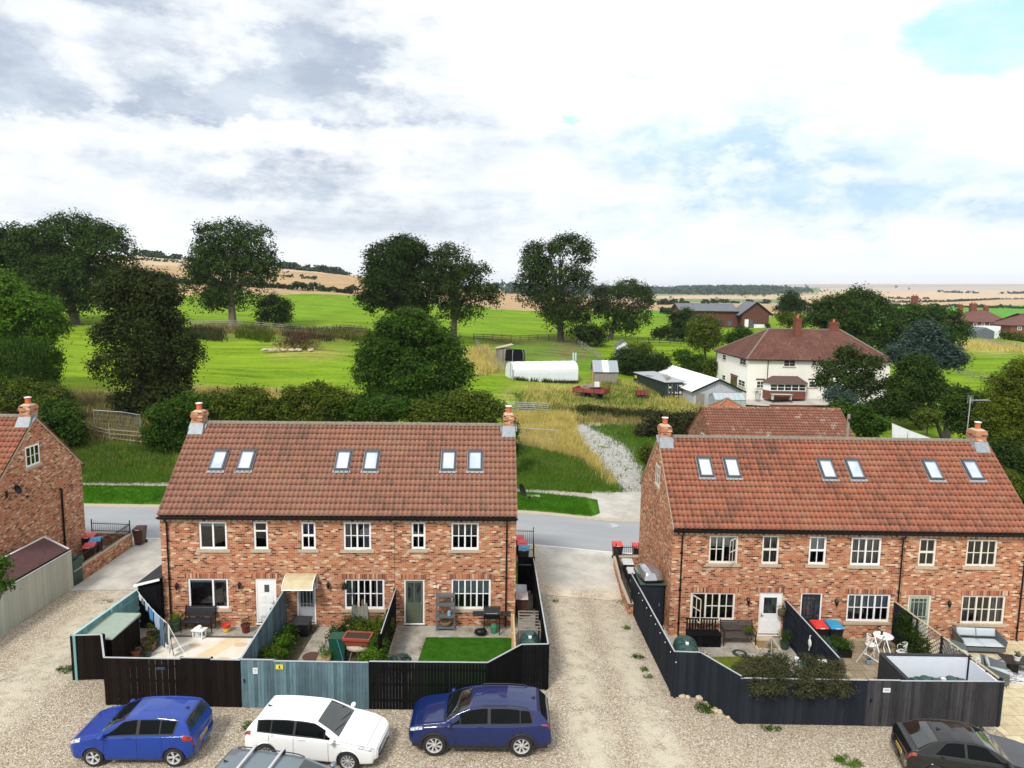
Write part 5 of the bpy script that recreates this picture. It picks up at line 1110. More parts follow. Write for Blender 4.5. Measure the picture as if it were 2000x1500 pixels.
def tarp(t, v):
    x, y, z = t.sep(v); st = t.rng(t.m('ABSOLUTE', t.m('ADD', t.m('SUBTRACT', x, -12.1), t.m('MULTIPLY', t.m('SUBTRACT', y, 26.5), -.42))), .42, .30)
    base = t.ramp(t.noise(v, 1.2, 4, .6), [(.3,(.62,.57,.46)), (.7,(.76,.73,.66))]); c = t.mix(t.m('MULTIPLY', st, .55), base, (.66,.47,.20))
    for (cx, cy, rx, ry_) in ((-13.9,26.0,.3,.16),(-13.35,25.0,.3,.15),(-12.95,27.3,.26,.15),(-11.1,27.4,.28,.2),(-11.35,26.2,.32,.17),(-10.2,26.8,.26,.2),(-12.2,24.4,.3,.15)):
        e = t.m('ADD', t.m('POWER', t.m('DIVIDE', t.m('SUBTRACT', x, cx), rx), 2), t.m('POWER', t.m('DIVIDE', t.m('SUBTRACT', y, cy), ry_), 2)); c = t.mix(t.m('MULTIPLY', t.rng(e, 1.3, .7), .6), c, (.60,.33,.14))
    return c
M['tarp'] = mat('cream_patio', (.6,.55,.42), .8, tarp, spec=.15)
sheet('garden_ground', [(-14.1,23.1),(-15.2,24.75),(-16.15,24.75),(-16.0,29.0)], [(-9.5,23.05),(-9.6,24.75),(-9.7,25.5),(-9.8,29.0)], M['conc2'], .025, n=8, m_=10)
sheet('patio_edge', [(-14.05,23.2),(-15.05,24.9),(-14.6,28.15)], [(-9.6,23.2),(-9.7,24.9),(-9.85,28.15)], flat('dark_edging', (.10,.09,.095), .8), .035, n=8, m_=8)
sheet('cream_patio', [(-14.0,23.25),(-14.65,24.9),(-14.2,27.95)], [(-9.95,23.25),(-10.0,24.9),(-10.15,27.95)], M['tarp'], .045, n=8, m_=8)
sheet('garden_soil', [(-9.3,23.1),(-9.7,29.1)], [(-4.9,23.1),(-4.95,29.2)], mat('garden_soil', (.06,.045,.03), .95, grass_fn((.03,.03,.012), (.10,.08,.045), 4)), .03, n=8, m_=8)
sheet('garden_path', [(-8.4,23.2),(-8.35,29.05)], [(-7.3,23.2),(-7.45,29.1)], M['conc2'], .045, n=8, m_=3)
sheet('pebble_path', [(-7.0,23.2),(-7.0,25.4)], [(-5.6,23.2),(-6.0,25.4)], M['gravel'], .045, n=6, m_=3)
sheet('garden_path', [(-4.75,23.15),(-4.8,29.25)], [(-3.75,23.15),(-3.4,29.35)], M['conc2'], .035, n=8, m_=3)
sheet('garden_path', [(-3.6,28.25),(-3.6,29.35)], [(.2,28.35),(.2,29.5)], M['conc2'], .033, n=4, m_=8)
sheet('small_lawn', [(-3.72,23.2),(-3.5,28.25)], [(.1,24.0),(.18,28.32)], M['lawn'], .06, n=10, m_=8)
sheet('side_passage', [(.4,24.6),(.5,37.4)], [(1.45,24.6),(1.2,37.4)], M['conc2'], .026, n=12, m_=2)
sheet('garden_ground', [(6.35,24.9),(6.2,29.7)], [(12.4,23.4),(12.35,29.7)], M['conc2'], .025, n=8, m_=10)
sheet('small_lawn', [(7.9,24.6),(8.6,27.9)], [(11.2,23.5),(10.9,28.0)], M['lawn2'], .05, n=10, m_=8)
sheet('garden_path', [(12.5,23.4),(12.5,29.7)], [(17.4,23.4),(17.1,29.7)], M['slab2'], .03, n=8, m_=8)
sheet('slab_patio', [(17.68,15),(17.2,29.75)], [(26,15),(26,29.75)], M['slab'], .035, n=10, m_=10)
# tufts on the small lawn
gp_ = np.array([(x, y, tz(x, y)+.05) for x, y in zip(rng.uniform(-3.6,.1,1500), rng.uniform(23.4,28.2,1500))]); tufts('lawn_blades', gp_[gp_[:,0] < .0], .06, .006, leaf_mat('lawn_blade', (.02,.075,.005), (.06,.17,.012)), per=6, spread=.05)
# white-walled tank store
t = thing('tank_store_walls', 'low white rendered walls with a timber outer face enclosing a green oil tank', 'wall', (14.2,25.05,-.49)); m_ = MB(); m_.box(.03,3.2,0,.08,0,1.72); m_.box(.0,.08,-1.72,-.001,0,1.72); m_.box(3.2,3.28,-1.72,.08,0,1.72); m_.build('render', flat('white_render', (.66,.70,.78), .8, amt=.08, scale=2), t)
m_ = MB(); m_.box(-.04,3.3,.081,.12,0,1.74); m_.box(-.04,-.005,-1.72,.08,0,1.74); m_.build('boarding', M['w_faded'], t); m_ = MB(); m_.box(-.05,3.3,-.02,.14,1.741,1.77); m_.box(-.05,.10,-1.72,-.021,1.741,1.765); m_.build('capping', M['w_faded'], t)
M['tank'] = flat('green_oil_tank', (.025,.07,.06), .45, amt=.15)
def tank(label, x, y, z, rot, w_, d, h, ribs=4, mt='tank'):
    t = thing('oil_tank', label, 'oil tank', (x,y,z), rot); m_ = MB(); n = 14; prof = []
    for k in range(n+1):
        a = math.pi*k/n; prof.append((-math.cos(a)*d/2, h*.55+math.sin(a)**.7*h*.45))
    pts = [(-d/2,.05)]+prof+[(d/2,.05)]; pts = [(p_[0], p_[1]) for p_ in pts][::-1]; m_.polyyz(pts, -w_/2, w_/2)
    for k in range(ribs):
        xx = -w_/2+w_*(k+.5)/ribs; m_.polyyz([(p_[0]*1.05, p_[1]*1.03) for p_ in pts], xx-.05, xx+.05)
    m_.build('body', M[mt], t)
    for xx in (-w_*.28, w_*.22): q = MB(); q.lathe([(.19,h-.03),(.19,h+.05),(.16,h+.08),(.03,h+.09)], (xx,0,0), 14); q.build('hatch', M['tank'], t)
    q = MB(); q.box(w_*.02,w_*.10,-.06,.06,h,h+.06); q.build('gauge', M['whiteS'], t); return t
tank('green plastic oil tank inside the white walled store', 15.9,24.15,-.46,0,1.9,.9,1.28)
tank('dark green ribbed oil tank in the passage beside the lane fence', .86,25.9,0,R_(90),1.5,.75,1.25)
tank('dark green ribbed oil tank in the corner behind the curved slate fence', 7.15,26.35,-.45,R_(82),1.75,.95,1.3)
# slatted bin screen in the passage
t = thing('slatted_rack', 'row of weathered timber slats over the passage behind the oil tank', 'rack', (.45,27.0,0)); 
for k in range(7): q = MB(); q.box(0,.85,k*.28,k*.28+.045,1.05,1.09); q.build('slat', M['w_weath'], t)
q = MB(); q.box(-.03,0,-.02,1.75,1.0,1.06); q.box(.85,.88,-.02,1.75,1.0,1.06); q.build('rail', M['w_weath'], t)
for px_ in (0,.85):
    for py_ in (0,1.7): q = MB(); q.box(px_-.02,px_+.02,py_-.02,py_+.02,0,1.0); q.build('leg', M['w_weath'], t)
# ---------------------------------------------------------------- pots, benches and other garden things
M['pot_green'] = flat('green_pot', (.05,.11,.05), .5); M['pot_terra'] = flat('terracotta', (.36,.12,.06), .8); M['pot_dkgreen'] = flat('dark_green_pot', (.03,.06,.045), .5)
M['pot_red'] = flat('dark_red_pot', (.14,.015,.012), .4); M['pot_white'] = flat('white_pot', (.65,.66,.68), .5); M['pot_blue'] = flat('pale_blue_pot', (.25,.42,.58), .5)
M['soil'] = flat('soil', (.03,.022,.016), .95)
def pot(label, x, y, r, h, mt, plant=None, ph=.3, pr=None, size=.05, n=260, z=None, name='plant_pot', cat='plant pot', **k):
    z = tz(x, y)+.06 if z is None else z; t = thing(name, label, cat, (x,y,z))
    m_ = MB(); m_.lathe([(r*.72,0),(r*.95,h*.86),(r*1.05,h*.86),(r*1.06,h),(r*.93,h),(r*.9,h*.9)], n=16); m_.build('pot', M[mt], t)
    s_ = MB(); s_.lathe([(r*.9,h*.86),(r*.9,h*.91)], n=12); s_.build('soil', M['soil'], t)
    if plant: pr = pr or r*1.3; leafcloud('foliage', [(0,0,h+ph*.45,pr,pr,ph*.6)], n, size, LM[plant], t, **k)
    return t
def bench(name, label, x, y, z, rot, w_, mt, d=.5, arms=True, solid=False):
    t = thing(name, label, 'bench', (x,y,z), rot); s_ = MB()
    for k in range(4): s_.box(-w_/2,w_/2,-d/2+k*d/4+.008,-d/2+(k+1)*d/4-.008,.42,.445)
    s_.build('seat', mt, t); b = MB()
    for k in range(5): b.hexa([(-w_/2,d/2-.01+k*.02,.52+k*.085),(w_/2,d/2-.01+k*.02,.52+k*.085),(w_/2,d/2+.015+k*.02,.52+k*.085),(-w_/2,d/2+.015+k*.02,.52+k*.085),(-w_/2,d/2+.005+k*.02,.585+k*.085),(w_/2,d/2+.005+k*.02,.585+k*.085),(w_/2,d/2+.03+k*.02,.585+k*.085),(-w_/2,d/2+.03+k*.02,.585+k*.085)])
    b.build('backrest', mt, t)
    for sx in (-1,1):
        xx = sx*(w_/2-.03); l = MB(); l.tube([(xx,-d/2,0),(xx,-d/2,.42),(xx,-d/2,.66),(xx,-d/2+.06,.70),(xx,d/2+.06,.70)], .022, 6); l.build('leg', M['black'], t)
        l = MB(); l.tube([(xx,d/2-.02,0),(xx,d/2-.02,.45),(xx,d/2+.11,.97)], .022, 6); l.build('leg', M['black'], t)
    return t
M['slatdark'] = flat('dark_bench', (.016,.018,.022), .5)
bench('garden_bench', 'black slatted garden bench under the left ground floor window', -13.4,28.65,.03,R_(2),1.35,M['slatdark'])
# lantern house: small white wooden table-lantern
t = thing('garden_lantern', 'small white wooden lantern house standing before the black bench', 'lantern', (-13.05,27.95,.05), R_(-8)); m_ = MB()
for sx in (-1,1):
    for sy in (-1,1): m_.box(sx*.2-.02,sx*.2+.02,sy*.14-.02,sy*.14+.02,0,.34)
for k in range(3): m_.box(-.08+k*.08-.012,-.08+k*.08+.012,-.155,-.135,.0,.34)
m_.box(-.22,.22,-.16,.16,0,.03); m_.build('frame', M['white'], t); m_ = MB(); m_.box(-.27,.27,-.2,.2,.341,.37); m_.lathe([(.09,.37),(.09,.50),(.02,.54)], (.0,.02,0), 8); m_.build('roof', M['white'], t)
pot('large green pot with a bushy green plant by the downpipe', -14.35,28.55,.27,.42,'pot_green','bright',.35,.34,n=500)
pot('dark red pot with faded orange flowers by the white door', -11.3,28.5,.2,.33,'pot_red','gold',.3,.2,n=150)
pot('leafy pot squeezed between the white door and the teal fence', -10.35,28.4,.18,.25,'pot_terra','bright',.6,.26,n=350)
t = thing('bucket', 'yellow and red toy bucket by the wall', 'bucket', (-12.15,28.55,.05)); m_ = MB(); m_.lathe([(.13,0),(.17,.17)], n=14); m_.build('base', M['yellow'], t); m_ = MB(); m_.lathe([(.17,.171),(.19,.30),(.17,.30),(.16,.25)], n=14); m_.build('rim', M['b_red'], t)
for k, (x, y, mt, pl, lab) in enumerate([(-15.1,27.9,'pot_terra','olive','terracotta pot with wispy grass, farthest left of the pot cluster'),(-14.75,27.8,'pot_green','bright','green pot with tall grassy leaves by the teal fence'),(-14.95,27.3,'pot_terra',None,'empty terracotta pot lying among the cluster'),(-14.6,27.3,'pot_dkgreen','mid','dark green pot with low foliage in the cluster'),(-14.9,26.8,'pot_green',None,'empty green trough at the left of the patio'),(-14.55,26.8,'pot_terra','olive','small terracotta pot in the front of the cluster'),(-14.4,26.35,'pot_dkgreen','mid','big dark green pot nearest the patio flags'),(-14.85,26.3,'pot_terra',None,'broken reddish pot beside the dark store')]):
    pot(lab, x, y, .17+.03*(k % 3), .24+.04*(k % 2), mt, pl, .35, .2, n=160, name='plant_pot')
t = thing('timber_offcut', 'pale timber board lying beside the pots', 'timber', (-14.6,25.4,.06), R_(62)); m_ = MB(); m_.box(-.7,.7,-.07,.07,0,.05); m_.build('board', M['w_new'], t)
# washing line with clothes
t = thing('washing_line', 'white washing line held up by a thin dark prop over the cream patio', 'washing line', at(267,1152,28.6)); m_ = MB(); WO = t.location.copy()
A, Bp, C2 = Vector((0,0,0)), at(328,1218,26.35)-WO, at(366,1285,23.4)-WO
def cat_(a, b, sag, n=24): return [a.lerp(b, k/n)-Vector((0,0,sag*4*(k/n)*(1-k/n))) for k in range(n+1)]
ln1, ln2 = cat_(A, Bp, .12), cat_(Bp, C2, .06); m_.tube(ln1+ln2[1:], .010, 5); m_.build('line', M['whiteS'], t); q = MB(); q.tube([(Bp.x+.12,Bp.y+.1,.04-WO.z),(Bp.x,Bp.y,Bp.z)], .014, 6); q.build('prop', M['black'], t)
CL = {'blue': flat('blue_cloth', (.08,.26,.55), .9), 'denim': flat('denim', (.10,.17,.26), .9), 'grey': flat('grey_cloth', (.17,.18,.18), .9), 'white': flat('white_cloth', (.72,.74,.78), .9), 'pale': flat('pale_blue_cloth', (.35,.48,.62), .9), 'green': flat('olive_cloth', (.07,.09,.06), .9)}
def cloth(name, label, s0, s1, h, mt, line=None, org=None, taper=1.0, legs=False, n=8):
    line = line or ln1; o = Vector(WO); P0 = line[int(s0*(len(line)-1))]; P1 = line[min(int(s1*(len(line)-1)), len(line)-1)]
    if (P1-P0).length < .1: P1 = P0+(line[-1]-line[0]).normalized()*.25
    t_ = thing(name, label, 'clothing', o+P0); V = []; m_ = MB(); mr = 8; side = (P1-P0).cross(Vector((0,0,1))).normalized()
    def panel(a, b, hh):
        V = []
        for th in (0,.012):
            for i in range(n+1):
                for j in range(mr+1):
                    u_ = a+(b-a)*i/n; z = -hh*j/mr; um = (a+b)/2; uu = um+(u_-um)*(1+(taper-1)*j/mr); V.append((P1-P0)*uu+side*(.03*math.sin(i*2.1+j*.5)*(j/mr)+th)+Vector((0,0,z-.01)))
        N_ = (n+1)*(mr+1); F = [(i*(mr+1)+j,(i+1)*(mr+1)+j,(i+1)*(mr+1)+j+1,i*(mr+1)+j+1) for i in range(n) for j in range(mr)]; F += [tuple(N_+q for q in f[::-1]) for f in F]; m_.add(V, F)
    if legs: panel(0,1,h*.35); panel(0,.46,h); panel(.54,1,h)
    else: panel(0,1,h)
    m_.build('fabric', CL[mt], t_, smooth=True); 
    for q_ in (0,1): c = MB(); pp = (P1-P0)*q_; c.box(pp.x-.012,pp.x+.012,pp.y-.012,pp.y+.012,pp.z-.06,pp.z+.035); c.build('peg', M['whiteS'], t_)
    return t_
for (s0,s1,h,mt,lab,lg) in ((.10,.17,.22,'white','white socks pegged highest near the shed',0),(.2,.27,.25,'grey','grey socks near the upper end of the line',0),(.3,.4,.30,'pale','pale blue cloth on the line',0),(.42,.58,.5,'blue','bright blue top in the middle of the line',0),(.6,.75,.6,'pale','pale and navy patterned shirt on the line',0),(.78,.9,1.15,'denim','long denim trousers hanging lowest',1),(.92,1.0,.9,'green','dark olive trousers beside the prop',0)):
    cloth('laundry', lab, s0, s1, h, mt, legs=lg)
cloth('laundry', 'long white sheet narrowing downwards beyond the prop', .03, .12, 1.15, 'white', line=ln2, taper=.5)
# middle garden
t = thing('storage_box', 'black lidded storage box beside the grey door', 'storage box', (-9.25,28.15,.05)); m_ = MB(); m_.box(0,.72,0,.62,0,.52); m_.build('body', M['black'], t); m_ = MB(); m_.hexa([(-.03,-.04,.521),(.75,-.04,.521),(.75,.65,.521),(-.03,.65,.521),(-.03,-.04,.56),(.75,-.04,.56),(.75,.65,.62),(-.03,.65,.62)]); m_.build('lid', flat('grey_black_lid', (.035,.037,.04), .4), t)
t = thing('drain_cover', 'round brown drain cover on the garden path', 'cover', (-7.9,26.5,.06)); m_ = MB(); m_.lathe([(.36,0),(.36,.015),(.31,.02)], n=20); m_.build('lid', flat('rust_brown', (.09,.04,.035), .7), t)
t = thing('raised_planter', 'terracotta coloured trough planter raised on a wheelbarrow frame in the overgrown garden', 'planter', (-5.95,26.2,.05), R_(-4)); m_ = MB()
m_.hexa([(-.42,-.24,.78),(.42,-.24,.78),(.42,.24,.78),(-.42,.24,.78),(-.52,-.3,1.05),(.52,-.3,1.05),(.52,.3,1.05),(-.52,.3,1.05)]); m_.box(-.55,.55,-.33,-.27,1.0,1.10); m_.box(-.55,.55,.27,.33,1.0,1.10); m_.box(-.55,-.49,-.27,.27,1.0,1.10); m_.box(.49,.55,-.27,.27,1.0,1.10); m_.build('trough', flat('terracotta_plastic', (.33,.065,.04), .5), t)
q = MB(); q.box(-.48,.48,-.26,.26,1.051,1.07); q.build('soil', M['soil'], t); q = MB(); q.ell((0,0,.62),(.48,.34,.17),14,7); q.build('bowl', M['mortar'], t)
for s_ in (-1,1): q = MB(); q.tube([(s_*.3,-.35,0),(s_*.22,-.1,.5)],.02,6); q.build('leg', M['w_weath'], t)
t = thing('water_butt', 'dark green lidless water butt behind the wooden crate', 'water butt', (-6.75,26.35,.05)); m_ = MB(); m_.hexa([(-.25,-.22,0),(.25,-.22,0),(.25,.22,0),(-.25,.22,0),(-.34,-.3,1.0),(.34,-.3,1.0),(.34,.3,1.0),(-.34,.3,1.0)]); m_.build('body', flat('racing_green', (.01,.075,.045), .4), t)
t = thing('wooden_crate', 'small brown wooden crate holding a plant beside the path', 'crate', (-7.25,26.0,.05)); board_box(t, -.25,.25,-.2,.2,0,.3,M['w_new'],.1); leafcloud('foliage', [(0,0,.5,.3,.25,.28)], 300, .07, LM['bright'], t)
t = thing('compost_net_bag', 'shiny dark green plastic sack slumped beside the path', 'sack', (-6.9,24.55,.05)); m_ = MB(); m_.ell((0,0,.3),(.36,.4,.36),14,9,jit=.18); m_.build('sack', mat('green_bag', (.01,.09,.06), .25, noisy((.008,.08,.05), .5, 6)), t, smooth=True)
t = thing('garden_netting', 'translucent green netting tent over the vegetables by the front fence', 'netting', (-5.35,24.0,.05)); net = leaf_mat('netting', (.08,.15,.10), (.20,.28,.22), trans=.4)
m_ = MB(); V = [(-.75,-.45,0),(.75,-.45,0),(.75,.55,0),(-.75,.55,0),(-.15,.0,.92),(.3,.1,.62)]; m_.add(V, [(0,1,5,4),(1,2,5),(2,3,4,5),(3,0,4)]); m_.build('net', net, t)
t = thing('fleece_cover', 'pale mesh cover over canes against the brick wall', 'plant cover', (-6.35,28.55,.05)); m_ = MB(); V = [(-.45,-.3,.0),(.45,-.3,0),(.45,.25,0),(-.45,.25,0),(-.35,-.1,1.35),(-.05,.05,1.15),(.28,-.05,1.4)]; m_.add(V, [(0,1,5,4),(1,6,5),(1,2,6),(2,3,5,6),(3,4,5),(3,0,4)]); m_.build('net', leaf_mat('pale_net', (.16,.19,.16), (.36,.38,.35), trans=.4), t)
for q in range(6): c = MB(); a_ = q*1.05; c.tube([(math.cos(a_)*.3,math.sin(a_)*.2,0),(math.cos(a_)*.12,math.sin(a_)*.1,1.5)], .008, 4); c.build('cane', M['w_new'], t)
t = thing('broom', 'blue handled broom leaning beside the garden path', 'broom', (-6.15,25.2,.05)); m_ = MB(); m_.tube([(.1,-.35,.1),(-.45,.3,1.25)], .015, 6); m_.build('handle', flat('blue_handle', (.05,.12,.35), .4), t); m_ = MB(); m_.box(0,.25,-.42,-.34,.02,.12); m_.build('head', M['black'], t)
pl = [((-9.05,27.2),[(0,0,.45,.38,.5,.5)],900,'mid','bushy plant half way along the weathered teal fence'),((-9.05,26.2),[(0,0,.5,.42,.5,.55),(.1,-.3,.3,.3,.3,.3)],1100,'bright','leafy shrub in front of the weathered teal fence'),((-8.95,24.6),[(0,0,.55,.42,.6,.6)],1300,'mid','green shrub at the front of the weathered teal fence'),
      ((-7.1,24.9),[(0,0,.3,.32,.4,.35)],800,'bright','low bright clump right of the garden path'),((-6.2,24.4),[(0,0,.3,.35,.4,.3),(.4,.2,.25,.3,.3,.25)],900,'bright','broad leaved bright plant below the planter'),
      ((-5.3,27.8),[(0,0,.6,.55,.4,.6),(-.9,.1,.45,.6,.4,.5)],1300,'olive','straggly brown green plants under the wide window'),((-5.35,26.2),[(0,0,.5,.4,.8,.55)],1100,'olive','autumn brown bean plants beside the dark fence'),
      ((-5.1,24.6),[(0,0,.7,.45,.5,.75),(.1,.7,.6,.35,.4,.55)],1700,'bright','tall fresh green bush at the foot of the dark fence'),((-7.1,27.4),[(0,0,.45,.4,.5,.5)],800,'deep','dark leafy plant by the water butt')]
pl += [((-5.9,27.3),[(0,0,.6,.55,.5,.55),(.6,.3,.7,.4,.4,.5)],1300,'hedge','dense leafy patch behind the raised planter'),((-6.5,24.0),[(0,0,.3,.4,.35,.3)],600,'mid','low green clump by the front of the pebbles'),((-5.05,25.5),[(0,0,.8,.38,.5,.7)],1200,'mid','upright green stems against the dark fence'),((-6.6,28.3),[(0,0,.5,.45,.35,.5)],700,'deep','dark foliage under the wide window left side'),((-9.15,25.3),[(0,0,.6,.4,.5,.55)],1200,'hedge','yellow green bush third along the teal fence')]
for (x,y),b,n,lm,lab in pl: shrub('garden_shrub', lab, 'shrub', (x,y,.05), b, n, .10, lm)
shrub('round_shrub', 'clipped grey green dome shrub beside the path to the olive door', 'shrub', (-4.15,24.95,.05), [(0,0,.5,.52,.55,.52)], 3200, .055, 'spruce', shell=.95, clump=1.2)
pot('pale rimmed dark green pot beside the path', -8.75,23.95,.28,.35,'pot_dkgreen','mid',.4,.3,n=400)
for s_, xx in (('left',-9.0),('right',-7.12)):
    t = thing('hanging_basket', f'small hanging basket on the {s_} of the door canopy', 'hanging basket', (xx,28.95,1.95)); m_ = MB(); m_.ell((0,0,0),(.15,.15,.12),10,6); m_.build('basket', M['black'], t); leafcloud('foliage', [(0,0,.06,.19,.17,.12)], 160, .05, LM['deep'], t)
    q = MB(); q.tube([(0,0,.1),(0,.1,.42)], .006, 4); q.build('chain', M['black'], t)
# right-hand cottage garden: shelves and barbecue
t = thing('shelf_unit', 'four tier grey metal shelf rack beside the olive green door', 'shelves', (-2.75,29.05,.04), R_(2)); M['galv'] = flat('galvanised', (.16,.18,.20), .5, metal=.4)
for z in (.12,.62,1.15,1.55): q = MB(); q.box(-.4,.4,-.17,.17,z,z+.03); q.box(-.4,.4,-.185,-.171,z-.03,z+.06); q.build('shelf', M['galv'], t)
for sx in (-1,1):
    for sy in (-1,1): q = MB(); q.box(sx*.39-.018,sx*.39+.018,sy*.165-.018,sy*.165+.018,0,1.7); q.build('post', M['galv'], t)
t2 = thing('basket', 'round wicker bowl on the lowest grey shelf', 'bowl', (-2.75,29.03,.19)); q = MB(); q.lathe([(.14,0),(.22,.12),(.24,.2),(.21,.2),(.12,.04)], n=16); q.build('bowl', flat('wicker', (.22,.16,.09), .9, amt=.4, scale=20), t2)
t2 = thing('tin', 'small pale tin on the second grey shelf', 'tin', (-2.6,29.03,.69)); q = MB(); q.lathe([(.07,0),(.07,.18),(.05,.19)], n=12); q.build('body', M['pot_blue'], t2)
t = thing('barbecue', 'black hooded gas barbecue with side shelves under the window', 'barbecue', (-.72,28.8,.04), R_(1)); m_ = MB(); m_.box(-.36,.36,-.25,.25,.72,.88); m_.build('firebox', M['black'], t)
m_ = MB(); m_.polyyz([(-.27,.881),(.27,.881),(.27,1.0),(.16,1.13),(-.05,1.16),(-.22,1.06),(-.27,.95)][::-1], -.37, .37); m_.build('hood', flat('black_enamel', (.012,.012,.013), .25), t)
for sx in (-1,1): q = MB(); q.box(min(sx*.38,sx*.82),max(sx*.38,sx*.82),-.22,.22,.84,.87); q.build('side_shelf', M['slatdark'], t)
for sx in (-1,1):
    for sy in (-1,1): q = MB(); q.box(sx*.33-.02,sx*.33+.02,sy*.22-.02,sy*.22+.02,0,.72); q.build('leg', M['black'], t)
q = MB(); q.tube([(-.25,-.3,1.0),(.25,-.3,1.0)], .012, 6); q.build('handle', M['chrome'], t)
t = thing('gas_bottle', 'small green and red gas bottle under the barbecue', 'gas bottle', (-.62,28.8,.04)); q = MB(); q.lathe([(.15,0),(.16,.28),(.12,.38),(.05,.42)], n=14); q.build('cylinder', flat('gas_green', (.03,.20,.10), .4), t); q = MB(); q.lathe([(.05,.421),(.05,.48)], n=8); q.build('valve', M['b_red'], t)
t = thing('bin_bag', 'black plastic sack heaped under the left of the barbecue', 'bag', (-1.2,28.55,.04)); q = MB(); q.ell((0,0,.14),(.28,.2,.16),12,7,jit=.25); q.build('bag', M['black'], t, smooth=True)
# ---------------------------------------------------------------- right-hand gardens
GZ = -.46
t = thing('storage_bench', 'dark brown slatted storage bench under the opened window', 'bench', (8.55,29.05,GZ)); board_box(t, -.7,.7,-.3,.25,0,.5,M['w_black'],.14,'chest'); q = MB(); q.box(-.73,.73,-.34,.27,.501,.54); q.build('lid', M['w_black'], t)
for k in range(11): q = MB(); q.box(-.68+k*.125,-.62+k*.125,.28,.31,.54,.98); q.build('back_slat', M['w_black'], t)
q = MB(); q.box(-.73,.73,.27,.32,.981,1.03); q.build('back_rail', M['w_black'], t)
t = bench('garden_bench', 'grey brown wooden bench with a green plant on it, by the white door', 10.25,29.1,GZ,0,1.45,M['w_weath']); t.location.x = 10.1
for ch in t.children:
    if ch.name.startswith(('seat','backrest')): ch.data.materials[0] = flat('aged_bench', (.055,.045,.042), .8)
pot('low green plant standing on the grey brown bench', 10.5,29.05,.14,.14,'pot_dkgreen','bright',.25,.26,n=350,z=GZ+.45)
pot('white pot with a small plant at the edge of the patchy lawn', 11.1,27.95,.14,.25,'pot_white','mid',.3,.2,n=200)
pot('bushy pot plant right of the white front door', 12.0,28.7,.2,.3,'pot_dkgreen','mid',.55,.32,n=600)
t = thing('hose_reel', 'coil of dark green hose on the flags before the bench', 'hose', (9.9,28.2,GZ+.02)); q = MB()
for k in range(4): q.tube([((.3-.03*k)*math.cos(a_*.524),(.3-.03*k)*math.sin(a_*.524),.02+.015*k) for a_ in range(13)], .014, 5)
q.build('hose', flat('hose_green', (.015,.05,.04), .4), t)
t = thing('door_mat', 'brown coir mat at the white front door', 'mat', (11.28,28.95,GZ+.06)); q = MB(); q.box(-.42,.42,-.3,.3,0,.025); q.build('mat', flat('coir', (.24,.16,.07), .95, amt=.3, scale=25), t)
t = thing('door_step', 'pale concrete step below the white front door', 'step', (11.28,29.0,-.49)); q = MB(); q.box(-.55,.55,-.5,.72,0,.085); q.build('slab', M['mortar'], t)
t = thing('wall_basket', 'hanging wicker basket on a hook beside the white door', 'hanging basket', (12.1,29.5,.95)); q = MB(); q.lathe([(.1,-.3),(.17,-.2),(.18,0),(.15,.02)], n=12, sy=.6); q.build('basket', flat('dark_wicker', (.10,.07,.04), .9), t); q = MB(); q.tube([(-.17,0,0),(-.12,0,.3),(0,0,.42),(.12,0,.3),(.17,0,0)], .01, 5); q.build('handle', M['pot_white'], t); leafcloud('foliage', [(0,0,.08,.15,.1,.1)], 80, .06, LM['gold'], t)
# rotary / A-frame airer on the patchy lawn
def aframe(label, x, y, z, rot, w_, h, spread, mt, top_dark=True):
    t = thing('swing_frame', label, 'frame', (x,y,z), rot)
    for sx in (-1,1):
        for sy in (-1,1): q = MB(); q.tube([(sx*w_/2*1.1,sy*spread,0),(sx*w_/2,0,h)], .022, 6); q.build('leg', mt, t)
    q = MB(); q.tube([(-w_/2,0,h),(w_/2,0,h)], .026, 6); q.build('top_bar', mt, t); q = MB(); q.tube([(-w_/2*1.05,-spread*.6,h*.4),(-w_/2*1.05,spread*.6,h*.4)], .016, 5); q.build('brace', mt, t); return t
M['pale_metal'] = flat('pale_metal_tube', (.42,.43,.45), .35, metal=.5)
aframe('grey metal A frame stand on the patchy lawn', 10.6,26.6,-.45,R_(70),1.15,1.25,.75,M['pale_metal'])
t = thing('plastic_bundle', 'small white and teal plastic bundle on the frame bar', 'bundle', (11.4,26.0,.45)); q = MB(); q.ell((0,0,.05),(.12,.1,.13),9,6,jit=.4); q.build('white_bag', M['whiteS'], t); q = MB(); q.ell((.2,-.05,-.03),(.14,.07,.06),9,6,jit=.3); q.build('teal_bag', flat('teal_plastic', (.03,.22,.27), .4), t)
shrub('thorny_twigs', 'bare brown twiggy plant beside the oil tank', 'plant', (8.0,27.1,-.45), [(0,0,.45,.3,.5,.4)], 160, .06, 'bramble')
# heather hedge over the slate fence
shrub('heather_hedge', 'broad purple brown heather mound spilling over the slate grey fence', 'hedge', (10.3,24.2,-.45), [(-1.45,-.3,1.35,.75,.8,.7),(-.6,-.3,1.5,.9,.9,.75),(.4,-.3,1.45,.9,.9,.75),(1.35,-.2,1.4,.8,.85,.7),(.0,-1.05,1.45,1.5,.42,.42),(-1.2,-1.0,1.4,.6,.4,.42),(1.25,-1.0,1.42,.7,.42,.4),(0,.3,.6,1.9,.7,.6)], 24000, .085, 'heather', clump=2.2, shell=.95)
t = thing('white_tray', 'small white tray on the heather hedge', 'tray', (12.0,25.1,.95)); q = MB(); q.box(-.16,.16,-.12,.12,0,.02); q.build('tray', M['white'], t)
shrub('garden_shrub', 'variegated shrub against the slate dividing fence, right side', 'shrub', (12.9,27.0,-.45), [(0,0,.8,.4,.6,.6),(.1,-.7,.6,.35,.5,.5)], 1300, .08, 'spruce')
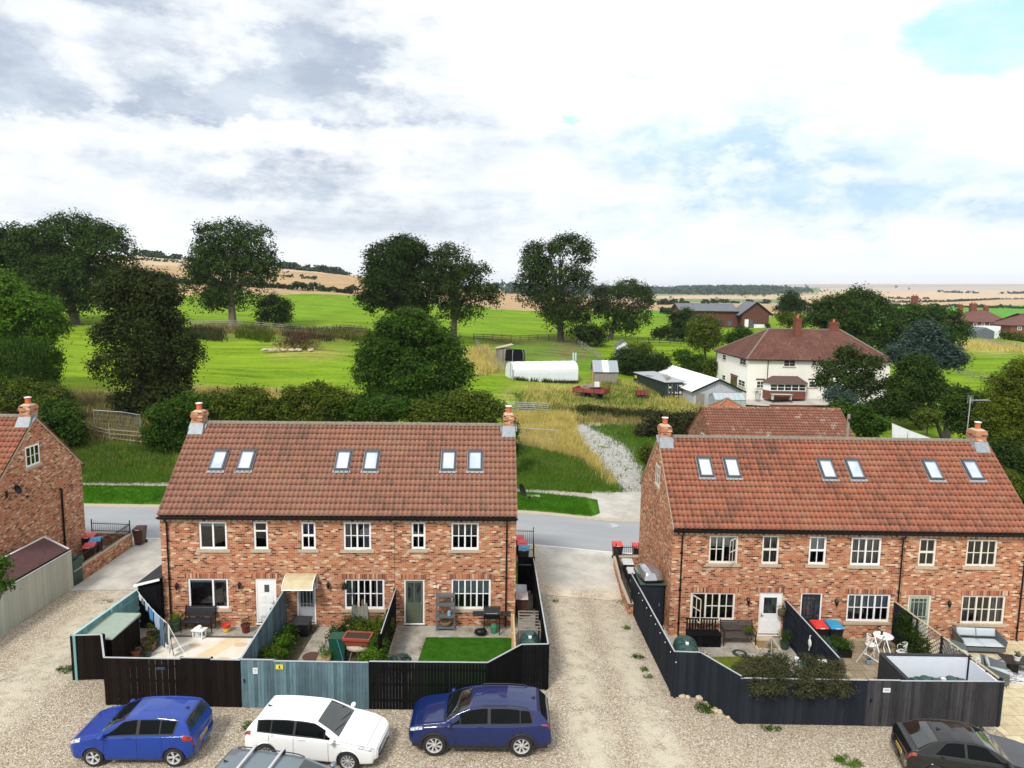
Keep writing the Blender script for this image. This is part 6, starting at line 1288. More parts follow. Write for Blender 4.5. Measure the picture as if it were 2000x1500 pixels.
t = thing('wall_ornament', 'white heron shaped ornament hung on the slate dividing fence', 'ornament', (12.30,26.9,.75)); q = MB(); q.ell((-.03,0,0),(.04,.14,.17),10,6); q.tube([(-.03,0,.14),(-.03,.03,.3),(-.03,-.05,.34)], .02, 5); q.tube([(-.03,0,-.15),(-.03,.03,-.34)], .018, 5); q.build('figure', M['white'], t)
t = thing('planter_trough', 'black trough planter full of green foliage below the blue lidded bin', 'planter', (14.1,28.2,-.46)); q = MB(); q.box(-.5,.5,-.2,.2,0,.32); q.build('trough', M['black'], t); leafcloud('foliage', [(-.2,0,.55,.35,.25,.32),(.3,0,.5,.3,.25,.28)], 1300, .08, LM['mid'], t)
pot('pale blue bucket pot near the white chair', 15.05,27.5,.11,.2,'pot_blue','mid',.12,.1,n=60)
pot('terracotta pot under the white garden chair', 16.4,27.2,.13,.2,'pot_terra','mid',.15,.12,n=80)
pot('low leafy pot by the trellis fence', 16.0,27.6,.13,.15,'pot_terra','bright',.25,.22,n=250)
# white cast bistro set
def bistro_chair(label, x, y, rot):
    t = thing('garden_chair', label, 'chair', (x,y,-.46), rot, 'white cast garden chairs'); W = M['white']; q = MB(); q.lathe([(.21,.42),(.215,.445),(.2,.45)], n=16); q.build('seat', W, t)
    for k in range(4): a_ = math.pi/4+k*math.pi/2; q = MB(); q.tube([(.17*math.cos(a_),.17*math.sin(a_),.43),(.21*math.cos(a_),.21*math.sin(a_),.25),(.2*math.cos(a_),.2*math.sin(a_),.1),(.26*math.cos(a_),.26*math.sin(a_),0)], .016, 6); q.build('leg', W, t)
    q = MB(); arc = [(.2*math.sin(b_), .2*math.cos(b_)*.9, .45+.42*math.cos((b_)*.62)**.6) for b_ in np.linspace(-1.5,1.5,11)]; q.tube(arc, .017, 6)
    for b_ in np.linspace(-1.0,1.0,7): q.tube([(.18*math.sin(b_),.18*math.cos(b_)*.9,.45),(.2*math.sin(b_*.9),.2*math.cos(b_)*.9,.43+.40*math.cos(b_*.62)**.6)], .011, 5)
    for z in (.58,.70): q.tube([(.2*math.sin(b_), .2*math.cos(b_)*.9, z) for b_ in np.linspace(-1.1,1.1,7)], .010, 5)
    q.build('backrest', W, t)
    for s_ in (-1,1): q = MB(); q.tube([(s_*.2,.06,.66),(s_*.24,-.08,.66),(s_*.22,-.16,.6),(s_*.2,-.14,.45)], .014, 6); q.build('armrest', W, t)
    return t
bistro_chair('white cast garden chair left of the round table', 15.55,28.35,R_(60)); bistro_chair('white cast garden chair right of the round table', 16.55,27.75,R_(-115))
t = thing('bistro_table', 'round white cast garden table between two white chairs', 'table', (16.2,28.6,-.46)); q = MB(); q.lathe([(.38,.70),(.40,.71),(.40,.73),(.37,.735)], n=26); q.build('table_top', M['white'], t)
for k in range(3): a_ = k*2.1+.4; q = MB(); q.tube([(.12*math.cos(a_),.12*math.sin(a_),.70),(.2*math.cos(a_),.2*math.sin(a_),.45),(.12*math.cos(a_),.12*math.sin(a_),.25),(.32*math.cos(a_),.32*math.sin(a_),0)], .018, 6); q.build('leg', M['white'], t)
t = thing('table_ornament', 'dark candle holder and white cups on the round table', 'ornament', (16.2,28.6,.28)); q = MB(); q.lathe([(.05,0),(.03,.06),(.06,.14),(.05,.15)], (-.05,.05,0), 10); q.build('holder', M['black'], t); q = MB(); q.lathe([(.04,0),(.045,.07)], (.08,-.04,0), 10); q.build('cup', M['white'], t)
# ivy on the trellis
shrub('trellis_climber', 'dark green ivy mass climbing the trellis fence', 'climber', (17.0,28.7,-.45), [(.05,-.2,1.0,.25,.8,.8),(.05,-1.3,.9,.25,.7,.7),(-.1,-.9,.4,.35,.8,.4),(0,-2.0,.5,.25,.5,.45)], 5200, .085, 'deep')
shrub('garden_shrub', 'yellow green leafy clump below the ivy', 'shrub', (16.5,26.6,-.45), [(0,0,.35,.45,.4,.35)], 900, .09, 'gold')
# white metal A-frame by the bins
t = aframe('tall thin white tripod frame on the brown slab path', 15.1,26.9,-.46,R_(15),.5,1.55,.85,M['white'])
t = thing('flower_ornament', 'yellow flowers in a purple and white pot inside the tank store', 'plant pot', (14.55,24.2,.5)); q = MB(); q.lathe([(.1,-.2),(.13,0),(.14,.02)], n=10); q.build('pot', flat('purple_pot', (.12,.06,.25), .5), t); leafcloud('flowers', [(0,0,.1,.16,.12,.08)], 120, .07, leaf_mat('yellow_petal', (.55,.35,.02), (.8,.6,.05)), t); q = MB(); q.ell((.15,-.1,-.3),(.3,.2,.16),10,6,jit=.3); q.build('pebbles', M['pot_white'], t)
# ---------------------------------------------------------------- patio furniture on the right
M['rattan'] = flat('grey_rattan', (.10,.12,.12), .7, amt=.4, scale=30); M['cush'] = flat('pale_grey_cushion', (.42,.47,.50), .9, amt=.08)
def cushion(t, x0, x1, y0, y1, z0, z1, tilt=0, name='cushion'):
    m_ = MB(); nx, ny = 8, 6; V = []
    for s_ in (0,1):
        for i in range(nx+1):
            for j in range(ny+1):
                u_, v_ = i/nx, j/ny; e = min(u_,1-u_,v_,1-v_)*6; b = (z1-z0)*.5*min(1, e)**.5; x = x0+(x1-x0)*u_; y = y0+(y1-y0)*v_; zc = (z0+z1)/2+tilt*(v_); V.append((x, y, zc+(b if s_ else -b)))
    N_ = (nx+1)*(ny+1); F = [(i*(ny+1)+j,(i+1)*(ny+1)+j,(i+1)*(ny+1)+j+1,i*(ny+1)+j+1) for i in range(nx) for j in range(ny)]; m_.add(V, [f[::-1] for f in F]+[tuple(N_+q for q in f) for f in F]); return m_.build(name, M['cush'], t, smooth=True)
def lounge(label, x, y, rot, w_, seats):
    t = thing('outdoor_sofa' if seats > 1 else 'outdoor_armchair', label, 'sofa' if seats > 1 else 'armchair', (x,y,-.455), rot); q = MB()
    q.box(-w_/2,w_/2,-.4,.42,.14,.30); q.build('seat_frame', M['rattan'], t)
    q = MB(); q.hexa([(-w_/2,.36,.30),(w_/2,.36,.30),(w_/2,.42,.30),(-w_/2,.42,.30),(-w_/2-.06,.46,.78),(w_/2+.06,.46,.78),(w_/2+.06,.52,.78),(-w_/2-.06,.52,.78)]); q.build('back_frame', M['rattan'], t)
    for s_ in (-1,1):
        xa = s_*w_/2; q = MB(); P = [(xa,-.4,.30),(xa,.42,.30),(xa+s_*.06,.50,.78),(xa+s_*.07,-.38,.60)]; q.add([(p_[0],p_[1],p_[2]) for p_ in P]+[(p_[0]-s_*.04,p_[1],p_[2]) for p_ in P], [(0,1,2,3),(7,6,5,4),(0,4,5,1),(1,5,6,2),(2,6,7,3),(3,7,4,0)]); q.build('arm', M['rattan'], t)
    sw = (w_-.08)/seats
    for k in range(seats):
        cushion(t, -w_/2+.04+k*sw, -w_/2+.04+(k+1)*sw-.01, -.42, .30, .31, .45, name='seat_cushion')
        c = cushion(t, -w_/2+.05+k*sw, -w_/2+.03+(k+1)*sw-.01, -.07, .09, .44, .58, name='back_cushion')
        c.data.vertices.foreach_set('co', np.array([[v.co.x, .30+(v.co.z-.51)*.9+v.co.y*.0+.05*((v.co.y)/.09)*0+ (v.co.y)*.5, .66+ (v.co.y)*2.1] for v in c.data.vertices], 'f4').ravel())
    for sx in (-1,1):
        for sy in (-1,1): q = MB(); q.box(sx*(w_/2-.05)-.02,sx*(w_/2-.05)+.02,sy*.36-.02,sy*.36+.02,0,.14); q.build('leg', M['cap_y'], t)
    return t
lounge('grey rattan two seat sofa with pale cushions against the right hand wall', 20.55,28.85,R_(-3),1.75,2)
lounge('grey rattan armchair with pale cushions, nearer the wall', 18.95,27.85,R_(68),.85,1); lounge('grey rattan armchair with pale cushions, nearer the faded fence', 19.55,26.35,R_(62),.9,1)
t = thing('patio_table', 'dark low patio table with an angled leg and a white pot on it', 'table', (21.4,27.15,-.455), R_(-10)); q = MB(); q.box(-.95,.75,-.4,.4,.42,.46); q.build('table_top', M['dkmetal'], t)
for x_ in (-.55,.5): q = MB(); q.box(x_-.1,x_+.1,-.28,.28,0,.42); q.build('leg', M['black'], t)
t = thing('outdoor_rug', 'black and white patterned rug under the patio furniture', 'rug', (21.0,27.1,-.452), R_(-8)); q = MB(); q.box(-1.6,1.6,-1.0,1.0,0,.012); q.build('rug', mat('rug', (.5,.5,.5), .95, lambda t_, v: t_.ramp(t_.noise(t_.mapping(v, (2,6,1)), 1.5, 3, .7), [(.42,(.10,.10,.11)), (.52,(.62,.62,.64))])), t)
t = pot('white pot of yellow flowers on the patio table', 20.95,27.15,.14,.2,'pot_white','gold',.18,.15,n=160,z=.01)
shrub('spiky_plant', 'bright spiky green plant at the right edge of the slab patio', 'plant', (19.75,22.8,-.45), [(0,0,.45,.55,.5,.45),(.5,.2,.7,.5,.4,.5)], 1600, .16, 'mid', asp=.18)
t = thing('gate_post', 'dark timber gate post at the right edge beyond the black car', 'post', (18.95,20.9,-.49)); q = MB(); q.box(-.12,.12,-.1,.1,0,2.3); q.build('post', M['w_black'], t)
# stones and weeds along the slate fence
ST = flat('pale_stone', (.52,.43,.30), .9, amt=.25, scale=9)
for k, (u, v, r) in enumerate([(1332,1363,.13),(1343,1364,.11),(1366,1367,.15),(1378,1377,.12),(1384,1382,.10),(1396,1390,.14),(1405,1393,.13),(1422,1404,.09)]):
    p = g(u, v); m_ = MB(); m_.ell((0,0,r*.45),(r,r*.85,r*.75),9,6,jit=.35)
    o = m_.build('stone', ST, None, smooth=True); o.location = p; tag(o, ['largest pale boulder at the fence corner','small pale stone right of the corner boulder','pale block stone at the kink of the slate fence','rounded stone before the grass clump','little stone touching the slate fence','pair stone with a pale face, left of two','pair stone with a pale face, right of two','last small stone of the row along the slate fence'][k], 'stone', 'stones along the slate fence')
weed = LM['mid']
def clump(label, u, v, w_, h, n, lm='mid', size=.07):
    p = g(u, v); return shrub('weed_clump', label, 'weeds', p, [(0,0,h*.4,w_,w_*.55,h*.6)], n, size, lm, stem=False, up=.9)
clump('dark grass clump among the fence stones', 1378, 1386, .55, .16, 900, 'mid', .06); clump('dandelion patch by the lower right gravel', 1655, 1490, .5, .12, 500, 'bright'); clump('small weed patch in front of the slate fence', 1505, 1424, .35, .08, 220)
clump('weeds at the foot of the dark corner fence post on the lane', 1083, 1175, .16, .1, 90, 'bright'); clump('ragged grass strip beside the curved brick wall', 1218, 1177, .5, .12, 380, 'bright', .05); clump('first weed along the slate fence lane side', 1222, 1228, .16, .12, 120, 'bright'); clump('second weed along the slate fence lane side', 1247, 1285, .25, .12, 180, 'mid'); clump('third weed along the slate fence lane side', 1258, 1310, .16, .12, 120, 'bright'); clump('lowest weed along the slate fence lane side', 1268, 1325, .14, .12, 100, 'bright')
clump('mossy grass at the foot of the dark brown fence corner', 135, 1310, .5, .12, 700, 'mid', .05); clump('grass tuft behind the white hatchback', 487, 1425, .22, .25, 260, 'bright')
clump('mossy strip beside the teal fence', 205, 1175, .5, .06, 200, 'olive', .05)
# string lights on the slate fence
t = thing('string_lights', 'white bulbs strung along the top of the slate grey lane fence', 'lights', (6.12,27,1.33))
for k in range(9): y_ = 3.2-k*.75; q = MB(); x_ = -.13-(y_)*.05+.05; q.ell((x_, y_, -.02),(.018,.018,.03),8,5); q.build('bulb', M['whiteS'], t)
q = MB(); q.tube([(-.1-(3.2-k*.75)*.05+.06, 3.2-k*.75, .05-.05*(k % 2)) for k in range(9)], .006, 4); q.build('cable', M['black'], t)
# ---------------------------------------------------------------- cars
def paint(name, col, metal=.25, flake=.1): return mat(name, col, .5, noisy(col, flake, 1.5, 60), metal, coat=1.0, spec=.15)
M['rubber'] = flat('tyre_rubber', (.016,.016,.017), .85); M['alloy'] = flat('alloy', (.55,.55,.55), .35, metal=.25); M['alloydk'] = flat('dark_alloy', (.03,.03,.032), .4)
M['headl'] = mat('headlight', (.6,.62,.65), .08, lambda t, v: t.ramp(t.noise(v, 14, 3), [(.4,(.22,.24,.27)), (.6,(.75,.77,.8))]), coat=1); M['taill'] = mat('tail_light', (.3,.01,.01), .12, lambda t, v: t.ramp(t.noise(v, 10, 2), [(.4,(.16,.006,.008)), (.65,(.42,.02,.02))]), coat=1)
M['trim'] = flat('black_trim', (.014,.014,.015), .5); M['plate_y'] = flat('yellow_plate', (.75,.50,.03), .4); M['plate_w'] = flat('white_plate', (.7,.7,.7), .4)
def car(name, label, cx, cy, cz, rot, L, W, wb, fo, Rw, prof, pm, lowtrim=None, spoke=5, rimm='alloy', winx=None, pillars=(), wsx=None, rwx=None, roof_h=None, extras=None, swirl=0, zlow=.2, plate='plate_y', seams=(), head=None, tail=None, group='parked cars', tumble=.41, arch=.035, roofmat=None):
    t = thing(name, label, 'car', (cx,cy,cz), rot, group)
    P = np.array(prof, float)[::-1]                       # (x from the rear, ztop, zbelt, halfwidth)
    nx = int(L/.016)+1; xs = np.linspace(0, L, nx)
    def col(k): 
        v = np.interp(xs, P[:,0], P[:,k]); kern = np.array([1,2,3,4,5,4,3,2,1])/25; vp = np.pad(v, 4, 'edge'); v2 = np.convolve(vp, kern, 'valid'); v2[:4] = v[:4]; v2[-4:] = v[-4:]; return v2
    zt, zb, hw = col(1), col(2), col(3); sub = 8
    def section(i):
        h = zt[i]-zb[i]; w_ = hw[i]; zl = min(zlow+.0, zb[i]-.2) + (.10 if (xs[i] < .12 or xs[i] > L-.12) else 0)
        wr = w_*.955-tumble*h; c = [(w_*.90,zl),(w_*.975,zl+.10),(w_*1.0,(zl+zb[i])*.5+.04),(w_*.985,zb[i]-.07),(w_*.95,zb[i]),(wr,zb[i]+h*.86),(wr*.86,zt[i]-h*.035-.004),(wr*.45,zt[i]-.004),(0,zt[i])]
        c = np.array(c); out = []
        for k in range(8):
            p0, p1, p2, p3 = c[max(k-1,0)], c[k], c[k+1], c[min(k+2,8)]
            if k in (4,): p0 = p1; p3 = p2
            for q in range(sub):
                s_ = q/sub; out.append(.5*((2*p1)+(-p0+p2)*s_+(2*p0-5*p1+4*p2-p3)*s_**2+(-p0+3*p1-3*p2+p3)*s_**3) if k not in (4,) else p1+(p2-p1)*s_)
        out.append(c[8]); return np.array(out)
    S = np.array([section(i) for i in range(nx)])         # nx, m, 2
    m_ = S.shape[1]; wheels = [(L-fo, Rw), (L-fo-wb, Rw)]; Ra = Rw+arch+.01
    half = S.copy(); X = np.repeat(xs[:,None], m_, 1).copy(); Z = half[:,:,1]; Yv = half[:,:,0]
    for wx, wz in wheels:
        dx, dz = X-wx, Z-wz; r = np.hypot(dx, dz); sel = (r > Ra-.055) & (r < Ra+.03) & (np.arange(m_)[None,:] < 4*sub); sc = np.where(sel, Ra/np.maximum(r,1e-6), 1); X = wx+dx*sc; Z = wz+dz*sc
    V = np.concatenate([np.stack([X-L/2, Yv, Z], -1)[:, :, :], np.stack([X-L/2, -Yv, Z], -1)[:, ::-1, :][:, 1:, :]], 1); mm = V.shape[1]
    tt = np.concatenate([np.arange(m_), np.arange(m_-2, -1, -1)])/sub          # section parameter 0..8 both sides
    parts = {}
    for i in range(nx-1):
        xc = (xs[i]+xs[i+1])/2
        for j in range(mm-1):
            q = V[[i,i,i+1,i+1],[j,j+1,j+1,j]]; tc = (tt[j]+tt[j+1])/2; zc = q[:,2].mean(); yc = q[:,1].mean()
            if tc < 4 and any(math.hypot(xc-wx, zc-wz) < Ra-.012 for wx, wz in wheels): continue
            nm = 'body'
            if wsx and tc > 6 and wsx[0] < xc < wsx[1]: nm = 'windscreen'
            elif rwx and tc > 5.9 and rwx[0] < xc < rwx[1]: nm = 'rear_window'
            if nm == 'body' and head and head(xc, tc, zc): nm = 'headlight_l' if yc > 0 else 'headlight_r'
            if nm == 'body' and tail and tail(xc, tc, zc): nm = 'tail_light_l' if yc > 0 else 'tail_light_r'
            if nm == 'body' and lowtrim and lowtrim(xc, tc, zc, [math.hypot(xc-wx, zc-wz)-Ra for wx, wz in wheels]): nm = 'lower_trim'
            if nm == 'body' and roofmat and roofmat[0](xc, tc): nm = 'roof_panel'
            parts.setdefault(nm, []).append((i*mm+j, i*mm+j+1, (i+1)*mm+j+1, (i+1)*mm+j))
    # closed front and rear faces
    VV = V.reshape(-1,3); 
    for i, flip in ((0, 1), (nx-1, 0)):
        ring = [i*mm+j for j in range(mm)]
        for j in range(mm//2): f = (ring[j], ring[j+1], ring[mm-2-j], ring[mm-1-j]); parts.setdefault('body', []).append(f if flip else f[::-1])
    mats = {'body': pm, 'windscreen': M['screen'], 'rear_window': M['screen'], 'side_window_l': M['carglass'], 'side_window_r': M['carglass'], 'window_surround': M['trim'], 'lower_trim': M['trim'], 'headlight_l': M['headl'], 'headlight_r': M['headl'], 'tail_light_l': M['taill'], 'tail_light_r': M['taill'], 'roof_panel': roofmat[1] if roofmat else pm}
    for nm, F in parts.items():
        F = np.array(F); used, inv = np.unique(F, return_inverse=True); nn = nm[:-2] if nm.endswith(('_l','_r')) else nm
        o = npmesh(nn, VV[used], inv.reshape(F.shape)[:, ::-1], mats[nm], t, smooth=True)
    u = MB(); u.box(-L/2+.25, L/2-.25, -W*.36, W*.36, zlow-.02, zlow+.30); u.build('underbody', M['trim'], t)
    for k, (wx, wz) in enumerate(wheels):
        for sg in (1,-1):
            e = bpy.data.objects.new('wheel', None); COL.objects.link(e); e.parent = t; e.location = (wx-L/2, sg*(W/2-.125), Rw); e.rotation_euler = (R_(-90*sg), 0, 0)
            ty = MB(); ty.lathe([(Rw*.66,-.1),(Rw*.93,-.11),(Rw,-.085),(Rw,.085),(Rw*.93,.11),(Rw*.70,.115),(Rw*.67,.09)], n=36, cap=False); ty.build('tyre', M['rubber'], e, smooth=False)
            rm = MB(); rm.lathe([(Rw*.64,-.05),(Rw*.69,.105),(Rw*.63,.10),(Rw*.61,.03)], n=32, cap=False); rm.lathe([(Rw*.15,.02),(Rw*.14,.09),(Rw*.05,.1)], n=12)
            for q in range(spoke):
                a = 2*math.pi*q/spoke; a2 = a+swirl; wd = .55*math.pi*Rw/spoke*.5
                c0, c1 = Vector((math.cos(a)*Rw*.12, math.sin(a)*Rw*.12, .075)), Vector((math.cos(a2)*Rw*.63, math.sin(a2)*Rw*.63, .088)); d = (c1-c0).normalized(); n_ = Vector((-d.y, d.x, 0))
                rm.hexa([c0-n_*wd*.35-Vector((0,0,.03)), c1-n_*wd*.8-Vector((0,0,.03)), c1+n_*wd*.8-Vector((0,0,.03)), c0+n_*wd*.35-Vector((0,0,.03)), c0-n_*wd*.35, c1-n_*wd*.8, c1+n_*wd*.8, c0+n_*wd*.35])
            rm.build('rim', M[rimm], e); dk = MB(); dk.lathe([(Rw*.66,-.02),(Rw*.66,.0)], n=24); dk.build('brake_disc', M['alloydk'], e)
    def surf(x, tc, side=1, off=.004):
        i = int(np.clip(x/L*(nx-1), 0, nx-1)); j = tc*sub; j0 = min(int(j), m_-2); f = j-j0; p = S[i,j0]*(1-f)+S[i,j0+1]*f; q = S[i,min(j0+1,m_-1)]-S[i,j0]; n_ = np.array([q[1], -q[0]]); n_ = n_/(np.linalg.norm(n_)+1e-9); p = p+n_*off
        return (x-L/2, side*p[0], p[1])
    def patch(nm, mt, ta, tb, xa, xb, sd_, off, par=t, nr=7, nc=16):
        m2 = MB(); V_ = []
        for r in range(nr+1):
            tc = ta+(tb-ta)*r/nr; a_, b_ = xa(tc), xb(tc)
            for c in range(nc+1): V_.append(surf(a_+(b_-a_)*c/nc, tc, sd_, off))
        F_ = [(r*(nc+1)+c, r*(nc+1)+c+1, (r+1)*(nc+1)+c+1, (r+1)*(nc+1)+c) for r in range(nr) for c in range(nc)]
        m2.add(V_, [f if sd_ < 0 else f[::-1] for f in F_]); return m2.build(nm, mt, par, smooth=True)
    for sd_ in (1,-1):
        X0 = lambda tc: winx[0]+winx[2]*(tc-4); X1 = lambda tc: winx[1]-winx[3]*(tc-4)
        sr = patch('window_surround', M['trim'], 4.03, 5.12, lambda tc: X0(tc)-.05, lambda tc: X1(tc)+.06, sd_, .004)
        cuts = sorted([(a, b) for a, b in pillars]); edges = [None]+[q for c in cuts for q in c]+[None]
        for k in range(0, len(edges), 2):
            lo_, hi_ = edges[k], edges[k+1]
            if lo_ is not None and hi_ is not None and hi_-lo_ < .1: continue
            patch('side_window', M['carglass'], 4.13, 5.0, (X0 if lo_ is None else (lambda tc, v=lo_: v)), (X1 if hi_ is None else (lambda tc, v=hi_: max(min(v, X1(tc)-.01), X0(tc)+.01))), sd_, .009)
    for sd_ in (1,-1):
        sm = MB()
        for x in seams: 
            tts = np.linspace(.6, 3.95, 12); pts = [surf(x, a, sd_, .001) for a in tts if not any(math.hypot(x-wx, surf(x,a)[2]-wz) < Ra for wx, wz in wheels)]
            if len(pts) > 2: sm.tube(pts, .006, 4)
        if seams: sm.tube([surf(x, .55, sd_, .001) for x in np.linspace(min(seams), max(seams), 12)], .006, 4); sm.build('door_seam', M['trim'], t)
        for x in seams[:-1]: 
            h = MB(); a = Vector(surf(x+.16, 3.35, sd_, .02)); b = Vector(surf(x+.36, 3.35, sd_, .02)); h.bar(a, b, .03, .03); h.build('door_handle', pm, t)
        mx = winx[1]-.12; a = Vector(surf(mx, 4.1, sd_, .0)); mr = MB(); mr.ell((a.x+.02, a.y+sd_*.14, a.z+.06), (.085,.12,.075), 12, 8); mr.bar(a, (a.x+.01, a.y+sd_*.08, a.z+.03), .05, .04); mr.build('wing_mirror', pm, t, smooth=True)
    if seams:
        bl_ = MB(); bx_ = L-.42 if not wsx else wsx[1]+.03
        def across(x, tmax=3.98): return [surf(x, a, 1, .001) for a in np.linspace(tmax, 8, 12)]+[surf(x, a, -1, .001) for a in np.linspace(8, tmax, 12)][1:]
        bl_.tube(across(L-.30, 5.0), .006, 4)
        for sd_ in (1,-1): bl_.tube([surf(x, 4.05, sd_, .001) for x in np.linspace(wsx[1]+.12, L-.34, 10)], .006, 4)
        if rwx: bl_.tube(across(rwx[1]+.04, 5.6), .006, 4)
        bl_.build('panel_gap', M['trim'], t)
        gr_ = MB(); gr_.box(L/2-.03, L/2+.006, -.50, .50, .30, .40); gr_.box(L/2-.06, L/2-.004+.004, -.42, .42, .56, .61); gr_.build('grille', M['trim'], t)
        cg = MB(); c0 = surf(L*.10+.55, 3.3, -1, .002); cg.tube([c0, (c0[0], c0[1]-.004, c0[2])], .07, 12); cg.build('fuel_flap', pm, t)
    # number plates, wipers, aerial
    for x_, mt in ((-L/2-.012, plate), (L/2+.004, 'plate_w')):
        zc = (.52 if x_ < 0 else .42) if extras is None or 'plate_z' not in extras else extras['plate_z']; q = MB(); q.box(x_, x_+.012, -.26,.26, zc,zc+.115); pl_ = q.build('number_plate', M[mt], t)
        q = MB()
        for k in range(7): y_ = -.21+k*.065+(.02 if k > 3 else 0); xx = x_-.003 if x_ < 0 else x_+.012; q.box(xx, xx+.003, y_, y_+.04, zc+.025, zc+.09)
        q.build('characters', M['trim'], pl_)
    if wsx:
        wp = MB()
        for y0_, y1_ in ((.55,.02),(-.02,-.55)):
            xa, xb = wsx[1]-.04, wsx[1]-.16
            def wsurf(x, y): i = int(np.clip(x/L*(nx-1), 0, nx-1)); return (x-L/2, y, zt[i]+.02)
            wp.tube([wsurf(xa, y0_), wsurf(xb, y1_)], .009, 4)
        wp.build('wiper', M['trim'], t)
    af = MB(); ra = (rwx[1] if rwx else .5)+.22; i = int(ra/L*(nx-1)); z0 = zt[i]; af.add([(ra-L/2-.07,-.02,z0),(ra-L/2+.10,-.015,z0),(ra-L/2+.10,.015,z0),(ra-L/2-.07,.02,z0),(ra-L/2-.08,0,z0+.07)], [(0,1,4),(1,2,4),(2,3,4),(3,0,4)]); af.build('aerial_fin', M['trim'], t)
    return t, surf, xs, zt, zb, hw
PB = paint('royal_blue_paint', (.0,.035,.27), 0); PD = paint('deep_blue_paint', (.001,.012,.085), 0); PW = paint('white_paint', (.80,.81,.82), 0, .02); PG = paint('sky_sheen_paint', (.20,.25,.28), .65); PK = paint('black_paint', (.003,.004,.004), 0)  # PG: silver sky reflection put into the estate's base colour
# profiles: (x from rear bumper, z centre line, z waist, half width), front first
golf = [(4.26,.60,.58,.58),(4.22,.70,.67,.70),(4.10,.79,.75,.80),(3.75,.90,.85,.87),(3.35,.965,.91,.895),(3.08,1.0,.94,.895),(2.72,1.21,.955,.895),(2.35,1.39,.965,.895),(1.95,1.42,.965,.895),(1.3,1.42,.975,.895),(.75,1.38,.985,.885),(.36,1.33,.985,.87),(.30,1.29,.985,.865),(.10,1.03,.98,.83),(.04,.93,.90,.80),(0,.62,.60,.74)]
swift = [(3.84,.62,.60,.56),(3.80,.74,.70,.68),(3.66,.86,.80,.78),(3.35,.97,.90,.84),(3.02,1.02,.95,.865),(2.86,1.05,.97,.868),(2.5,1.27,.985,.868),(2.15,1.42,.995,.868),(1.8,1.48,1.0,.868),(1.1,1.49,1.02,.87),(.6,1.45,1.03,.865),(.30,1.40,1.03,.85),(.24,1.35,1.03,.845),(.10,1.06,1.0,.81),(.03,.92,.90,.78),(0,.60,.58,.72)]
suv = [(4.58,.72,.70,.58),(4.54,.84,.80,.72),(4.40,.95,.89,.83),(4.1,1.04,.97,.90),(3.7,1.09,1.01,.92),(3.42,1.12,1.03,.925),(3.0,1.37,1.04,.925),(2.6,1.51,1.03,.925),(2.2,1.565,1.04,.925),(1.4,1.565,1.05,.925),(.85,1.51,1.075,.915),(.48,1.47,1.10,.90),(.38,1.40,1.10,.89),(.12,1.12,1.06,.85),(.04,.98,.96,.82),(0,.66,.64,.77)]
estate = [(4.6,.60,.58,.60),(4.56,.70,.66,.72),(4.42,.80,.75,.82),(4.0,.90,.84,.88),(3.6,.96,.90,.89),(3.38,1.0,.93,.895),(2.95,1.22,.945,.895),(2.55,1.40,.955,.895),(2.2,1.46,.965,.895),(1.2,1.48,.985,.895),(.6,1.46,1.0,.885),(.28,1.42,1.0,.87),(.20,1.35,1.0,.865),(.07,1.02,.98,.83),(.03,.90,.88,.80),(0,.62,.60,.76)]
coupe = [(4.26,.58,.56,.58),(4.22,.66,.62,.70),(4.08,.74,.70,.80),(3.7,.83,.78,.86),(3.25,.90,.84,.87),(2.98,.94,.87,.875),(2.6,1.17,.885,.875),(2.25,1.34,.89,.875),(1.95,1.395,.895,.875),(1.4,1.39,.905,.87),(1.0,1.34,.915,.865),(.7,1.26,.925,.86),(.30,1.03,.93,.85),(.24,1.0,.93,.84),(.10,.985,.93,.81),(.03,.86,.84,.78),(0,.58,.56,.74)]
car('parked_car', 'bright royal blue small hatchback parked in front of the dark brown fence', -11.58,20.66,.02,R_(181.2),3.84,1.735,2.45,.81,.305,swift,PB,winx=(.62,2.80,-.10,.66),pillars=((1.62,1.72),(.98,1.02)),wsx=(2.16,2.84),rwx=(.11,.27),seams=(2.68,1.68,.92),swirl=.0,spoke=5,
    head=lambda x,t,z: 3.42<x<3.80 and 3.0<t<4.6 and z>.62+(3.8-x)*.35, tail=lambda x,t,z: x<.30 and 2.6<t<4.0 and z>.70, lowtrim=lambda x,t,z,d: z<.27)
car('parked_car', 'white five door hatchback parked in front of the blue grey fence', -6.0,20.78,.02,R_(-7),4.26,1.79,2.62,.87,.32,golf,PW,winx=(.50,3.02,-.02,.70),pillars=((1.62,1.70),(2.62,2.66),(.88,.92)),wsx=(2.34,3.06),rwx=(.11,.30),seams=(2.78,1.66,.86),spoke=10,
    head=lambda x,t,z: 3.72<x<4.2 and 2.9<t<4.5 and z>.60+(4.2-x)*.22, tail=lambda x,t,z: x<.26 and 2.9<t<4.1 and z>.74, lowtrim=lambda x,t,z,d: z<.26 or (x>4.17 and z<.36))
r_ = car('parked_car', 'deep blue sport utility car with silver black wheels beside the black fence corner', -.86,21.45,.02,R_(180.4),4.58,1.85,2.77,.85,.37,suv,PD,winx=(.62,3.36,.10,.80),pillars=((1.95,2.05),(1.0,1.03),(2.9,2.93)),wsx=(2.6,3.40),rwx=(.13,.37),seams=(3.05,2.0,1.05),spoke=8,swirl=.5,zlow=.24,
    head=lambda x,t,z: 4.12<x<4.52 and 3.0<t<4.4 and z>.76+(4.5-x)*.22, tail=lambda x,t,z: x<.34 and 3.2<t<4.0, lowtrim=lambda x,t,z,d: z<.40 or min(d)<.055)
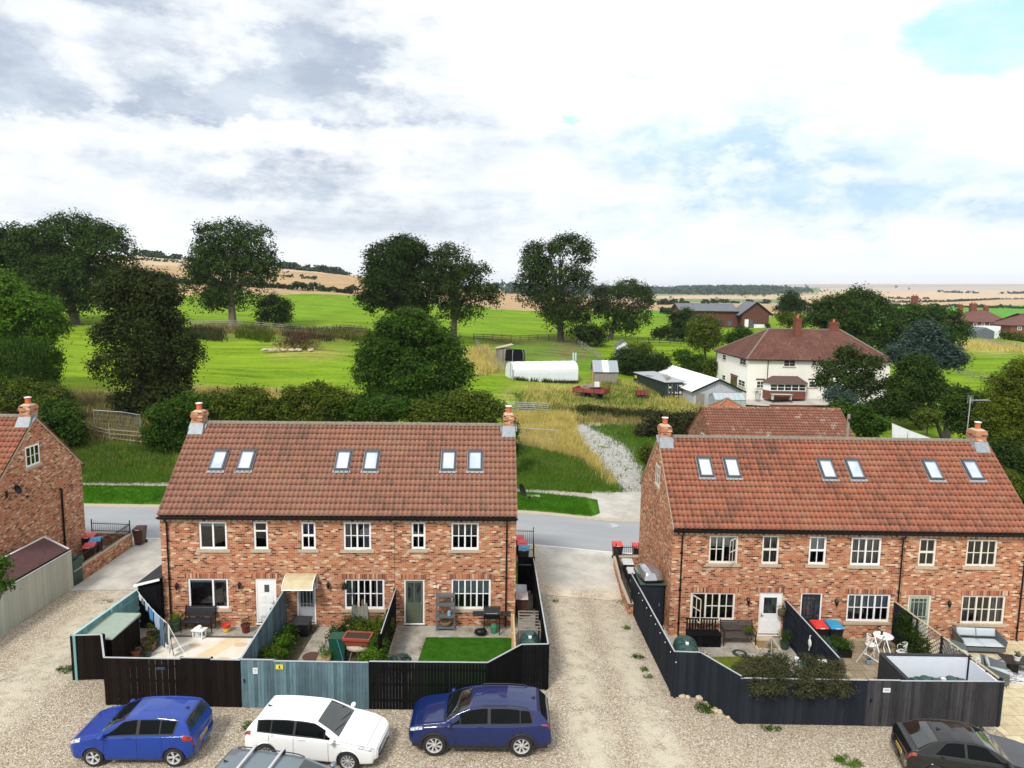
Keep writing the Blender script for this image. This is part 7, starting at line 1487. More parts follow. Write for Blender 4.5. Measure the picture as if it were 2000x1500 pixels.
def rails(r_, t_, x0, x1, tc, mt, h=.04):
    tt_, surf = r_[0], r_[1]
    for s_ in (1,-1): q = MB(); q.tube([Vector(surf(x, tc, s_, .01))+Vector((0,0,h*min(1,min(x-x0, x1-x)*8+.1))) for x in np.linspace(x0, x1, 14)], .016, 6); q.build('roof_rail', M[mt], tt_)
rails(r_, 0, .75, 2.25, 5.5, 'trim')
for sd_ in (1,-1):
    for wx in (4.58-.85, 4.58-.85-2.77):
        q = MB(); q.tube([(wx-2.29+.425*math.cos(a), sd_*.925, .37+.425*math.sin(a)) for a in np.linspace(-.35, math.pi+.35, 18)], .024, 6); q.build('arch_trim', M['trim'], r_[0])
q = MB(); q.ell((r_[2][-1]*0+ (2.45-2.29), 0, 0), (.001,.001,.001), 4, 3)
r2 = car('parked_car', 'estate car with silver grey sky sheen put into its colour and two roof bars, cut by the bottom edge', -6.05,17.85,.02,R_(-9),4.6,1.79,2.65,.92,.32,estate,PG,winx=(.35,3.30,.02,.72),pillars=((1.95,2.03),(1.0,1.05),(2.9,2.94)),wsx=(2.54,3.36),rwx=(.08,.24),seams=(3.0,1.98,1.02),spoke=7,
    head=lambda x,t,z: 4.0<x<4.5 and 2.9<t<4.4 and z>.60+(4.5-x)*.22, tail=lambda x,t,z: x<.26 and 2.9<t<4.1 and z>.7, lowtrim=lambda x,t,z,d: z<.26)
rails(r2, 0, .45, 2.5, 5.45, 'trim')
for x in (1.0, 1.85):
    a, b = Vector(r2[1](x, 5.45, 1, .01)), Vector(r2[1](x, 5.45, -1, .01)); q = MB(); q.bar(a+Vector((0,.06,.10)), b+Vector((0,-.06,.10)), .07, .028); rb_ = q.build('roof_bar', M['alloy'], r2[0])
    for p_ in (a, b): q = MB(); q.box(p_.x-.06,p_.x+.06,p_.y-.05,p_.y+.05,p_.z-.02,p_.z+.085); q.build('bar_foot', M['trim'], rb_)
pk = atz(1755,1440,.1); pn = atz(1838,1500,.1)
car('parked_car', 'black three door coupe with a yellow rear number plate at the lower right', 14.95,20.85,-.47,R_(-11),4.26,1.75,2.72,.72,.315,coupe,PK,winx=(.70,2.92,.42,.66),pillars=((1.62,1.70),),wsx=(2.24,2.94),rwx=(.31,.90),seams=(2.72,1.55),spoke=6,
    head=lambda x,t,z: 3.9<x<4.22 and 2.9<t<4.3 and z>.55+(4.2-x)*.2, tail=lambda x,t,z: x<.24 and 2.9<t<4.0 and z>.66, lowtrim=lambda x,t,z,d: z<.26)
# ---------------------------------------------------------------- buildings across the road and beyond
def rbox_thing(name, label, cat, p, rot=0, group=None): return thing(name, label, cat, p, rot, group)
def simple_win(parent, mp, a0, a1, z0, z1, nx=2, ny=2, fm='white', name='window', sill=None, fw=.06):
    m_ = MB()
    def bx(x0,x1,y0,y1,d0,d1,mb=m_): mb.hexa([mp(x0,y0,d0),mp(x1,y0,d0),mp(x1,y0,d1),mp(x0,y0,d1),mp(x0,y1,d0),mp(x1,y1,d0),mp(x1,y1,d1),mp(x0,y1,d1)])
    bx(a0,a1,z0,z0+fw,-.04,-.001); bx(a0,a1,z1-fw,z1,-.04,-.001); bx(a0,a0+fw,z0+fw,z1-fw,-.04,-.001); bx(a1-fw,a1,z0+fw,z1-fw,-.04,-.001)
    for k in range(1,nx): x = a0+(a1-a0)*k/nx; bx(x-.025,x+.025,z0+fw,z1-fw,-.035,-.001)
    for k in range(1,ny): z = z0+(z1-z0)*k/ny; bx(a0+fw,a1-fw,z-.02,z+.02,-.03,-.001)
    w_ = m_.build(name, M[fm], parent); q = MB(); bx(a0+fw*.5,a1-fw*.5,z0+fw*.5,z1-fw*.5,-.015,-.0015,q); q.build('pane', M['dkpane'], w_)
    if sill: q = MB(); bx(a0-.1,a1+.1,z0-.12,z0-.001,-.08,-.0012,q); q.build('sill', M[sill], w_)
    return w_
def plane_px(t, u, v, axis):
    """photo pixel -> local coordinates of thing t on its own plane axis=('y',0) etc."""
    d = ray(u, v); c, s_ = math.cos(t.rotation_euler.z), math.sin(t.rotation_euler.z); x, y = -t.location.x, -t.location.y
    o = (x*c+y*s_, -x*s_+y*c, CH-t.location.z); dl = (d.x*c+d.y*s_, -d.x*s_+d.y*c, d.z); k = 'xyz'.index(axis[0]); q = (axis[1]-o[k])/dl[k]
    return tuple(o[i]+dl[i]*q for i in range(3))
def gable_roof(t, L, D, ze, zr, mt, rows=10, ov=.15, thick=.05, name='roof', tiles=True, hipl=0, hipr=0):
    if tiles:
        r = pantiles(name, t, L, -ov, ze, D/2, zr, mt, rows=rows, lo=-.1, hi=L+.1, pitch=.3); pantiles('back_slope', r, L, D+ov, ze, D/2, zr, mt, rows=rows, lo=-.1, hi=L+.1, flip=True, pitch=.3)
        m_ = MB(); m_.tube([(-.1,D/2,zr),(L+.1,D/2,zr)], .13, 8); m_.build('ridge_tiles', M['ridge'], r); return r
    m_ = MB(); z2 = zr-.0
    for y0, y1, s_ in ((-ov, D/2, 1), (D+ov, D/2, -1)): m_.hexa([(-.15,y0,ze-thick),(L+.15,y0,ze-thick),(L+.15,y1,z2-thick),(-.15,y1,z2-thick),(-.15,y0,ze),(L+.15,y0,ze),(L+.15,y1,z2),(-.15,y1,z2)][::1] if s_ > 0 else [(-.15,y1,z2-thick),(L+.15,y1,z2-thick),(L+.15,y0,ze-thick),(-.15,y0,ze-thick),(-.15,y1,z2),(L+.15,y1,z2),(L+.15,y0,ze),(-.15,y0,ze)])
    return m_.build(name, mt, t)
def gable_walls(t, L, D, ze, zr, mt, zb=-1.5, name='wall'):
    m_ = MB(); m_.polyyz([(0,zb),(D,zb),(D,ze),(D/2,zr-.08),(0,ze)], 0, L); return m_.build(name, mt, t)
def hip_tiles(name, t, W, D, ze, zr, rl, rr, mt, ov=.35, rows=14):
    """hipped roof with a ridge from x=rl to x=rr at mid depth: stepped tile courses on every face"""
    V, F, UV = [], [], []; x0, x1, y0, y1 = -ov, W+ov, -ov, D+ov; ym = D/2
    faces = [((x0,y0),(x1,y0),(rr,ym),(rl,ym)), ((x1,y0),(x1,y1),(rr,ym),(rr,ym)), ((x1,y1),(x0,y1),(rl,ym),(rr,ym)), ((x0,y1),(x0,y0),(rl,ym),(rl,ym))]
    for a, b, c, d in faces:
        for r in range(rows):
            t0, t1 = r/rows, (r+1)/rows+.012; n = max(6, int(math.dist(a, b)/.25))
            def P(s_, tt, h): xa, ya = a[0]+(d[0]-a[0])*tt, a[1]+(d[1]-a[1])*tt; xb, yb = b[0]+(c[0]-b[0])*tt, b[1]+(c[1]-b[1])*tt; return (xa+(xb-xa)*s_, ya+(yb-ya)*s_, ze+(zr-ze)*tt+h)
            for k in range(n):
                s0, s1 = k/n, (k+1)/n; o = len(V); V += [P(s0,t0,-.02),P(s1,t0,-.02),P(s1,t0,.05),P(s0,t0,.05),P(s1,t1,.0),P(s0,t1,.0)]; F += [(o,o+1,o+2,o+3),(o+3,o+2,o+4,o+5)]; UV += [k+.5, r+.5]*8
    o = npmesh(name, V, F, mt, t); lay = o.data.uv_layers.new(name='UVMap'); lay.data.foreach_set('uv', np.array(UV, 'f4'))
    m_ = MB()
    for a, b in (((rl,ym,zr+.04),(rr,ym,zr+.04)),((x0,y0,ze+.04),(rl,ym,zr+.04)),((x1,y0,ze+.04),(rr,ym,zr+.04)),((x0,y1,ze+.04),(rl,ym,zr+.04)),((x1,y1,ze+.04),(rr,ym,zr+.04))): m_.tube([a,b], .11, 6)
    m_.build('hip_tiles', M['ridge'], o); return o
M['render_w'] = flat('cream_render', (.80,.78,.72), .9, amt=.05, scale=1.5); M['tile_red'] = mat('red_tile', (.2,.06,.04), .85, tile_fn([(.15,(.065,.038,.03)),(.4,(.105,.048,.036)),(.6,(.14,.06,.045)),(.9,(.18,.105,.075))]), spec=.2)
M['tile_old'] = mat('lichened_tile', (.3,.12,.09), .9, tile_fn([(.12,(.13,.08,.065)),(.35,(.21,.10,.07)),(.6,(.25,.105,.07)),(.8,(.27,.14,.10)),(.97,(.40,.31,.26))], .45), spec=.15)
M['redbrick'] = flat('red_brickwork', (.17,.055,.032), .9, amt=.25, scale=5); M['slate'] = flat('slate_roof', (.11,.125,.145), .6, amt=.15, scale=1); M['dkbrick'] = flat('dark_brickwork', (.11,.04,.028), .9, amt=.25, scale=4)
# white rendered house
wz = 2.0; t = WH = thing('white_house', 'large cream rendered house with a red tiled hipped roof and brick bay window', 'house', (30.5,90,wz))
m_ = MB(); m_.box(0,18.4,0,14,-1.5,5.0); m_.build('wall', M['render_w'], t); rf_ = hip_tiles('roof', t, 18.4, 14, 4.95, 8.6, 4.9, 14.8, M['tile_red'])
m_ = MB(); m_.box(-.36,18.76,-.42,-.36,4.84,4.94); m_.box(-.42,-.36,-.42,14.4,4.84,4.94); m_.build('gutter', M['black'], t)
for u, zt_, w_ in ((1556,10.2,.85),(1627,9.7,1.1)): a, _, _ = plane_px(t, u, 650, ('y',5.5 if u < 1600 else 7.0)); m_ = MB(); m_.box(a-w_/2,a+w_/2,5.0 if u < 1600 else 6.6,5.9 if u < 1600 else 7.4,6.5,zt_); m_.box(a-w_/2-.06,a+w_/2+.06,4.94 if u < 1600 else 6.54,5.96 if u < 1600 else 7.46,zt_-.3,zt_-.12); c_ = m_.build('chimney', M['redbrick'], t); m_ = MB(); m_.lathe([(.16,zt_),(.14,zt_+.4)], (a,5.45 if u < 1600 else 7.0,0), 10); m_.build('pot', M['pot'], c_)
mpf = lambda a, z, d: (a, d, z)
mpl = lambda b, z, d: (d, b, z)
for (u0,v0,u1,v1,nx) in ((1531,703,1553,716,2),(1586,704,1594,714,1),(1478,744,1492,758,2),(1580,744,1592,757,1),(1700,705,1712,716,2)):
    a0, _, z1 = plane_px(t, u0, v0, ('y',0)); a1, _, z0 = plane_px(t, u1, v1, ('y',0)); simple_win(t, mpf, a0, a1, z0, z1, nx, 2, sill='stone')
for (u0,v0,u1,v1,nx) in ((1412,692,1418,704,1),(1446,699,1457,714,2),(1411,731,1417,744,1),(1443,740,1455,757,2)):
    _, b1, z1 = plane_px(t, u0, v0, ('x',0)); _, b0, z0 = plane_px(t, u1, v1, ('x',0)); simple_win(t, mpl, min(b0,b1), max(b0,b1), min(z0,z1), max(z0,z1)+.0, nx, 2, sill='stone')
_, b1, z1 = plane_px(t, 1428, 735, ('x',0)); _, b0, z0 = plane_px(t, 1439, 757, ('x',0)); m_ = MB(); m_.box(-.06,-.001,b0,b1,0,2.15); dd_ = m_.build('door', flat('brown_door', (.10,.03,.02), .5), t); m_ = MB(); m_.box(-.07,-.061,b0+.15,(b0+b1)/2,.3,2.0); m_.build('pane', M['dkpane'], dd_)
m_ = MB(); m_.box(-.05,-.001,b0-.3,b1+.3,2.18,2.36); m_.build('brick_lintel', M['redbrick'], t)
for u0, u1, v in ((1478,1493,741),(1580,1593,741)): a0, _, z = plane_px(t, u0, v, ('y',0)); a1 = plane_px(t, u1, v, ('y',0))[0]; m_ = MB(); m_.box(a0-.1,a1+.1,-.03,-.001,z-.1,z+.12); m_.build('brick_lintel', M['redbrick'], t)
a = plane_px(t, 1498, 740, ('y',0))[0]; m_ = MB(); m_.tube([(a,-.35,4.85),(a,-.08,4.6),(a,-.08,0)], .05, 6); m_.tube([(-.08,14,4.8),(-.08,14,0)], .05, 6); m_.build('downpipe', M['black'], t)
a0 = plane_px(t, 1504, 760, ('y',-1.2))[0]; a1 = plane_px(t, 1573, 760, ('y',-1.2))[0]
bp = [(a0-.5,0),(a0,-1.3),(a1,-1.3),(a1+.5,0)]
m_ = MB(); m_.poly(bp, 0, 1.05); bay = m_.build('bay', M['redbrick'], t); m_ = MB(); m_.poly([(x, y+.03 if y < 0 else y) for x, y in bp], 1.051, 1.95); m_.build('bay_glass', M['dkpane'], bay)
m_ = MB()
for k in range(6): x = a0+(a1-a0)*k/5; m_.box(x-.05,x+.05,-1.32,-1.26,1.05,1.98)
m_.box(a0-.05,a1+.05,-1.34,-1.25,1.051,1.13); m_.box(a0-.05,a1+.05,-1.34,-1.25,1.88,1.98); m_.box(a0,a1,-1.30,-1.26,1.50,1.54); m_.bar((a0-.5,0,1.5),(a0,-1.3,1.5),.05,.9); m_.bar((a1+.5,0,1.5),(a1,-1.3,1.5),.05,.9); m_.build('bay_frame', M['white'], bay)
m_ = MB(); m_.add([(a0-.75,0,2.0),(a0-.15,-1.6,2.0),(a1+.15,-1.6,2.0),(a1+.75,0,2.0),(a0+.6,0,2.85),(a1-.6,0,2.85)], [(0,1,4),(1,2,5,4),(2,3,5),(0,3,2,1)]); m_.build('bay_roof', flat('bay_tile', (.10,.055,.05), .8), bay)
yard = sheet('yard_paving', [(29.5,87.3),(29.5,89.9)], [(52,84),(52,89.9)], M['conc'], .25, n=6, m_=10)
m_ = MB(); m_.box(31.2,47,83.4,83.6,0,.75); o_ = m_.build('garden_wall', M['redbrick']); o_.location.z = 1.3; tag(o_, 'low red brick wall edging the white house terrace', 'wall')
for k, (x, y) in enumerate([(31.6,88.9),(50,88.2)]): pot(['grey planter tub at the corner of the white house','grey tub at the right end of the white house terrace'][k], x, y, .4, .7, 'b_grey', 'mid', .3, .4, n=120, size=.12, z=wz)
t = thing('garden_table', 'grey picnic table on the white house terrace', 'table', (34.3,88,wz)); m_ = MB(); m_.box(-1.3,1.3,-.4,.4,.68,.73); m_.build('table_top', M['b_grey'], t); m_ = MB(); m_.box(-1.2,-1.1,-.3,.3,0,.68); m_.build('leg', M['b_grey'], t); m_ = MB(); m_.box(1.1,1.2,-.3,.3,0,.68); m_.build('leg', M['b_grey'], t)
# old barn just across the road
t = thing('brick_barn', 'low old brick barn with a lichened pantile roof rising behind the right hand terrace', 'barn', (16.0,53.9,-.45)); gable_walls(t, 11.6, 8.4, 3.05, 5.95, M['brick_old']); pantiles('roof', t, 11.6, -.2, 3.0, 4.2, 5.98, M['tile_old'], rows=17, lo=-.05, hi=11.65, pitch=.22); pantiles('back_slope', t, 11.6, 8.6, 3.0, 4.2, 5.98, M['tile_old'], rows=17, lo=-.05, hi=11.65, flip=True, pitch=.22)
m_ = MB(); m_.tube([(-.05,4.2,5.98),(11.65,4.2,5.98)], .12, 8); m_.build('ridge_tiles', M['brick_old'], t); mpl2 = lambda b, z, d: (d, b, z); simple_win(t, mpl2, 2.6, 3.9, 3.1, 3.9, 2, 2, 'cream')
p = at(1606, 850, 57.5); t = thing('telegraph_post', 'short weathered timber pole in front of the barn roof', 'pole', (p.x,53.2,-.45)); m_ = MB(); q_ = at(1607, 808, 53.2); m_.tube([(0,0,0),(0,0,q_.z+.45)], [.14,.11], 8); m_.build('pole', M['w_weath'], t); m_ = MB(); m_.lathe([(.1,0),(.13,.1),(.1,.22)], (0.02,-.16,q_.z-.1), 8); m_.build('insulator', M['black'], t)
t = thing('outhouse', 'little outhouse with a bright orange clay tile pyramid roof by the greenhouse', 'outbuilding', (18.6,64.5,-.1)); m_ = MB(); m_.box(0,4.2,0,3,-.5,3.9); m_.build('wall', M['brick_old'], t); hip_tiles('roof', t, 4.2, 3, 3.9, 5.25, 1.9, 2.0, mat('orange_tile', (.36,.11,.05), .85, tile_fn([(.2,(.22,.08,.05)),(.5,(.36,.12,.06)),(.8,(.46,.18,.09))]), spec=.2), ov=.15, rows=9)
p = at(1320,845,52.6); t = thing('porch_roof', 'pale corrugated porch roof beside the barn, just above the ridge', 'shed', (11.4,52.9,-.4)); m_ = MB(); m_.box(0,4.2,0,1.6,0,3.0); m_.build('wall', M['brick_old'], t); m_ = MB(); 
for k in range(21): m_.box(-.1+k*.21,-.1+k*.21+.13,-.15,1.7,3.0,3.1)
m_.box(-.1,4.4,-.12,1.68,2.99,3.04); m_.build('roof', flat('pale_sheet', (.45,.55,.53), .6), t)
# greenhouse
t = thing('greenhouse', 'aluminium greenhouse with glass panes by the big white roofed shed', 'greenhouse', (24.4,83,1.0)); L, D = 3.7, 2.5; m_ = MB()
for k in range(7): x = L*k/6; m_.bar((x,0,0),(x,0,1.6),.04,.04); m_.bar((x,0,1.6),(x,D/2,2.35),.04,.04); m_.bar((x,D,1.6),(x,D/2,2.35),.04,.04); m_.bar((x,D,0),(x,D,1.6),.04,.04)
for y, z in ((0,0.05),(0,1.6),(D/2,2.35),(D,1.6),(D,.05)): m_.bar((0,y,z),(L,y,z),.05,.05)
m_.build('frame', M['pale_metal'], t); m_ = MB(); m_.polyyz([(0.02,.02),(D-.02,.02),(D-.02,1.6),(D/2,2.32),(0.02,1.6)], .02, L-.02); m_.build('glazing', M['cond'], t)
# shipping containers with a loose roof sheet, big shed
M['cont'] = flat('dark_green_steel', (.018,.035,.025), .6, amt=.3, scale=2); M['sheet_g'] = flat('grey_sheet', (.34,.36,.38), .6, amt=.15); M['sheet_w'] = flat('white_sheet', (.80,.79,.77), .6, amt=.04); M['sheet_l'] = mat('corrugated_wall', (.42,.44,.47), .6, lambda t_, v: t_.ramp(t_.noise(t_.mapping(v, (6,6,.3)), 1.5, 3), [(.35,(.33,.36,.39)),(.65,(.50,.52,.55))]))
ca_ = math.atan2(2.5, 10.3)
for k, lab in enumerate(('dark green shipping container with white lettering on its doors, nearer of two', 'dark green shipping container end to end behind the first, farther of two')):
    dx, dy = -math.sin(ca_)*k*5.2, math.cos(ca_)*k*5.2; t = thing('shipping_container', lab, 'container', (19.8+dx,89.3+dy,1.35+.25*k), ca_, 'shipping containers'); m_ = MB(); 
    L = 5.0
    for q in range(26): y = L*q/26; m_.box(-.03 if q % 2 else 0, 2.5+(.03 if q % 2 else 0), y, y+L/26, .15, 2.4)
    m_.box(0,2.5,0,L,2.4,2.46); m_.box(0,2.5,0,L,-.4,.15); m_.build('body', M['cont'], t)
    if k == 0:
        m_ = MB(); 
        for x in (.35,.85,1.65,2.15): m_.tube([(x,-.08,.1),(x,-.08,2.3)], .025, 5)
        m_.build('lock_rod', M['pale_metal'], t); m_ = MB()
        for q, (x0,x1,z0,z1) in enumerate([(.45,.75,1.75,1.95),(1.85,2.35,2.0,2.12),(2.0,2.3,1.85,1.95),(1.35,1.45,1.0,1.3),(1.5,1.75,1.05,1.2),(1.95,2.3,1.0,1.3),(1.4,1.75,.65,.75),(1.95,2.3,.65,.75),(.5,.6,1.1,1.3),(.95,1.05,1.1,1.25)]): m_.box(x0,x1,-.045,-.031,z0,z1)
        m_.build('lettering', M['whiteS'], t)
    else: m_ = MB(); m_.box(-.05,-.031,3.9,4.6,1.7,2.1); m_.build('lettering', M['yellow'], t)
t = thing('roof_sheets', 'loose grey boards and sheets spread over the container tops', 'sheeting', (19.8,89.3,3.86), ca_); m_ = MB(); m_.hexa([(-.25,-.25,0),(3.0,-.25,.02),(3.0,10,.3),(-.25,10,.2),(-.25,-.25,.05),(3.0,-.25,.07),(3.0,10,.36),(-.25,10,.26)]); m_.build('sheet', M['sheet_g'], t)
for k in range(7): m_ = MB(); a = Vector((.6+.3*k, 1+.9*k, .16+.04*k)); m_.bar(a, a+Vector((1.6-.2*k, 2.0-.5*k, .06)), .16, .03); m_.build('board', M['w_weath'], t)
sa_ = math.atan2(2.2, 19.7); t = thing('farm_shed', 'long low shed with a brilliant white roof and pale corrugated gable behind the containers', 'shed', (22.6,86,1.0), sa_)
m_ = MB(); L, W2 = 19.8, 3.15; z0, z1 = 2.2, 3.65
m_.add([(0,0,-.8),(6.3,0,-.8),(6.3,0,z0),(3.15,0,z1),(0,0,z0),(0,L,-.8),(6.3,L,-.8),(6.3,L,z0),(3.15,L,z1),(0,L,z0)], [(0,1,2,3,4),(9,8,7,6,5),(0,4,9,5),(1,6,7,2)]); m_.build('wall', M['sheet_l'], t)
m_ = MB()
for s_ in (0,1):
    xa, xb = (-.3, 3.15) if not s_ else (6.6, 3.15)
    m_.add([(xa,-.3,z0-.1),(xb,-.3,z1+.02),(xb,L+.3,z1+.02),(xa,L+.3,z0-.1),(xa,-.3,z0-.02),(xb,-.3,z1+.1),(xb,L+.3,z1+.1),(xa,L+.3,z0-.02)], [(0,1,2,3),(7,6,5,4),(0,4,5,1),(3,2,6,7),(0,3,7,4)])
rf_ = m_.build('roof', M['sheet_w'], t); m_ = MB(); m_.bar((-.35,-.33,z0-.1),(3.15,-.33,z1+.04),.06,.2); m_.bar((6.65,-.33,z0-.1),(3.15,-.33,z1+.04),.06,.2); m_.build('bargeboard', M['black'], rf_)
m_ = MB(); m_.box(2.0,2.9,-.05,-.01,-.5,1.9); m_.box(.3,1.4,-.05,-.01,-.5,1.9); m_.build('door', M['w_weath'], t); m_ = MB(); m_.box(3.1,5.4,-.9,-.85,-.5,1.5); m_.build('loose_panel', M['sheet_w'], t)
# polytunnel
a, b = hit(1003,742), hit(1129,748); dx = b-a; rot = math.atan2(dx.y, dx.x); t = thing('polytunnel', 'long white plastic covered polytunnel with weeds along its foot', 'polytunnel', a, rot); L = math.hypot(dx.x, dx.y); D, Hh = 3.6, 2.3
prof = [(0,-.3)]+[(D/2-D/2*math.cos(math.pi*k/14), .9+(Hh-.9)*math.sin(math.pi*k/14)**.8) for k in range(15)]+[(D,-.3)]
m_ = MB(); n = len(prof); ns = 14
for i in range(ns+1):
    x = L*i/ns
    for y, z in prof: m_.v.append((x, y, z-(.035 if i % 2 and z > .5 else 0)))
for i in range(ns):
    for k in range(n-1): m_.f.append((i*n+k, (i+1)*n+k, (i+1)*n+k+1, i*n+k+1)); m_.mi.append(0)
m_.f += [tuple(range(n)), tuple(ns*n+k for k in range(n-1,-1,-1))]; m_.mi += [0,0]
m_.build('cover', mat('polythene', (.74,.77,.80), .35, noisy((.72,.76,.80), .08, 1.5)), t, smooth=False)
m_ = MB(); m_.tube([(-.02,y,z) for y, z in prof], .04, 6); m_.tube([(-.05,.3,0),(-.05,.3,1.4)], .04, 6); m_.tube([(-.05,1.2,0),(-.05,1.2,2.0)], .04, 6); m_.build('hoop', M['pale_metal'], t)
wp_ = [a+dx*rng.random()+Vector((0,-.25,0)) for _ in range(70)]; tufts('weeds', [(q.x,q.y,tz(q.x,q.y)) for q in wp_], .55, .05, LM['bramble'], per=6, spread=.2)
# tin roofed shed
a, b = hit(1160,750), hit(1206,751); s_ = a.y/FPX; L = 46*s_; t = thing('tin_roof_shed', 'weathered timber shed with a grey and white striped tin roof beside the polytunnel', 'shed', a, R_(2)); gable_walls(t, L, 2.9, 1.75, 3.1, M['w_weath'], zb=-.6)
m_ = MB(); mw = MB()
for k in range(8):
    x0, x1 = -.15+(L+.3)*k/8, -.15+(L+.3)*(k+1)/8; tgt = mw if k in (3,4) else m_
    for (y0,z0_),(y1,z1_) in (((-.2,1.68),(1.45,3.15)),((3.1,1.68),(1.45,3.15))): P = [(x0+.01,y0,z0_),(x1-.01,y0,z0_),(x1-.01,y1,z1_),(x0+.01,y1,z1_)]; tgt.add(P+[(x,y,z+.03) for x,y,z in P], [(0,1,2,3),(7,6,5,4),(0,4,5,1),(1,5,6,2),(2,6,7,3),(3,7,4,0)])
rf_ = m_.build('roof', flat('blue_grey_tin', (.30,.34,.38), .5, amt=.12), t); mw.build('pale_sheet', M['sheet_w'], rf_)
m_ = MB(); m_.box(-.05,-.005,.8,1.9,.0,1.8); m_.build('door', M['w_new'], t)
# trailer and little cart
def trailer(label, p, rot, L, W, mt, rub=True):
    t = thing('farm_trailer', label, 'trailer', p, rot); m_ = MB(); m_.box(0,L,0,W,.75,.85); m_.build('bed', M['trim'], t)
    for x0,x1,y0,y1 in ((0,L,0,.05),(0,L,W-.05,W),(0,.05,.05,W-.05),(L-.05,L,.05,W-.05)): m_ = MB(); m_.box(x0,x1,y0,y1,.851,1.35); m_.build('side_board', M[mt], t)
    for k in range(4): m_ = MB(); x = L*k/3; m_.box(x-.03,x+.03,-.03,-.001,.8,1.4); m_.build('stake', M['trim'], t)
    for x in ((.3*L,.7*L) if L > 2.5 else (.5*L,)):
        for y in (0.05, W-.2): m_ = MB(); m_.tube([(x,y,.38),(x,y+.18,.38)], .38, 14); m_.build('wheel', M['rubber'], t)
    return t
M['red_old'] = mat('faded_red_board', (.28,.04,.03), .8, noisy((.26,.04,.03), .5, 3, tint=(.42,.20,.16)))
a = hit(1118,778); s_ = a.y/FPX; tr_ = trailer('faded red farm trailer loaded with grey rubble in the long golden grass', a, R_(-24), 4.1, 2.3, 'red_old'); 
t = thing('rubble_heap', 'grey rubble and a white cube heaped on the red trailer', 'rubble', a+Vector((1.9,.6,1.3))); m_ = MB(); m_.ell((0,0,.0),(1.1,.7,.4),12,7,jit=.5); m_.build('rubble', M['ridge'], t); m_ = MB(); m_.box(.8,1.4,-.6,-.1,.15,.75); m_.build('cube', M['whiteS'], t)
trailer('small red cart with a pale top standing in the long grass', hit(1243,784), R_(4), 1.5, 1.0, 'red_old')
# kennel, trampoline, white hut, log rack
a = hit(985,712); t = thing('garden_hut', 'small dark hut with a pale sloping roof behind the trampoline', 'hut', a+Vector((-1.0,1.5,0)), R_(10)); board_box(t, 0,2.2,0,2,-.3,2.3,M['w_weath'],.3); m_ = MB(); m_.hexa([(-.2,-.2,2.3),(2.4,-.2,2.9),(2.4,2.2,2.9),(-.2,2.2,2.3),(-.2,-.2,2.36),(2.4,-.2,2.96),(2.4,2.2,2.96),(-.2,2.2,2.36)]); m_.build('roof', M['cap_y'], t)
t = thing('trampoline', 'round trampoline with black safety netting and bent white poles', 'trampoline', hit(1003,715)+Vector((.2,.6,0))); m_ = MB(); m_.lathe([(1.55,.75),(1.6,.8),(1.55,.85)], n=24); m_.build('mat', M['trim'], t)
m_ = MB(); m_.lathe([(1.5,.86),(1.42,2.4)], n=24, cap=False); nm_ = leaf_mat('black_net', (.006,.006,.007), (.012,.012,.014), trans=0); m_.build('net', nm_, t)
for k in range(6): a_ = k*math.pi/3+.3; m_ = MB(); c_, s2 = math.cos(a_), math.sin(a_); m_.tube([(1.65*c_,1.65*s2,0),(1.68*c_,1.68*s2,2.0),(1.45*c_,1.45*s2,2.5)], .04, 6); m_.build('pole', M['pale_metal'], t)
a = hit(1203,694); t = thing('playhouse', 'small white boarded playhouse with a grey gabled roof behind the bushes', 'playhouse', a, R_(-4)); m_ = MB(); W2, L = 2.6, 3.4; m_.polyxz([(0,-.4),(W2,-.4),(W2,1.7),(W2/2,2.5),(0,1.7)], 0, L); m_.build('wall', M['whiteS'], t); m_ = MB(); m_.add([(-.3,-.3,1.5),(W2/2,-.3,2.62),(W2/2,L,2.62),(-.3,L,1.5),(W2+.3,-.3,1.5),(W2+.3,L,1.5)], [(0,1,2,3),(1,4,5,2)]); m_.build('roof', M['slate'], t); m_ = MB(); m_.box(.7,1.9,-.04,-.005,.0,1.1); m_.build('door', M['dkpane'], t)
a = hit(1118,704); t = thing('blue_boards', 'two pale blue boards leaning upright by the vegetable plot', 'boards', a); 
for k in range(2): m_ = MB(); m_.hexa([(k*.38,-.2,-.1),(k*.38+.25,-.2,-.1),(k*.38+.25,-.12,-.1),(k*.38,-.12,-.1),(k*.38,.1,1.25),(k*.38+.25,.1,1.25),(k*.38+.25,.16,1.25),(k*.38,.16,1.25)]); m_.build('board', M['cap_t'], t)
# debris heap in the meadow
a = hit(578,683); t = thing('brushwood_heap', 'heap of reddish brown brushwood and pale rubble in the meadow', 'heap', a); leafcloud('branches', [(0.3,0,.6,4.2,1.9,1.0),(.9,.2,1.5,2.5,1.5,1.4)], 2800, .55, leaf_mat('brushwood', (.04,.022,.018), (.14,.06,.045), trans=0), t, asp=.12, up=.1); m_ = MB()
for k in range(14): m_.ell((-4.2+k*.5+rng.normal()*.4, -1.7-rng.random()*.9, .12),(.40+.2*rng.random(),.28,.18+.12*rng.random()),7,5,jit=.8)
m_.build('rubble', M['mortar'], t)
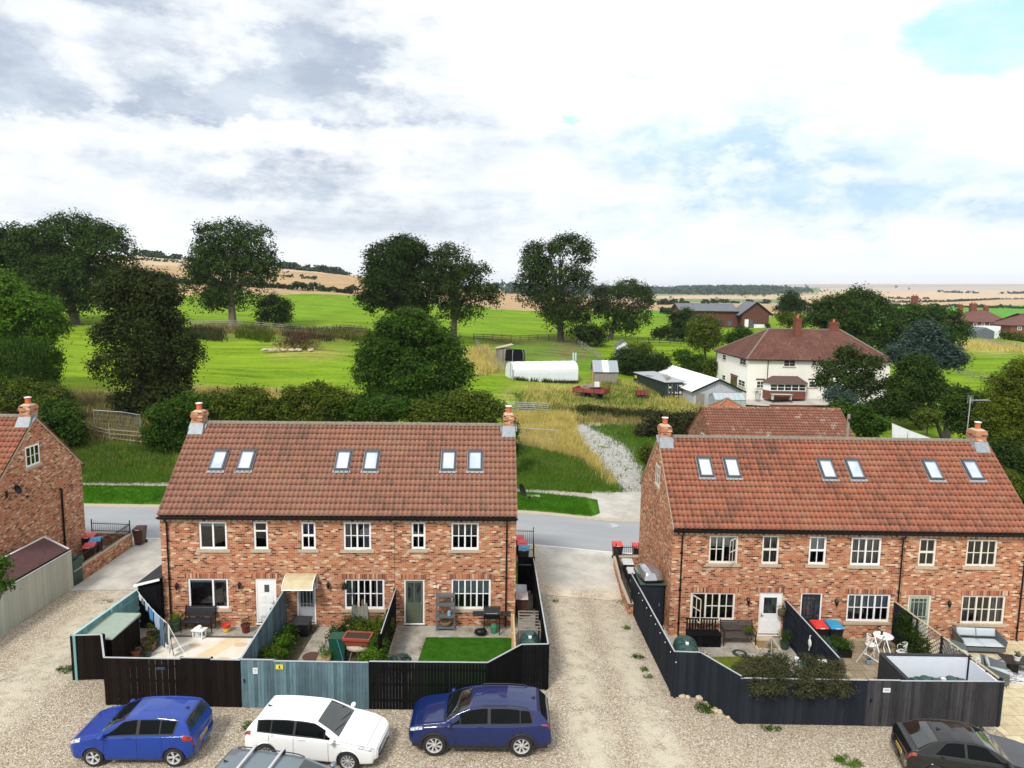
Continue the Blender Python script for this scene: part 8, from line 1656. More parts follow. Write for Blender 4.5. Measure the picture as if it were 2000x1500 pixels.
# ---- bungalow and brick houses
a = hit(1330,612); a2 = hit(1487,628); Yb = 178; p0 = at(1330,626,Yb); zb = tz(p0.x, Yb); t = thing('bungalow', 'distant long bungalow with a blue grey slate roof and dark brick gable', 'bungalow', (p0.x,Yb,zb), R_(2)); k_ = Yb/FPX
Lw = 170*k_; m_ = MB(); zz = lambda v: at(1400,v,Yb).z-zb
m_.polyyz([(0,-1),(9,-1),(9,zz(607)),(4.5,zz(593)),(0,zz(607))], 0, 112*k_); m_.build('wall', M['dkbrick'], t); m_ = MB(); ze, zr = zz(608), zz(594); m_.hexa([(-.6,-.6,ze),(112*k_,-.6,ze),(112*k_,4.5,zr),(-.6,4.5,zr),(-.6,-.6,ze+.12),(112*k_,-.6,ze+.12),(112*k_,4.5,zr+.12),(-.6,4.5,zr+.12)]); m_.hexa([(-.6,4.5,zr),(112*k_,4.5,zr),(112*k_,9.6,ze),(-.6,9.6,ze),(-.6,4.5,zr+.12),(112*k_,4.5,zr+.12),(112*k_,9.6,ze+.12),(-.6,9.6,ze+.12)]); m_.build('roof', M['slate'], t)
gx0, gx1 = (1440-1330)*k_, (1500-1330)*k_; gm = (gx0+gx1)/2; m_ = MB(); m_.polyxz([(gx0+.5,-1),(gx1-.5,-1),(gx1-.5,zz(612)),(gm,zz(590)),(gx0+.5,zz(612))], -2.2, 6); m_.build('gable_wing', M['dkbrick'], t)
m_ = MB(); m_.add([(gx0-.5,-2.8,zz(615)),(gm,-2.8,zz(588)),(gm,6,zz(588)),(gx0-.5,6,zz(615)),(gx1+.8,-2.8,zz(615)),(gx1+.8,6,zz(615))], [(0,1,2,3),(1,4,5,2)]); m_.build('wing_roof', M['slate'], t)
m_ = MB(); m_.box(gx0+1.2,gx0+2.2,-2.26,-2.21,.1,2.4); m_.box(gx0+3.6,gx1-1,-2.26,-2.21,.1,1.2); m_.build('white_door', M['whiteS'], t); m_ = MB(); m_.box(gx0+2.4,gx0+3.5,-2.26,-2.21,.1,2.3); m_.build('window', M['dkpane'], t)
for k in range(5): m_ = MB(); m_.box(2+k*2.4,3.4+k*2.4,-.06,-.005,.6,1.9); m_.build('window', M['dkpane'], t)
def brick_house(label, u0, u1, ve, vr, vb, Y, D, wins, chims, hl, hr):
    p0 = at(u0, vb, Y); z = p0.z; k_ = Y/FPX; t = thing('brick_house', label, 'house', (p0.x, Y, z)); W = (u1-u0)*k_; um = (u0+u1)/2; zz = lambda v: at(um, v, Y).z-z; ze = zz(ve); zr = at(um, vr, Y+D/2).z-z
    m_ = MB(); m_.box(0,W,0,D,-3,ze); m_.build('wall', M['redbrick'], t); m_ = MB(); m_.add([(-.4,-.4,ze),(W+.4,-.4,ze),(W+.4,D+.4,ze),(-.4,D+.4,ze),(hl,D/2,zr),(W-hr,D/2,zr)], [(0,1,5,4),(1,2,5),(2,3,4,5),(3,0,4),(0,3,2,1)]); m_.build('roof', M['tile_plain'], t)
    for (a,b,c,d) in wins: simple_win(t, mpf, (a-u0)*k_, (b-u0)*k_, zz(d), zz(c), 2, 1, fw=.12)
    for (uc, w_, top_) in chims: x = (uc-u0)*k_; m_ = MB(); m_.box(x-w_,x+w_,D/2-.6,D/2+.6,ze,zr+top_); c = m_.build('chimney', M['redbrick'], t); m_ = MB(); [m_.lathe([(.16,zr+top_),(.14,zr+top_+.5)], (x+q,D/2,0), 8) for q in (-.4,.4)]; m_.build('pot', M['pot'], c)
    return t
M['tile_plain'] = flat('plain_tile', (.13,.055,.045), .85, amt=.3, scale=1.2)
brick_house('red brick semi with four white windows beyond the blue spruce', 1876, 1968, 629, 605, 655, 200, 9, [(1899,1906,630,640),(1915,1921,630,640),(1930,1936,630,640),(1952,1958,630,640)], [(1890,.5,1.3),(1915,.8,1.8),(1941,.5,.9)], 6, 4)
brick_house('red roofed house cut by the right edge, one window showing', 1972, 2040, 636, 612, 662, 192, 9, [(1985,1993,638,645)], [], 6, 5)
brick_house('distant brick house with a tall chimney, mostly hidden by dark trees', 1795, 1850, 616, 596, 650, 215, 9, [], [(1797,.8,2.8)], 4, 4)
p0 = at(1905,660,188); t = thing('conservatory_sheds', 'low white and grey sheds below the red brick semi', 'sheds', (p0.x,188,tz(p0.x,188))); m_ = MB(); m_.polyxz([(0,-.5),(5,-.5),(5,1.9),(2.5,2.9),(0,1.9)], 0, 4); m_.build('shed', M['slate'], t); m_ = MB(); m_.box(3.8,8.6,3,6,-.5,3.2); m_.build('white_shed', M['whiteS'], t); m_ = MB(); m_.hexa([(-4,2,1.8),(4,2,1.8),(4,5,3),(-4,5,3),(-4,2,1.9),(4,2,1.9),(4,5,3.1),(-4,5,3.1)]); m_.build('sheet_roof', M['cond'], t)
# ---- fences in the fields
def post_rail(name, label, pix, h=1.1, rails=3, sp=2.2, mt='w_weath', wire=False, th=.09, jit=0.0, group=None):
    P = [hit(u, v) if len((u,v)) == 2 else None for u, v in pix]; t = thing(name, label, 'fence', P[0], 0, group); O = P[0].copy(); O = Vector((O.x,O.y,O.z)); pos = []
    for a, b in zip(P[:-1], P[1:]):
        n = max(1, int((b-a).length/sp))
        for k in range(n+(b == P[-1])): q = a+(b-a)*k/n; pos.append(Vector((q.x, q.y, tz(q.x, q.y))))
    pos = pos[:100]
    for q in pos: m_ = MB(); m_.box(q.x-O.x-th/2,q.x-O.x+th/2,q.y-O.y-th/2,q.y-O.y+th/2,q.z-O.z-.2,q.z-O.z+h+rng.normal()*jit); m_.build('post', M[mt], t)
    for k in range(rails):
        m_ = MB(); zz = h*(k+.8)/(rails)*.95
        for a, b in zip(pos[:-1], pos[1:]): m_.bar(a-O+Vector((0,-th*.6,zz)), b-O+Vector((0,-th*.6,zz+rng.normal()*jit)), .03 if not wire else .012, .09 if not wire else .012)
        m_.build('wire' if wire else 'rail', M['pale_metal'] if wire else M[mt], t)
    return t
post_rail('field_fence', 'grey post and rail fence across the meadow below the tall left trees', [(372,637),(500,640),(620,648),(720,652)], 1.2, 3, 2.4)
post_rail('field_fence', 'dark post and rail fence along the upper edge of the mown paddock', [(925,664),(1050,665),(1180,667)], 1.2, 3, 2.0, 'dkwood')
post_rail('field_fence', 'dark rail fence beyond the playhouse', [(1245,672),(1330,674),(1400,676)], 1.3, 3, 1.8, 'dkwood')
post_rail('field_fence', 'weathered fence running down from the tall tree to the tin roofed shed', [(1130,676),(1155,692),(1175,706)], 1.2, 3, 1.6)
post_rail('field_fence', 'leaning fence with wire between the meadow and the paddock', [(928,672),(945,694),(962,712),(975,722)], 1.2, 2, 1.6, wire=True)
post_rail('field_fence', 'timber pens with rails left of the polytunnel', [(965,722),(985,724),(998,724)], 1.3, 4, 1.3)
post_rail('field_fence', 'post and wire fence behind the bushes at the foot of the meadow', [(372,772),(480,775),(600,781),(700,788)], 1.1, 3, 2.2, 'dkwood', wire=True)
post_rail('field_fence', 'brown post and rail fence curving round the right hand paddock', [(1862,725),(1900,739),(1945,752),(2010,770)], 1.1, 3, 2.0, 'w_weath')
post_rail('field_fence', 'old grey paling fence beyond the right hand paddock', [(1885,668),(1930,674),(1975,682),(2030,690)], 1.6, 4, 1.2, 'w_weath')
post_rail('roadside_fence', 'broken grey post and rail fence on the grass bank, left', [(158,848),(215,861),(290,868)], 1.15, 3, 2.1, 'w_weath', jit=.09)
def heras(label, pix, h=1.9):
    P = [hit(u, v) for u, v in pix]; t = thing('site_fence', label, 'fence', P[0]); O = P[0].copy()
    for a, b in zip(P[:-1], P[1:]):
        a_, b_ = a-O, b-O; m_ = MB(); 
        for z in (.1, h): m_.tube([a_+Vector((0,0,z)), b_+Vector((0,0,z))], .03, 6)
        for e in (a_, b_): m_.tube([e, e+Vector((0,0,h))], .03, 6)
        m_.build('frame', M['pale_metal'], t); m_ = MB()
        for k in range(1, 10): m_.tube([a_+(b_-a_)*k/10+Vector((0,0,.1)), a_+(b_-a_)*k/10+Vector((0,0,h))], .006, 3)
        for k in range(1, 5): m_.tube([a_+Vector((0,0,h*k/5)), b_+Vector((0,0,h*k/5))], .006, 3)
        m_.build('mesh', M['pale_metal'], t)
heras('galvanised mesh site fence panel on the left grass bank', [(185,842),(240,846),(275,852)]); heras('galvanised mesh panel standing in the golden grass beyond the middle terrace', [(1015,876),(1088,882)])
t = thing('field_gate', 'galvanised metal field gate in the hedge line beyond the right chimney', 'gate', hit(985,806)); a = t.location.copy(); b = hit(1070,810)-a; 
for k in range(5): m_ = MB(); z = .35+.22*k; m_.tube([Vector((0,0,z)), b+Vector((0,0,z))], .03, 6); m_.build('rail', M['pale_metal'], t)
for q in (0,.5,1): m_ = MB(); m_.tube([b*q+Vector((0,0,.1)), b*q+Vector((0,0,1.35))], .045, 6); m_.build('post', M['pale_metal'], t)
# aerial, far washing line, pruned stump
a = at(1890,845,39.5); t = thing('tv_aerial', 'tall thin television aerial mast beside the right hand chimney', 'aerial', (frontR(0,0)[0]*0+locR((0,0,0))[0]*0+at(1885,880,34).x,34,7.4)); q0 = at(1888,850,34)-t.location; q1 = at(1896,776,34)-t.location; m_ = MB(); m_.tube([(q0.x-.02,0,-.2),q0,q1], .022, 6); m_.build('mast', M['pale_metal'], t)
m_ = MB(); m_.tube([q1+Vector((-.05,0,-.15)), q1+Vector((.95,.15,-.12))], .014, 5)
for k in range(9): x = .1+k*.1; m_.tube([q1+Vector((x,-.16+.015*x,-.14)), q1+Vector((x,.18,-.14))], .007, 4)
for k in range(4): m_.tube([q1+Vector((-.12+.08*k,0,-.30)), q1+Vector((-.12+.08*k,.02,.10))], .009, 4)
m_.build('antenna', M['pale_metal'], t)
A, B = at(1712,812,62), at(1840,862,58); t = thing('washing_line', 'sagging green washing line over the right hand lawn', 'washing line', A); m_ = MB(); far_ln = [Vector((0,0,0)).lerp(B-A, k/12)-Vector((0,0,.12*4*(k/12)*(1-k/12))) for k in range(13)]; m_.tube(far_ln, .02, 4); m_.build('line', LM['grassy'], t)
WO2 = A
for k, (s0, s1, h, tp_, lab) in enumerate(((.30,.52,2.3,.75,'big white sheet on the far right lawn line, leftmost'),(.53,.74,1.7,.9,'white sheet in the middle of the far right lawn line'),(.76,.86,1.0,.9,'small white cloth on the far right lawn line'),(.88,.99,.8,.9,'last white cloth at the right of the far lawn line'))):
    i0_, i1_ = int(s0*12), int(round(s1*12)); P0, P1 = far_ln[i0_], far_ln[i1_]; t_ = thing('laundry', lab, 'laundry', WO2+P0, 0, 'sheets drying on the far lawn'); m_ = MB(); V = []; n = 10; mr = 8
    for th in (0,.02):
        for i in range(n+1):
            for j in range(mr+1): u_ = .5+(i/n-.5)*(1+(tp_-1)*j/mr); drop = h*j/mr*(1-.35*abs(2*i/n-1)**2); V.append((P1-P0)*u_+Vector((0,.10*math.sin(i*1.7+j*.4)*(j/mr)+th,-drop)))
    N_ = (n+1)*(mr+1); F = [(i*(mr+1)+j,(i+1)*(mr+1)+j,(i+1)*(mr+1)+j+1,i*(mr+1)+j+1) for i in range(n) for j in range(mr)]; m_.add(V, F+[tuple(N_+q for q in f[::-1]) for f in F]); m_.build('fabric', CL['white'], t_, smooth=True)
a = hit(1845,858); t = thing('pollarded_stump', 'pruned dark tree stump with stubby limbs on the right hand lawn', 'stump', a); m_ = MB()
for dx_, h_ in ((-1.1,2.0),(0,2.9),(.9,1.9)): m_.tube([(0,0,-.2),(dx_*.5,0,.8),(dx_,0,h_)], [.3,.24,.14], 8)
m_.build('trunk', M['bark'], t)
# ---------------------------------------------------------------- trees (crown lobes given where they stand in the photograph, at the tree's real distance)
tree('broadleaf_tree', 'huge dark spreading broadleaf tree at the far left of the meadow', 148, 634, [(50,510,85,55),(140,475,95,52),(205,500,65,62),(130,545,110,60),(0,510,60,50),(215,560,48,50),(60,575,80,45,-3),(150,448,70,30),(-40,550,60,60),(130,595,60,30),(20,470,60,32),(100,540,80,50)], 46000, .60, 'dark', tr=.8, limbs=16, shell=.82)
tree('ash_tree', 'tall airy round crowned tree with a pale leaning trunk in the left meadow', 455, 636, [(440,470,60,45),(495,480,42,42),(440,525,75,45),(505,530,45,45),(385,545,35,40),(450,580,55,35),(410,590,35,28),(410,500,40,40)], 19000, .55, 'dark', tr=.7, limbs=18, bark='barkpale', shell=.8, trunk_to=.4)
tree('small_bush_tree', 'small dark thorn tree right of the pale trunked tree', 538, 640, [(535,600,32,25),(545,620,32,18),(510,620,15,15)], 3600, .5, 'deep', tr=.2, limbs=5)
tree('broadleaf_tree', 'dense dark upright tree, left one of the pair in the middle of the skyline', 780, 655, [(770,510,55,50),(800,500,40,38),(760,560,65,50),(810,560,45,45),(725,590,28,22),(790,600,50,25)], 21000, .55, 'deep', tr=.7, limbs=14, shell=.85, Y=118)
tree('ash_tree', 'lighter see through tree, right one of the pair in the middle of the skyline', 885, 655, [(880,515,42,38),(915,545,45,38),(870,570,50,45),(935,575,32,28),(965,580,18,26),(900,610,48,24),(850,540,28,40)], 13000, .50, 'airy', tr=.6, limbs=18, shell=.75, Y=120)
tree('ash_tree', 'tall ragged dark tree with a notched top, centre right of the skyline', 1095, 668, [(1062,495,38,30),(1110,485,35,28),(1140,500,24,35),(1045,530,38,32),(1085,545,55,42),(1135,550,25,32),(1070,590,50,30),(1100,620,50,35),(1022,565,18,30),(1125,600,35,30)], 19000, .50, 'airy', tr=.65, limbs=18, shell=.8)
tree('ash_tree', 'shorter open tree with spiky top right of the notched tree', 1192, 664, [(1180,580,28,26),(1225,570,32,26),(1255,585,22,32),(1195,610,40,22),(1240,620,35,24),(1170,600,20,25),(1215,640,38,18)], 10000, .48, 'airy', tr=.5, limbs=12, shell=.78)
tree('small_bush_tree', 'dark round bush at the foot of the notched tree', 1150, 676, [(1145,652,26,20),(1165,660,18,14)], 2400, .5, 'deep', tr=.2, limbs=4)
tree('copper_maple', 'very dark purplish tree rising behind the middle terrace on the left', 290, 840, [(255,560,45,38),(300,575,50,45),(240,600,45,45),(290,640,75,60),(330,690,60,55),(260,720,75,55),(330,760,45,45),(215,660,35,35),(270,790,55,30),(220,580,30,25)], 34000, .36, 'copper', Y=66, tr=.5, limbs=12, shell=.88, clump=2.6, depth=.95)
tree('horse_chestnut', 'broad rounded green tree directly behind the ridge of the middle terrace', 800, 838, [(800,645,60,40),(750,690,50,45),(860,680,45,42),(800,720,85,60),(725,740,42,50),(885,735,40,45),(760,790,65,40),(850,780,62,42),(800,625,40,22)], 36000, .36, 'mid', Y=72, tr=.5, limbs=12, shell=.9, clump=2.8, depth=.95)
tree('lime_tree', 'bright green feathery tree at the left edge above the far terrace', 30, 770, [(15,570,60,45),(60,610,55,50),(10,640,70,45),(90,640,38,40),(50,665,60,30),(-30,600,60,60)], 17000, .36, 'bright', Y=74, tr=.45, limbs=10, shell=.88)
tree('weeping_tree', 'grey green drooping tree below the bright feathery one at the left edge', 30, 830, [(20,690,65,35),(75,700,40,35),(30,730,70,30),(95,725,22,22)], 9500, .30, 'mid', Y=66, tr=.35, limbs=8, droop=.8)
def bush(label, bu, bv, blobs, n, size, lm, Y, **k): return tree('hedge_bush', label, bu, bv, blobs, n, size, lm, Y=Y, tr=.10, limbs=6, cat='bush', trunk_to=.3, **k)
bush('light green hedge mass behind the left gable, topmost part', 60, 830, [(30,775,60,40),(90,790,50,40),(20,820,60,30)], 8000, .28, 'hedge', 62)
bush('dark green hedge bush between the left gable and the broken fence', 120, 872, [(110,820,52,40),(145,845,25,25),(120,860,40,25),(90,850,40,30)], 8500, .26, 'mid', 57.5)
bush('dark hedge bush left of the middle terrace chimney', 330, 885, [(330,815,52,38),(320,855,50,32),(375,795,42,30),(355,850,34,34)], 11000, .26, 'mid', 57.5)
bush('yellow green hedge bush right of the left chimney', 450, 850, [(425,792,46,26),(482,782,46,28),(450,818,75,26)], 9500, .27, 'hedge', 58)
bush('tall rounded hedge bush behind the middle of the ridge, left part', 600, 850, [(605,774,54,26),(548,808,55,26),(655,788,52,28),(600,820,90,22)], 12000, .27, 'hedge', 58.5)
bush('dark hedge bush under the rounded green tree', 720, 850, [(705,806,56,26),(765,800,46,28)], 8000, .27, 'mid', 58)
bush('olive hedge bush before the right chimney of the middle terrace', 880, 850, [(845,806,55,26),(912,788,50,28),(958,806,34,26),(880,818,90,24)], 12500, .26, 'olive', 57.5)
bush('narrow dark shrub hugging the right end of the middle terrace', 1003, 900, [(1000,850,13,22),(1005,880,12,20),(998,825,14,16)], 1600, .2, 'mid', 54.5)
bush('tangled bramble bank left of the containers', 1180, 850, [(1160,806,40,14),(1215,812,45,16),(1260,815,40,16)], 5200, .30, 'bramble', 76)
bush('tangled bramble bank below the shipping containers', 1320, 850, [(1300,822,45,16),(1345,820,35,16),(1275,840,40,16),(1325,842,40,14)], 5600, .30, 'bramble', 68)
bush('small rounded shrub beside the chalk track, by the right gable', 1262, 905, [(1262,885,18,22),(1270,905,12,14)], 1500, .2, 'hedge', 55.5)
# gardens round the white house
tree('garden_tree', 'dark spreading bush tree between the playhouse and the containers', 1255, 742, [(1230,705,38,24),(1275,712,35,24),(1250,725,50,18),(1300,725,20,16)], 8500, .38, 'deep', Y=104, tr=.2, limbs=6)
tree('golden_fan_bush', 'yellow green fan of leaves above the dark bush tree', 1245, 700, [(1245,680,26,13),(1238,690,20,10)], 1500, .5, 'gold', Y=107, tr=.15, limbs=4, asp=.3)
tree('garden_tree', 'dark rounded tree left of the olive ball shaped one', 1335, 672, [(1335,625,28,22),(1320,650,30,20),(1350,645,22,22),(1290,652,16,12)], 6500, .48, 'deep', Y=140, tr=.25, limbs=6)
tree('ball_tree', 'olive green ball shaped tree left of the white house', 1378, 692, [(1376,645,33,30),(1376,665,32,24)], 8500, .42, 'olive', Y=116, tr=.25, limbs=6)
tree('garden_shrubs', 'mixed flowering shrubs at the left corner of the white house', 1350, 735, [(1335,700,18,20),(1360,710,18,18),(1385,722,18,16),(1350,725,22,14)], 4200, .38, 'mid', Y=106, tr=.12, limbs=5)
tree('pale_shrub', 'pale yellow green shrub touching the white house wall', 1392, 735, [(1388,712,16,10),(1392,724,15,10)], 1300, .35, 'gold', Y=104, tr=.1, limbs=3)
tree('garden_tree', 'dark bush above the left end of the white house roof', 1445, 672, [(1445,655,22,16),(1430,662,16,12)], 2600, .48, 'mid', Y=135, tr=.2, limbs=4)
tree('garden_tree', 'light green bush behind the white house roof', 1540, 650, [(1540,625,26,16),(1560,630,20,14)], 2600, .5, 'hedge', Y=140, tr=.2, limbs=4)
tree('conical_tree', 'small dark tree standing right of the bungalow', 1543, 628, [(1545,590,22,20),(1530,603,18,12),(1558,600,18,16)], 3800, .7, 'deep', Y=210, tr=.3, limbs=5)
tree('broadleaf_tree', 'massive dark wood edge behind the white house roof', 1665, 700, [(1625,610,50,40),(1680,600,50,38),(1640,640,70,40),(1715,640,55,42),(1750,670,35,45),(1690,680,60,35)], 20000, .55, 'dark', Y=128, tr=.6, limbs=12, shell=.88)
tree('broadleaf_tree', 'second dark tree mass right of the wood edge, before the brick houses', 1830, 700, [(1795,615,38,26),(1840,625,35,28),(1815,655,55,30),(1870,655,28,30),(1780,640,30,30)], 11000, .55, 'mid', Y=140, tr=.5, limbs=10, shell=.88)
tree('blue_spruce', 'blue green layered conifer right of the white house', 1805, 735, [(1808,652,24,20),(1808,675,46,18),(1800,700,60,18),(1850,705,36,16),(1770,690,30,14),(1830,690,44,16)], 16000, .50, 'spruce', Y=82, tr=.3, limbs=10, up=.9, asp=.42)
tree('dark_conifer', 'dark green dome shaped tree below the blue conifer', 1795, 805, [(1790,722,34,30),(1790,755,50,36),(1760,770,35,30),(1830,775,35,28)], 13000, .36, 'dark', Y=78, tr=.35, limbs=9, shell=.9)
tree('garden_tree', 'airy tree with wispy branches standing before the white house front', 1660, 800, [(1660,695,26,22),(1625,720,32,20),(1690,715,35,24),(1655,745,55,26),(1705,750,30,28),(1610,745,18,20),(1660,775,40,20)], 7500, .36, 'airy', Y=80, tr=.25, limbs=16, shell=.7)
tree('garden_tree', 'blue green pointed shrub in front of the airy tree', 1625, 800, [(1628,775,15,18),(1660,780,12,16)], 1600, .3, 'spruce', Y=74, tr=.12, limbs=4)
tree('garden_tree', 'green shrub mass right of the old barn roof', 1680, 862, [(1665,815,38,28),(1700,835,30,26),(1640,800,22,16)], 7000, .30, 'mid', Y=64, tr=.2, limbs=6)
tree('garden_tree', 'dark low shrubbery along the top of the right hand lawn', 1800, 840, [(1735,795,35,22),(1790,806,40,18),(1700,800,20,16)], 6500, .33, 'deep', Y=76, tr=.2, limbs=6)
tree('golden_shrub', 'olive shrub in front of the dark shrubbery on the lawn edge', 1812, 838, [(1812,815,20,15)], 1500, .3, 'olive', Y=72, tr=.1, limbs=3)
tree('garden_tree', 'brownish dark tree at the right of the lawn, left of the golden conifer', 1890, 860, [(1880,790,38,35),(1905,830,35,32),(1870,825,25,25),(1925,870,30,25)], 9500, .33, 'dark', Y=66, tr=.25, limbs=8)
tree('golden_conifer', 'large golden tipped conifer filling the right edge', 1990, 900, [(1990,728,30,35),(1965,765,42,35),(2010,780,60,55),(1955,812,45,35),(1985,850,60,42),(1940,850,30,28),(2020,830,50,60)], 22000, .30, 'gold', Y=55, tr=.3, limbs=10, up=1.0, asp=.35, shell=.9)
tree('garden_tree', 'very dark mass under the golden conifer at the right edge', 1975, 930, [(1965,890,30,30),(1990,915,35,30),(1940,900,18,22)], 6500, .28, 'deep', Y=50.5, tr=.25, limbs=6)
tree('trimmed_hedge', 'trimmed green hedge just beyond the right end of the right hand terrace', 1985, 985, [(1960,935,22,22),(1990,955,28,28),(2015,985,28,30),(1975,975,20,20)], 6000, .20, 'hedge', Y=44, tr=.12, limbs=5, cat='hedge')
tree('near_tree', 'leafy branch tips poking in at the left edge over the sage fence', -45, 1240, [(-2,1110,20,32),(18,1135,14,9),(5,1145,20,14)], 900, .13, 'mid', Y=24, tr=.06, limbs=5)
# ---- hedgerows and woods in the distance
def hedgerow(label, pix, hgt, size, n, lm='farhedge', gaps=0.0, wid=None, name='hedgerow', cat='hedge', kind=None):
    P = [hit(u, v) for u, v in pix]; O = P[0].copy(); t = thing(name, label, cat, O) ; L = [0]
    for a, b in zip(P[:-1], P[1:]): L.append(L[-1]+(b-a).length)
    s_ = rng.random(n)*L[-1]
    if gaps: s_ = s_[np.sin(s_/L[-1]*57+np.sin(s_/L[-1]*23)*3) > gaps-1]
    n = len(s_); xs = np.interp(s_, L, [p.x for p in P]); ys = np.interp(s_, L, [p.y for p in P]); wid = wid or hgt*.5
    lump = .75+.3*np.sin(s_/hgt*.9)+.15*np.sin(s_/hgt*2.7)
    xs = xs+rng.normal(size=n)*wid*.3; ys = ys+rng.normal(size=n)*wid; zs = np.array([tz(x, y) for x, y in zip(xs, ys)])+rng.random(n)**.7*hgt*lump
    c = np.stack([xs-O.x, ys-O.y, zs-O.z], 1); nm = rng.normal(size=(n,3))+[0,-.4,.6]; nm /= np.linalg.norm(nm, axis=1)[:,None]; t1 = np.cross(nm, rng.normal(size=(n,3))); t1 /= np.linalg.norm(t1, axis=1)[:,None]; t2 = np.cross(nm, t1); hs = size*rng.uniform(.5,1.1,n)[:,None]*.5
    V = np.stack([c-t1*hs, c-t2*hs, c+t1*hs, c+t2*hs], 1).reshape(-1,3); npmesh('foliage', V, np.arange(4*n).reshape(-1,4), LM[lm], t)
    if kind: t['kind'] = kind
    return t
hedgerow('dark hedge between the green meadow and the left stubble hill', [(-60,520),(200,540),(340,553),(520,562),(700,574)], 3.0, 1.3, 6500)
hedgerow('broken thin hedge across the left stubble hill', [(200,505),(400,518),(540,540),(620,547),(720,556)], 2.2, 1.4, 1800, gaps=.75)
hedgerow('low skyline hedge on the crest of the left hill', [(260,501),(340,506),(420,513),(560,524),(680,536)], 4, 2.4, 2000, gaps=.9)
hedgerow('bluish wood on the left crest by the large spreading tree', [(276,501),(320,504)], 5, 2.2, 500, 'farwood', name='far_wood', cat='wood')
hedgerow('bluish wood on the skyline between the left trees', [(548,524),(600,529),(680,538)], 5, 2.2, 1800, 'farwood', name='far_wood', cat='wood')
hedgerow('hedge at the far edge of the right hand green field', [(1560,597),(1700,598),(1850,600),(2040,604)], 2.6, 2.0, 2200)
hedgerow('thin hedge slanting across the tan fields on the right', [(1700,592),(1850,590),(1950,585),(2040,583)], 3, 3, 1500)
hedgerow('dark hedge line on the tan fields left of the far brick houses', [(1690,581),(1760,584),(1850,585)], 4, 3, 1500, gaps=.9)
hedgerow('short dark hedge high on the right hand hills', [(1830,571),(1900,573),(1970,574),(2020,573)], 6, 5, 1200, gaps=.8)
hedgerow('hedge with scattered trees beyond the open spiky tree', [(1270,596),(1400,592),(1560,594)], 3.4, 2.4, 1700, gaps=1.0)
hedgerow('green hedge before the bungalow', [(1290,612),(1330,616),(1420,634),(1500,640)], 2.2, 1.0, 2200)
hedgerow('low hedge at the foot of the brick semi', [(1955,662),(2000,668),(2050,674)], 2.0, .8, 900, 'hedge')
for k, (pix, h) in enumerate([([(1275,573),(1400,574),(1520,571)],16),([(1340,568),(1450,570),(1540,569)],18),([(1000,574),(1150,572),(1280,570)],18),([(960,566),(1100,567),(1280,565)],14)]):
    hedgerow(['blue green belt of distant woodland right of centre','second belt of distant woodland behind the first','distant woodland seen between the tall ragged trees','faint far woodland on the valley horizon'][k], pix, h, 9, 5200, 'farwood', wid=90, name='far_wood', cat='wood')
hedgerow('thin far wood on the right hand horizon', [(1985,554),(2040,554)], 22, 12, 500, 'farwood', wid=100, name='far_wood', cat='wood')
for k, (u, v, r) in enumerate([(1455,582,9),(1475,580,6),(1493,580,7),(1750,563,4),(1775,566,3),(1520,566,5),(1310,584,4),(1400,586,4)]):
    p = hit(u, v); s_ = p.y/FPX; tree('far_tree', ['lone round tree in the pale fields, largest of the row','small tree right of the largest far round one','third tree of the far row above the bungalow','tiny tree high on the right hills, left of two','tiny tree high on the right hills, right of two','tiny tree near the woodland belt end','tiny hedge tree left of the bungalow roof','tiny hedge tree above the bungalow roof'][k], u, v, [(u, v-r*.8, r*.9, r*.8)], 260, r*s_*.22, 'farwood', tr=r*s_*.06, limbs=2, group='lone trees in the far fields')
# ---- grasses
def region_pts(pix, n):
    P = [hit(u, v) for u, v in pix]; xs = [p.x for p in P]; ys = [p.y for p in P]; X = rng.uniform(min(xs), max(xs), n*3); Y = rng.uniform(min(ys), max(ys), n*3); k = inpoly(np.array(xs), np.array(ys), X, Y); X, Y = X[k][:n], Y[k][:n]
    return np.array([(x, y, tz(x, y)) for x, y in zip(X, Y)])
tufts('tall_grass', region_pts([(1005,822),(1110,820),(1118,845),(1140,880),(1175,925),(1200,950),(1190,950),(1140,900),(1010,868)], 2600), .80, .020, LM['straw'], per=9)
tufts('meadow_grass', region_pts([(1030,755),(1240,745),(1370,790),(1370,818),(1010,800)], 1700), .62, .028, LM['straw'], per=7)
tufts('meadow_grass', region_pts([(1180,745),(1300,770),(1240,800),(1100,790)], 1100), .6, .03, LM['grassy'], per=7)
tufts('bank_grass', region_pts([(-60,862),(345,868),(345,944),(-60,944)], 5200), .28, .018, LM['grassy'], per=9)
tufts('bank_grass', region_pts([(1008,870),(1150,900),(1215,960),(1008,956)], 4800), .30, .018, LM['grassy'], per=9)
tufts('bank_grass', region_pts([(-60,775),(260,775),(300,865),(-60,862)], 2200), .8, .03, LM['drygrass'], per=8)
tufts('meadow_grass', region_pts([(370,640),(720,652),(716,664),(370,648)], 1000), .8, .05, LM['drygrass'], per=6)
for q_, (u0_, u1_) in enumerate(((380,430),(470,520),(560,640),(650,715))):
    pts_ = region_pts([(u0_,642),(u1_,646),(u1_+8,668+3*(q_ % 2)),(u0_-6,660)], 220); tufts('rough_weeds', pts_, 1.0, .06, LM['hedge' if q_ % 2 else 'bramble'], per=7, spread=.6)
tufts('meadow_grass', region_pts([(360,762),(700,778),(700,800),(360,795)], 1800), .7, .035, LM['straw'], per=7)
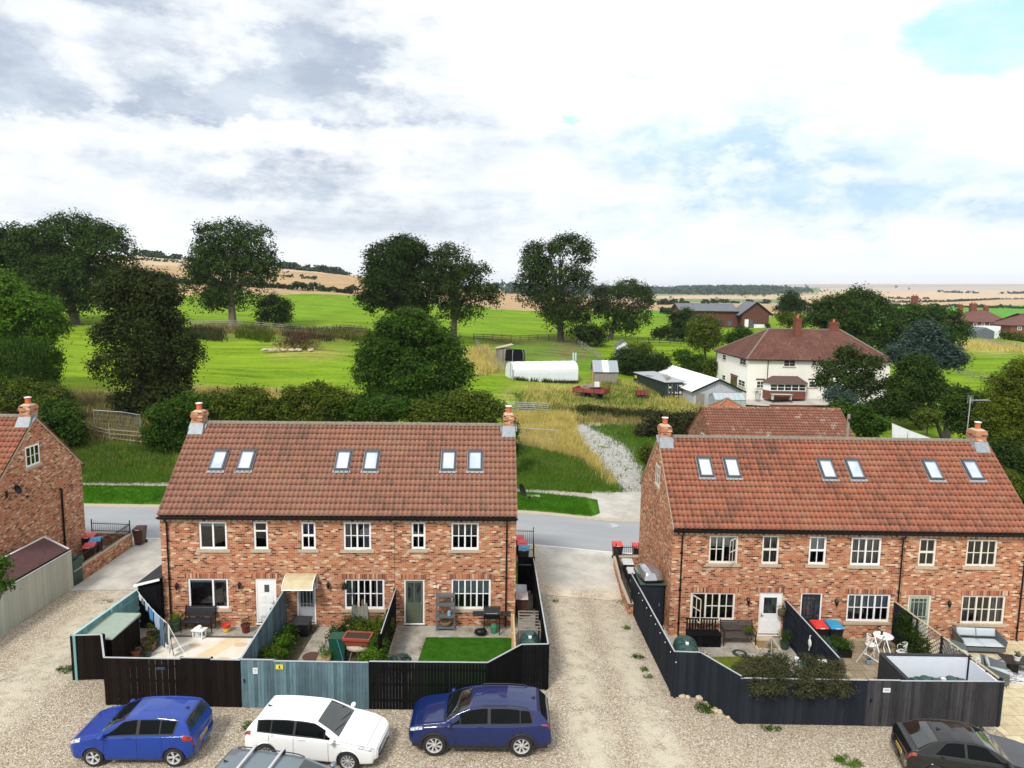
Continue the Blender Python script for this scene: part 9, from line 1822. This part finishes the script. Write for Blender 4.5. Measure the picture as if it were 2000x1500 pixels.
tufts('meadow_grass', region_pts([(905,690),(950,680),(975,725),(940,735)], 500), .9, .04, LM['straw'], per=8)
tufts('meadow_grass', region_pts([(1875,665),(2005,678),(2005,690),(1875,684)], 500), .9, .06, LM['straw'], per=6)
tufts('bank_dry_grass', region_pts([(1008,862),(1140,880),(1205,940),(1180,945),(1010,915)], 900), .30, .018, LM['drygrass'], per=6)
tufts('bank_dry_grass', region_pts([(-60,862),(345,868),(345,915),(-60,915)], 900), .28, .018, LM['drygrass'], per=6)
tufts('tall_grass', region_pts([(1000,815),(1120,815),(1115,850),(1010,858)], 1500), .9, .02, LM['straw'], per=9)
tufts('verge_blades', np.array([(x, y, tz(x, y)+.06) for x, y in zip(np.r_[rng.uniform(-34,-20,2200), rng.uniform(.5,5.6,1500)], rng.uniform(46.5,50.8,3700))]), .16, .014, leaf_mat('verge_blade', (.03,.11,.006), (.09,.26,.015)), per=7, spread=.12)
tufts('track_weeds', region_pts([(1150,835),(1290,835),(1290,930),(1262,940),(1225,870)], 1500), .4, .03, LM['grassy'], per=7)
tufts('track_weeds', region_pts([(1120,850),(1215,850),(1262,925),(1250,960),(1205,962),(1178,925),(1142,880)], 70), .3, .025, LM['hedge'], per=8, spread=.4)
tufts('meadow_grass', region_pts([(1000,770),(1160,765),(1380,800),(1370,830),(1010,812)], 1500), .5, .03, LM['grassy'], per=7)
tufts('hedge_bottom', region_pts([(1000,795),(1370,805),(1370,850),(1010,822)], 900), .6, .035, LM['drygrass'], per=7)
# ---------------------------------------------------------------- the air
hb = MB(); hb.box(-16500,16500,-80,9700,-12,160); hm = bpy.data.materials.new('haze'); hm.use_nodes = True; ht = NT(hm.node_tree); ht.n.remove(ht.n['Principled BSDF'])
pv = ht.new('ShaderNodeVolumePrincipled'); pv.inputs['Color'].default_value = (.80,.88,1,1); pv.inputs['Density'].default_value = .00010; pv.inputs['Anisotropy'].default_value = .2
ht.l.new(pv.outputs[0], ht.n['Material Output'].inputs['Volume']); hz_ = hb.build('haze', hm); tag(hz_, kind='stuff')
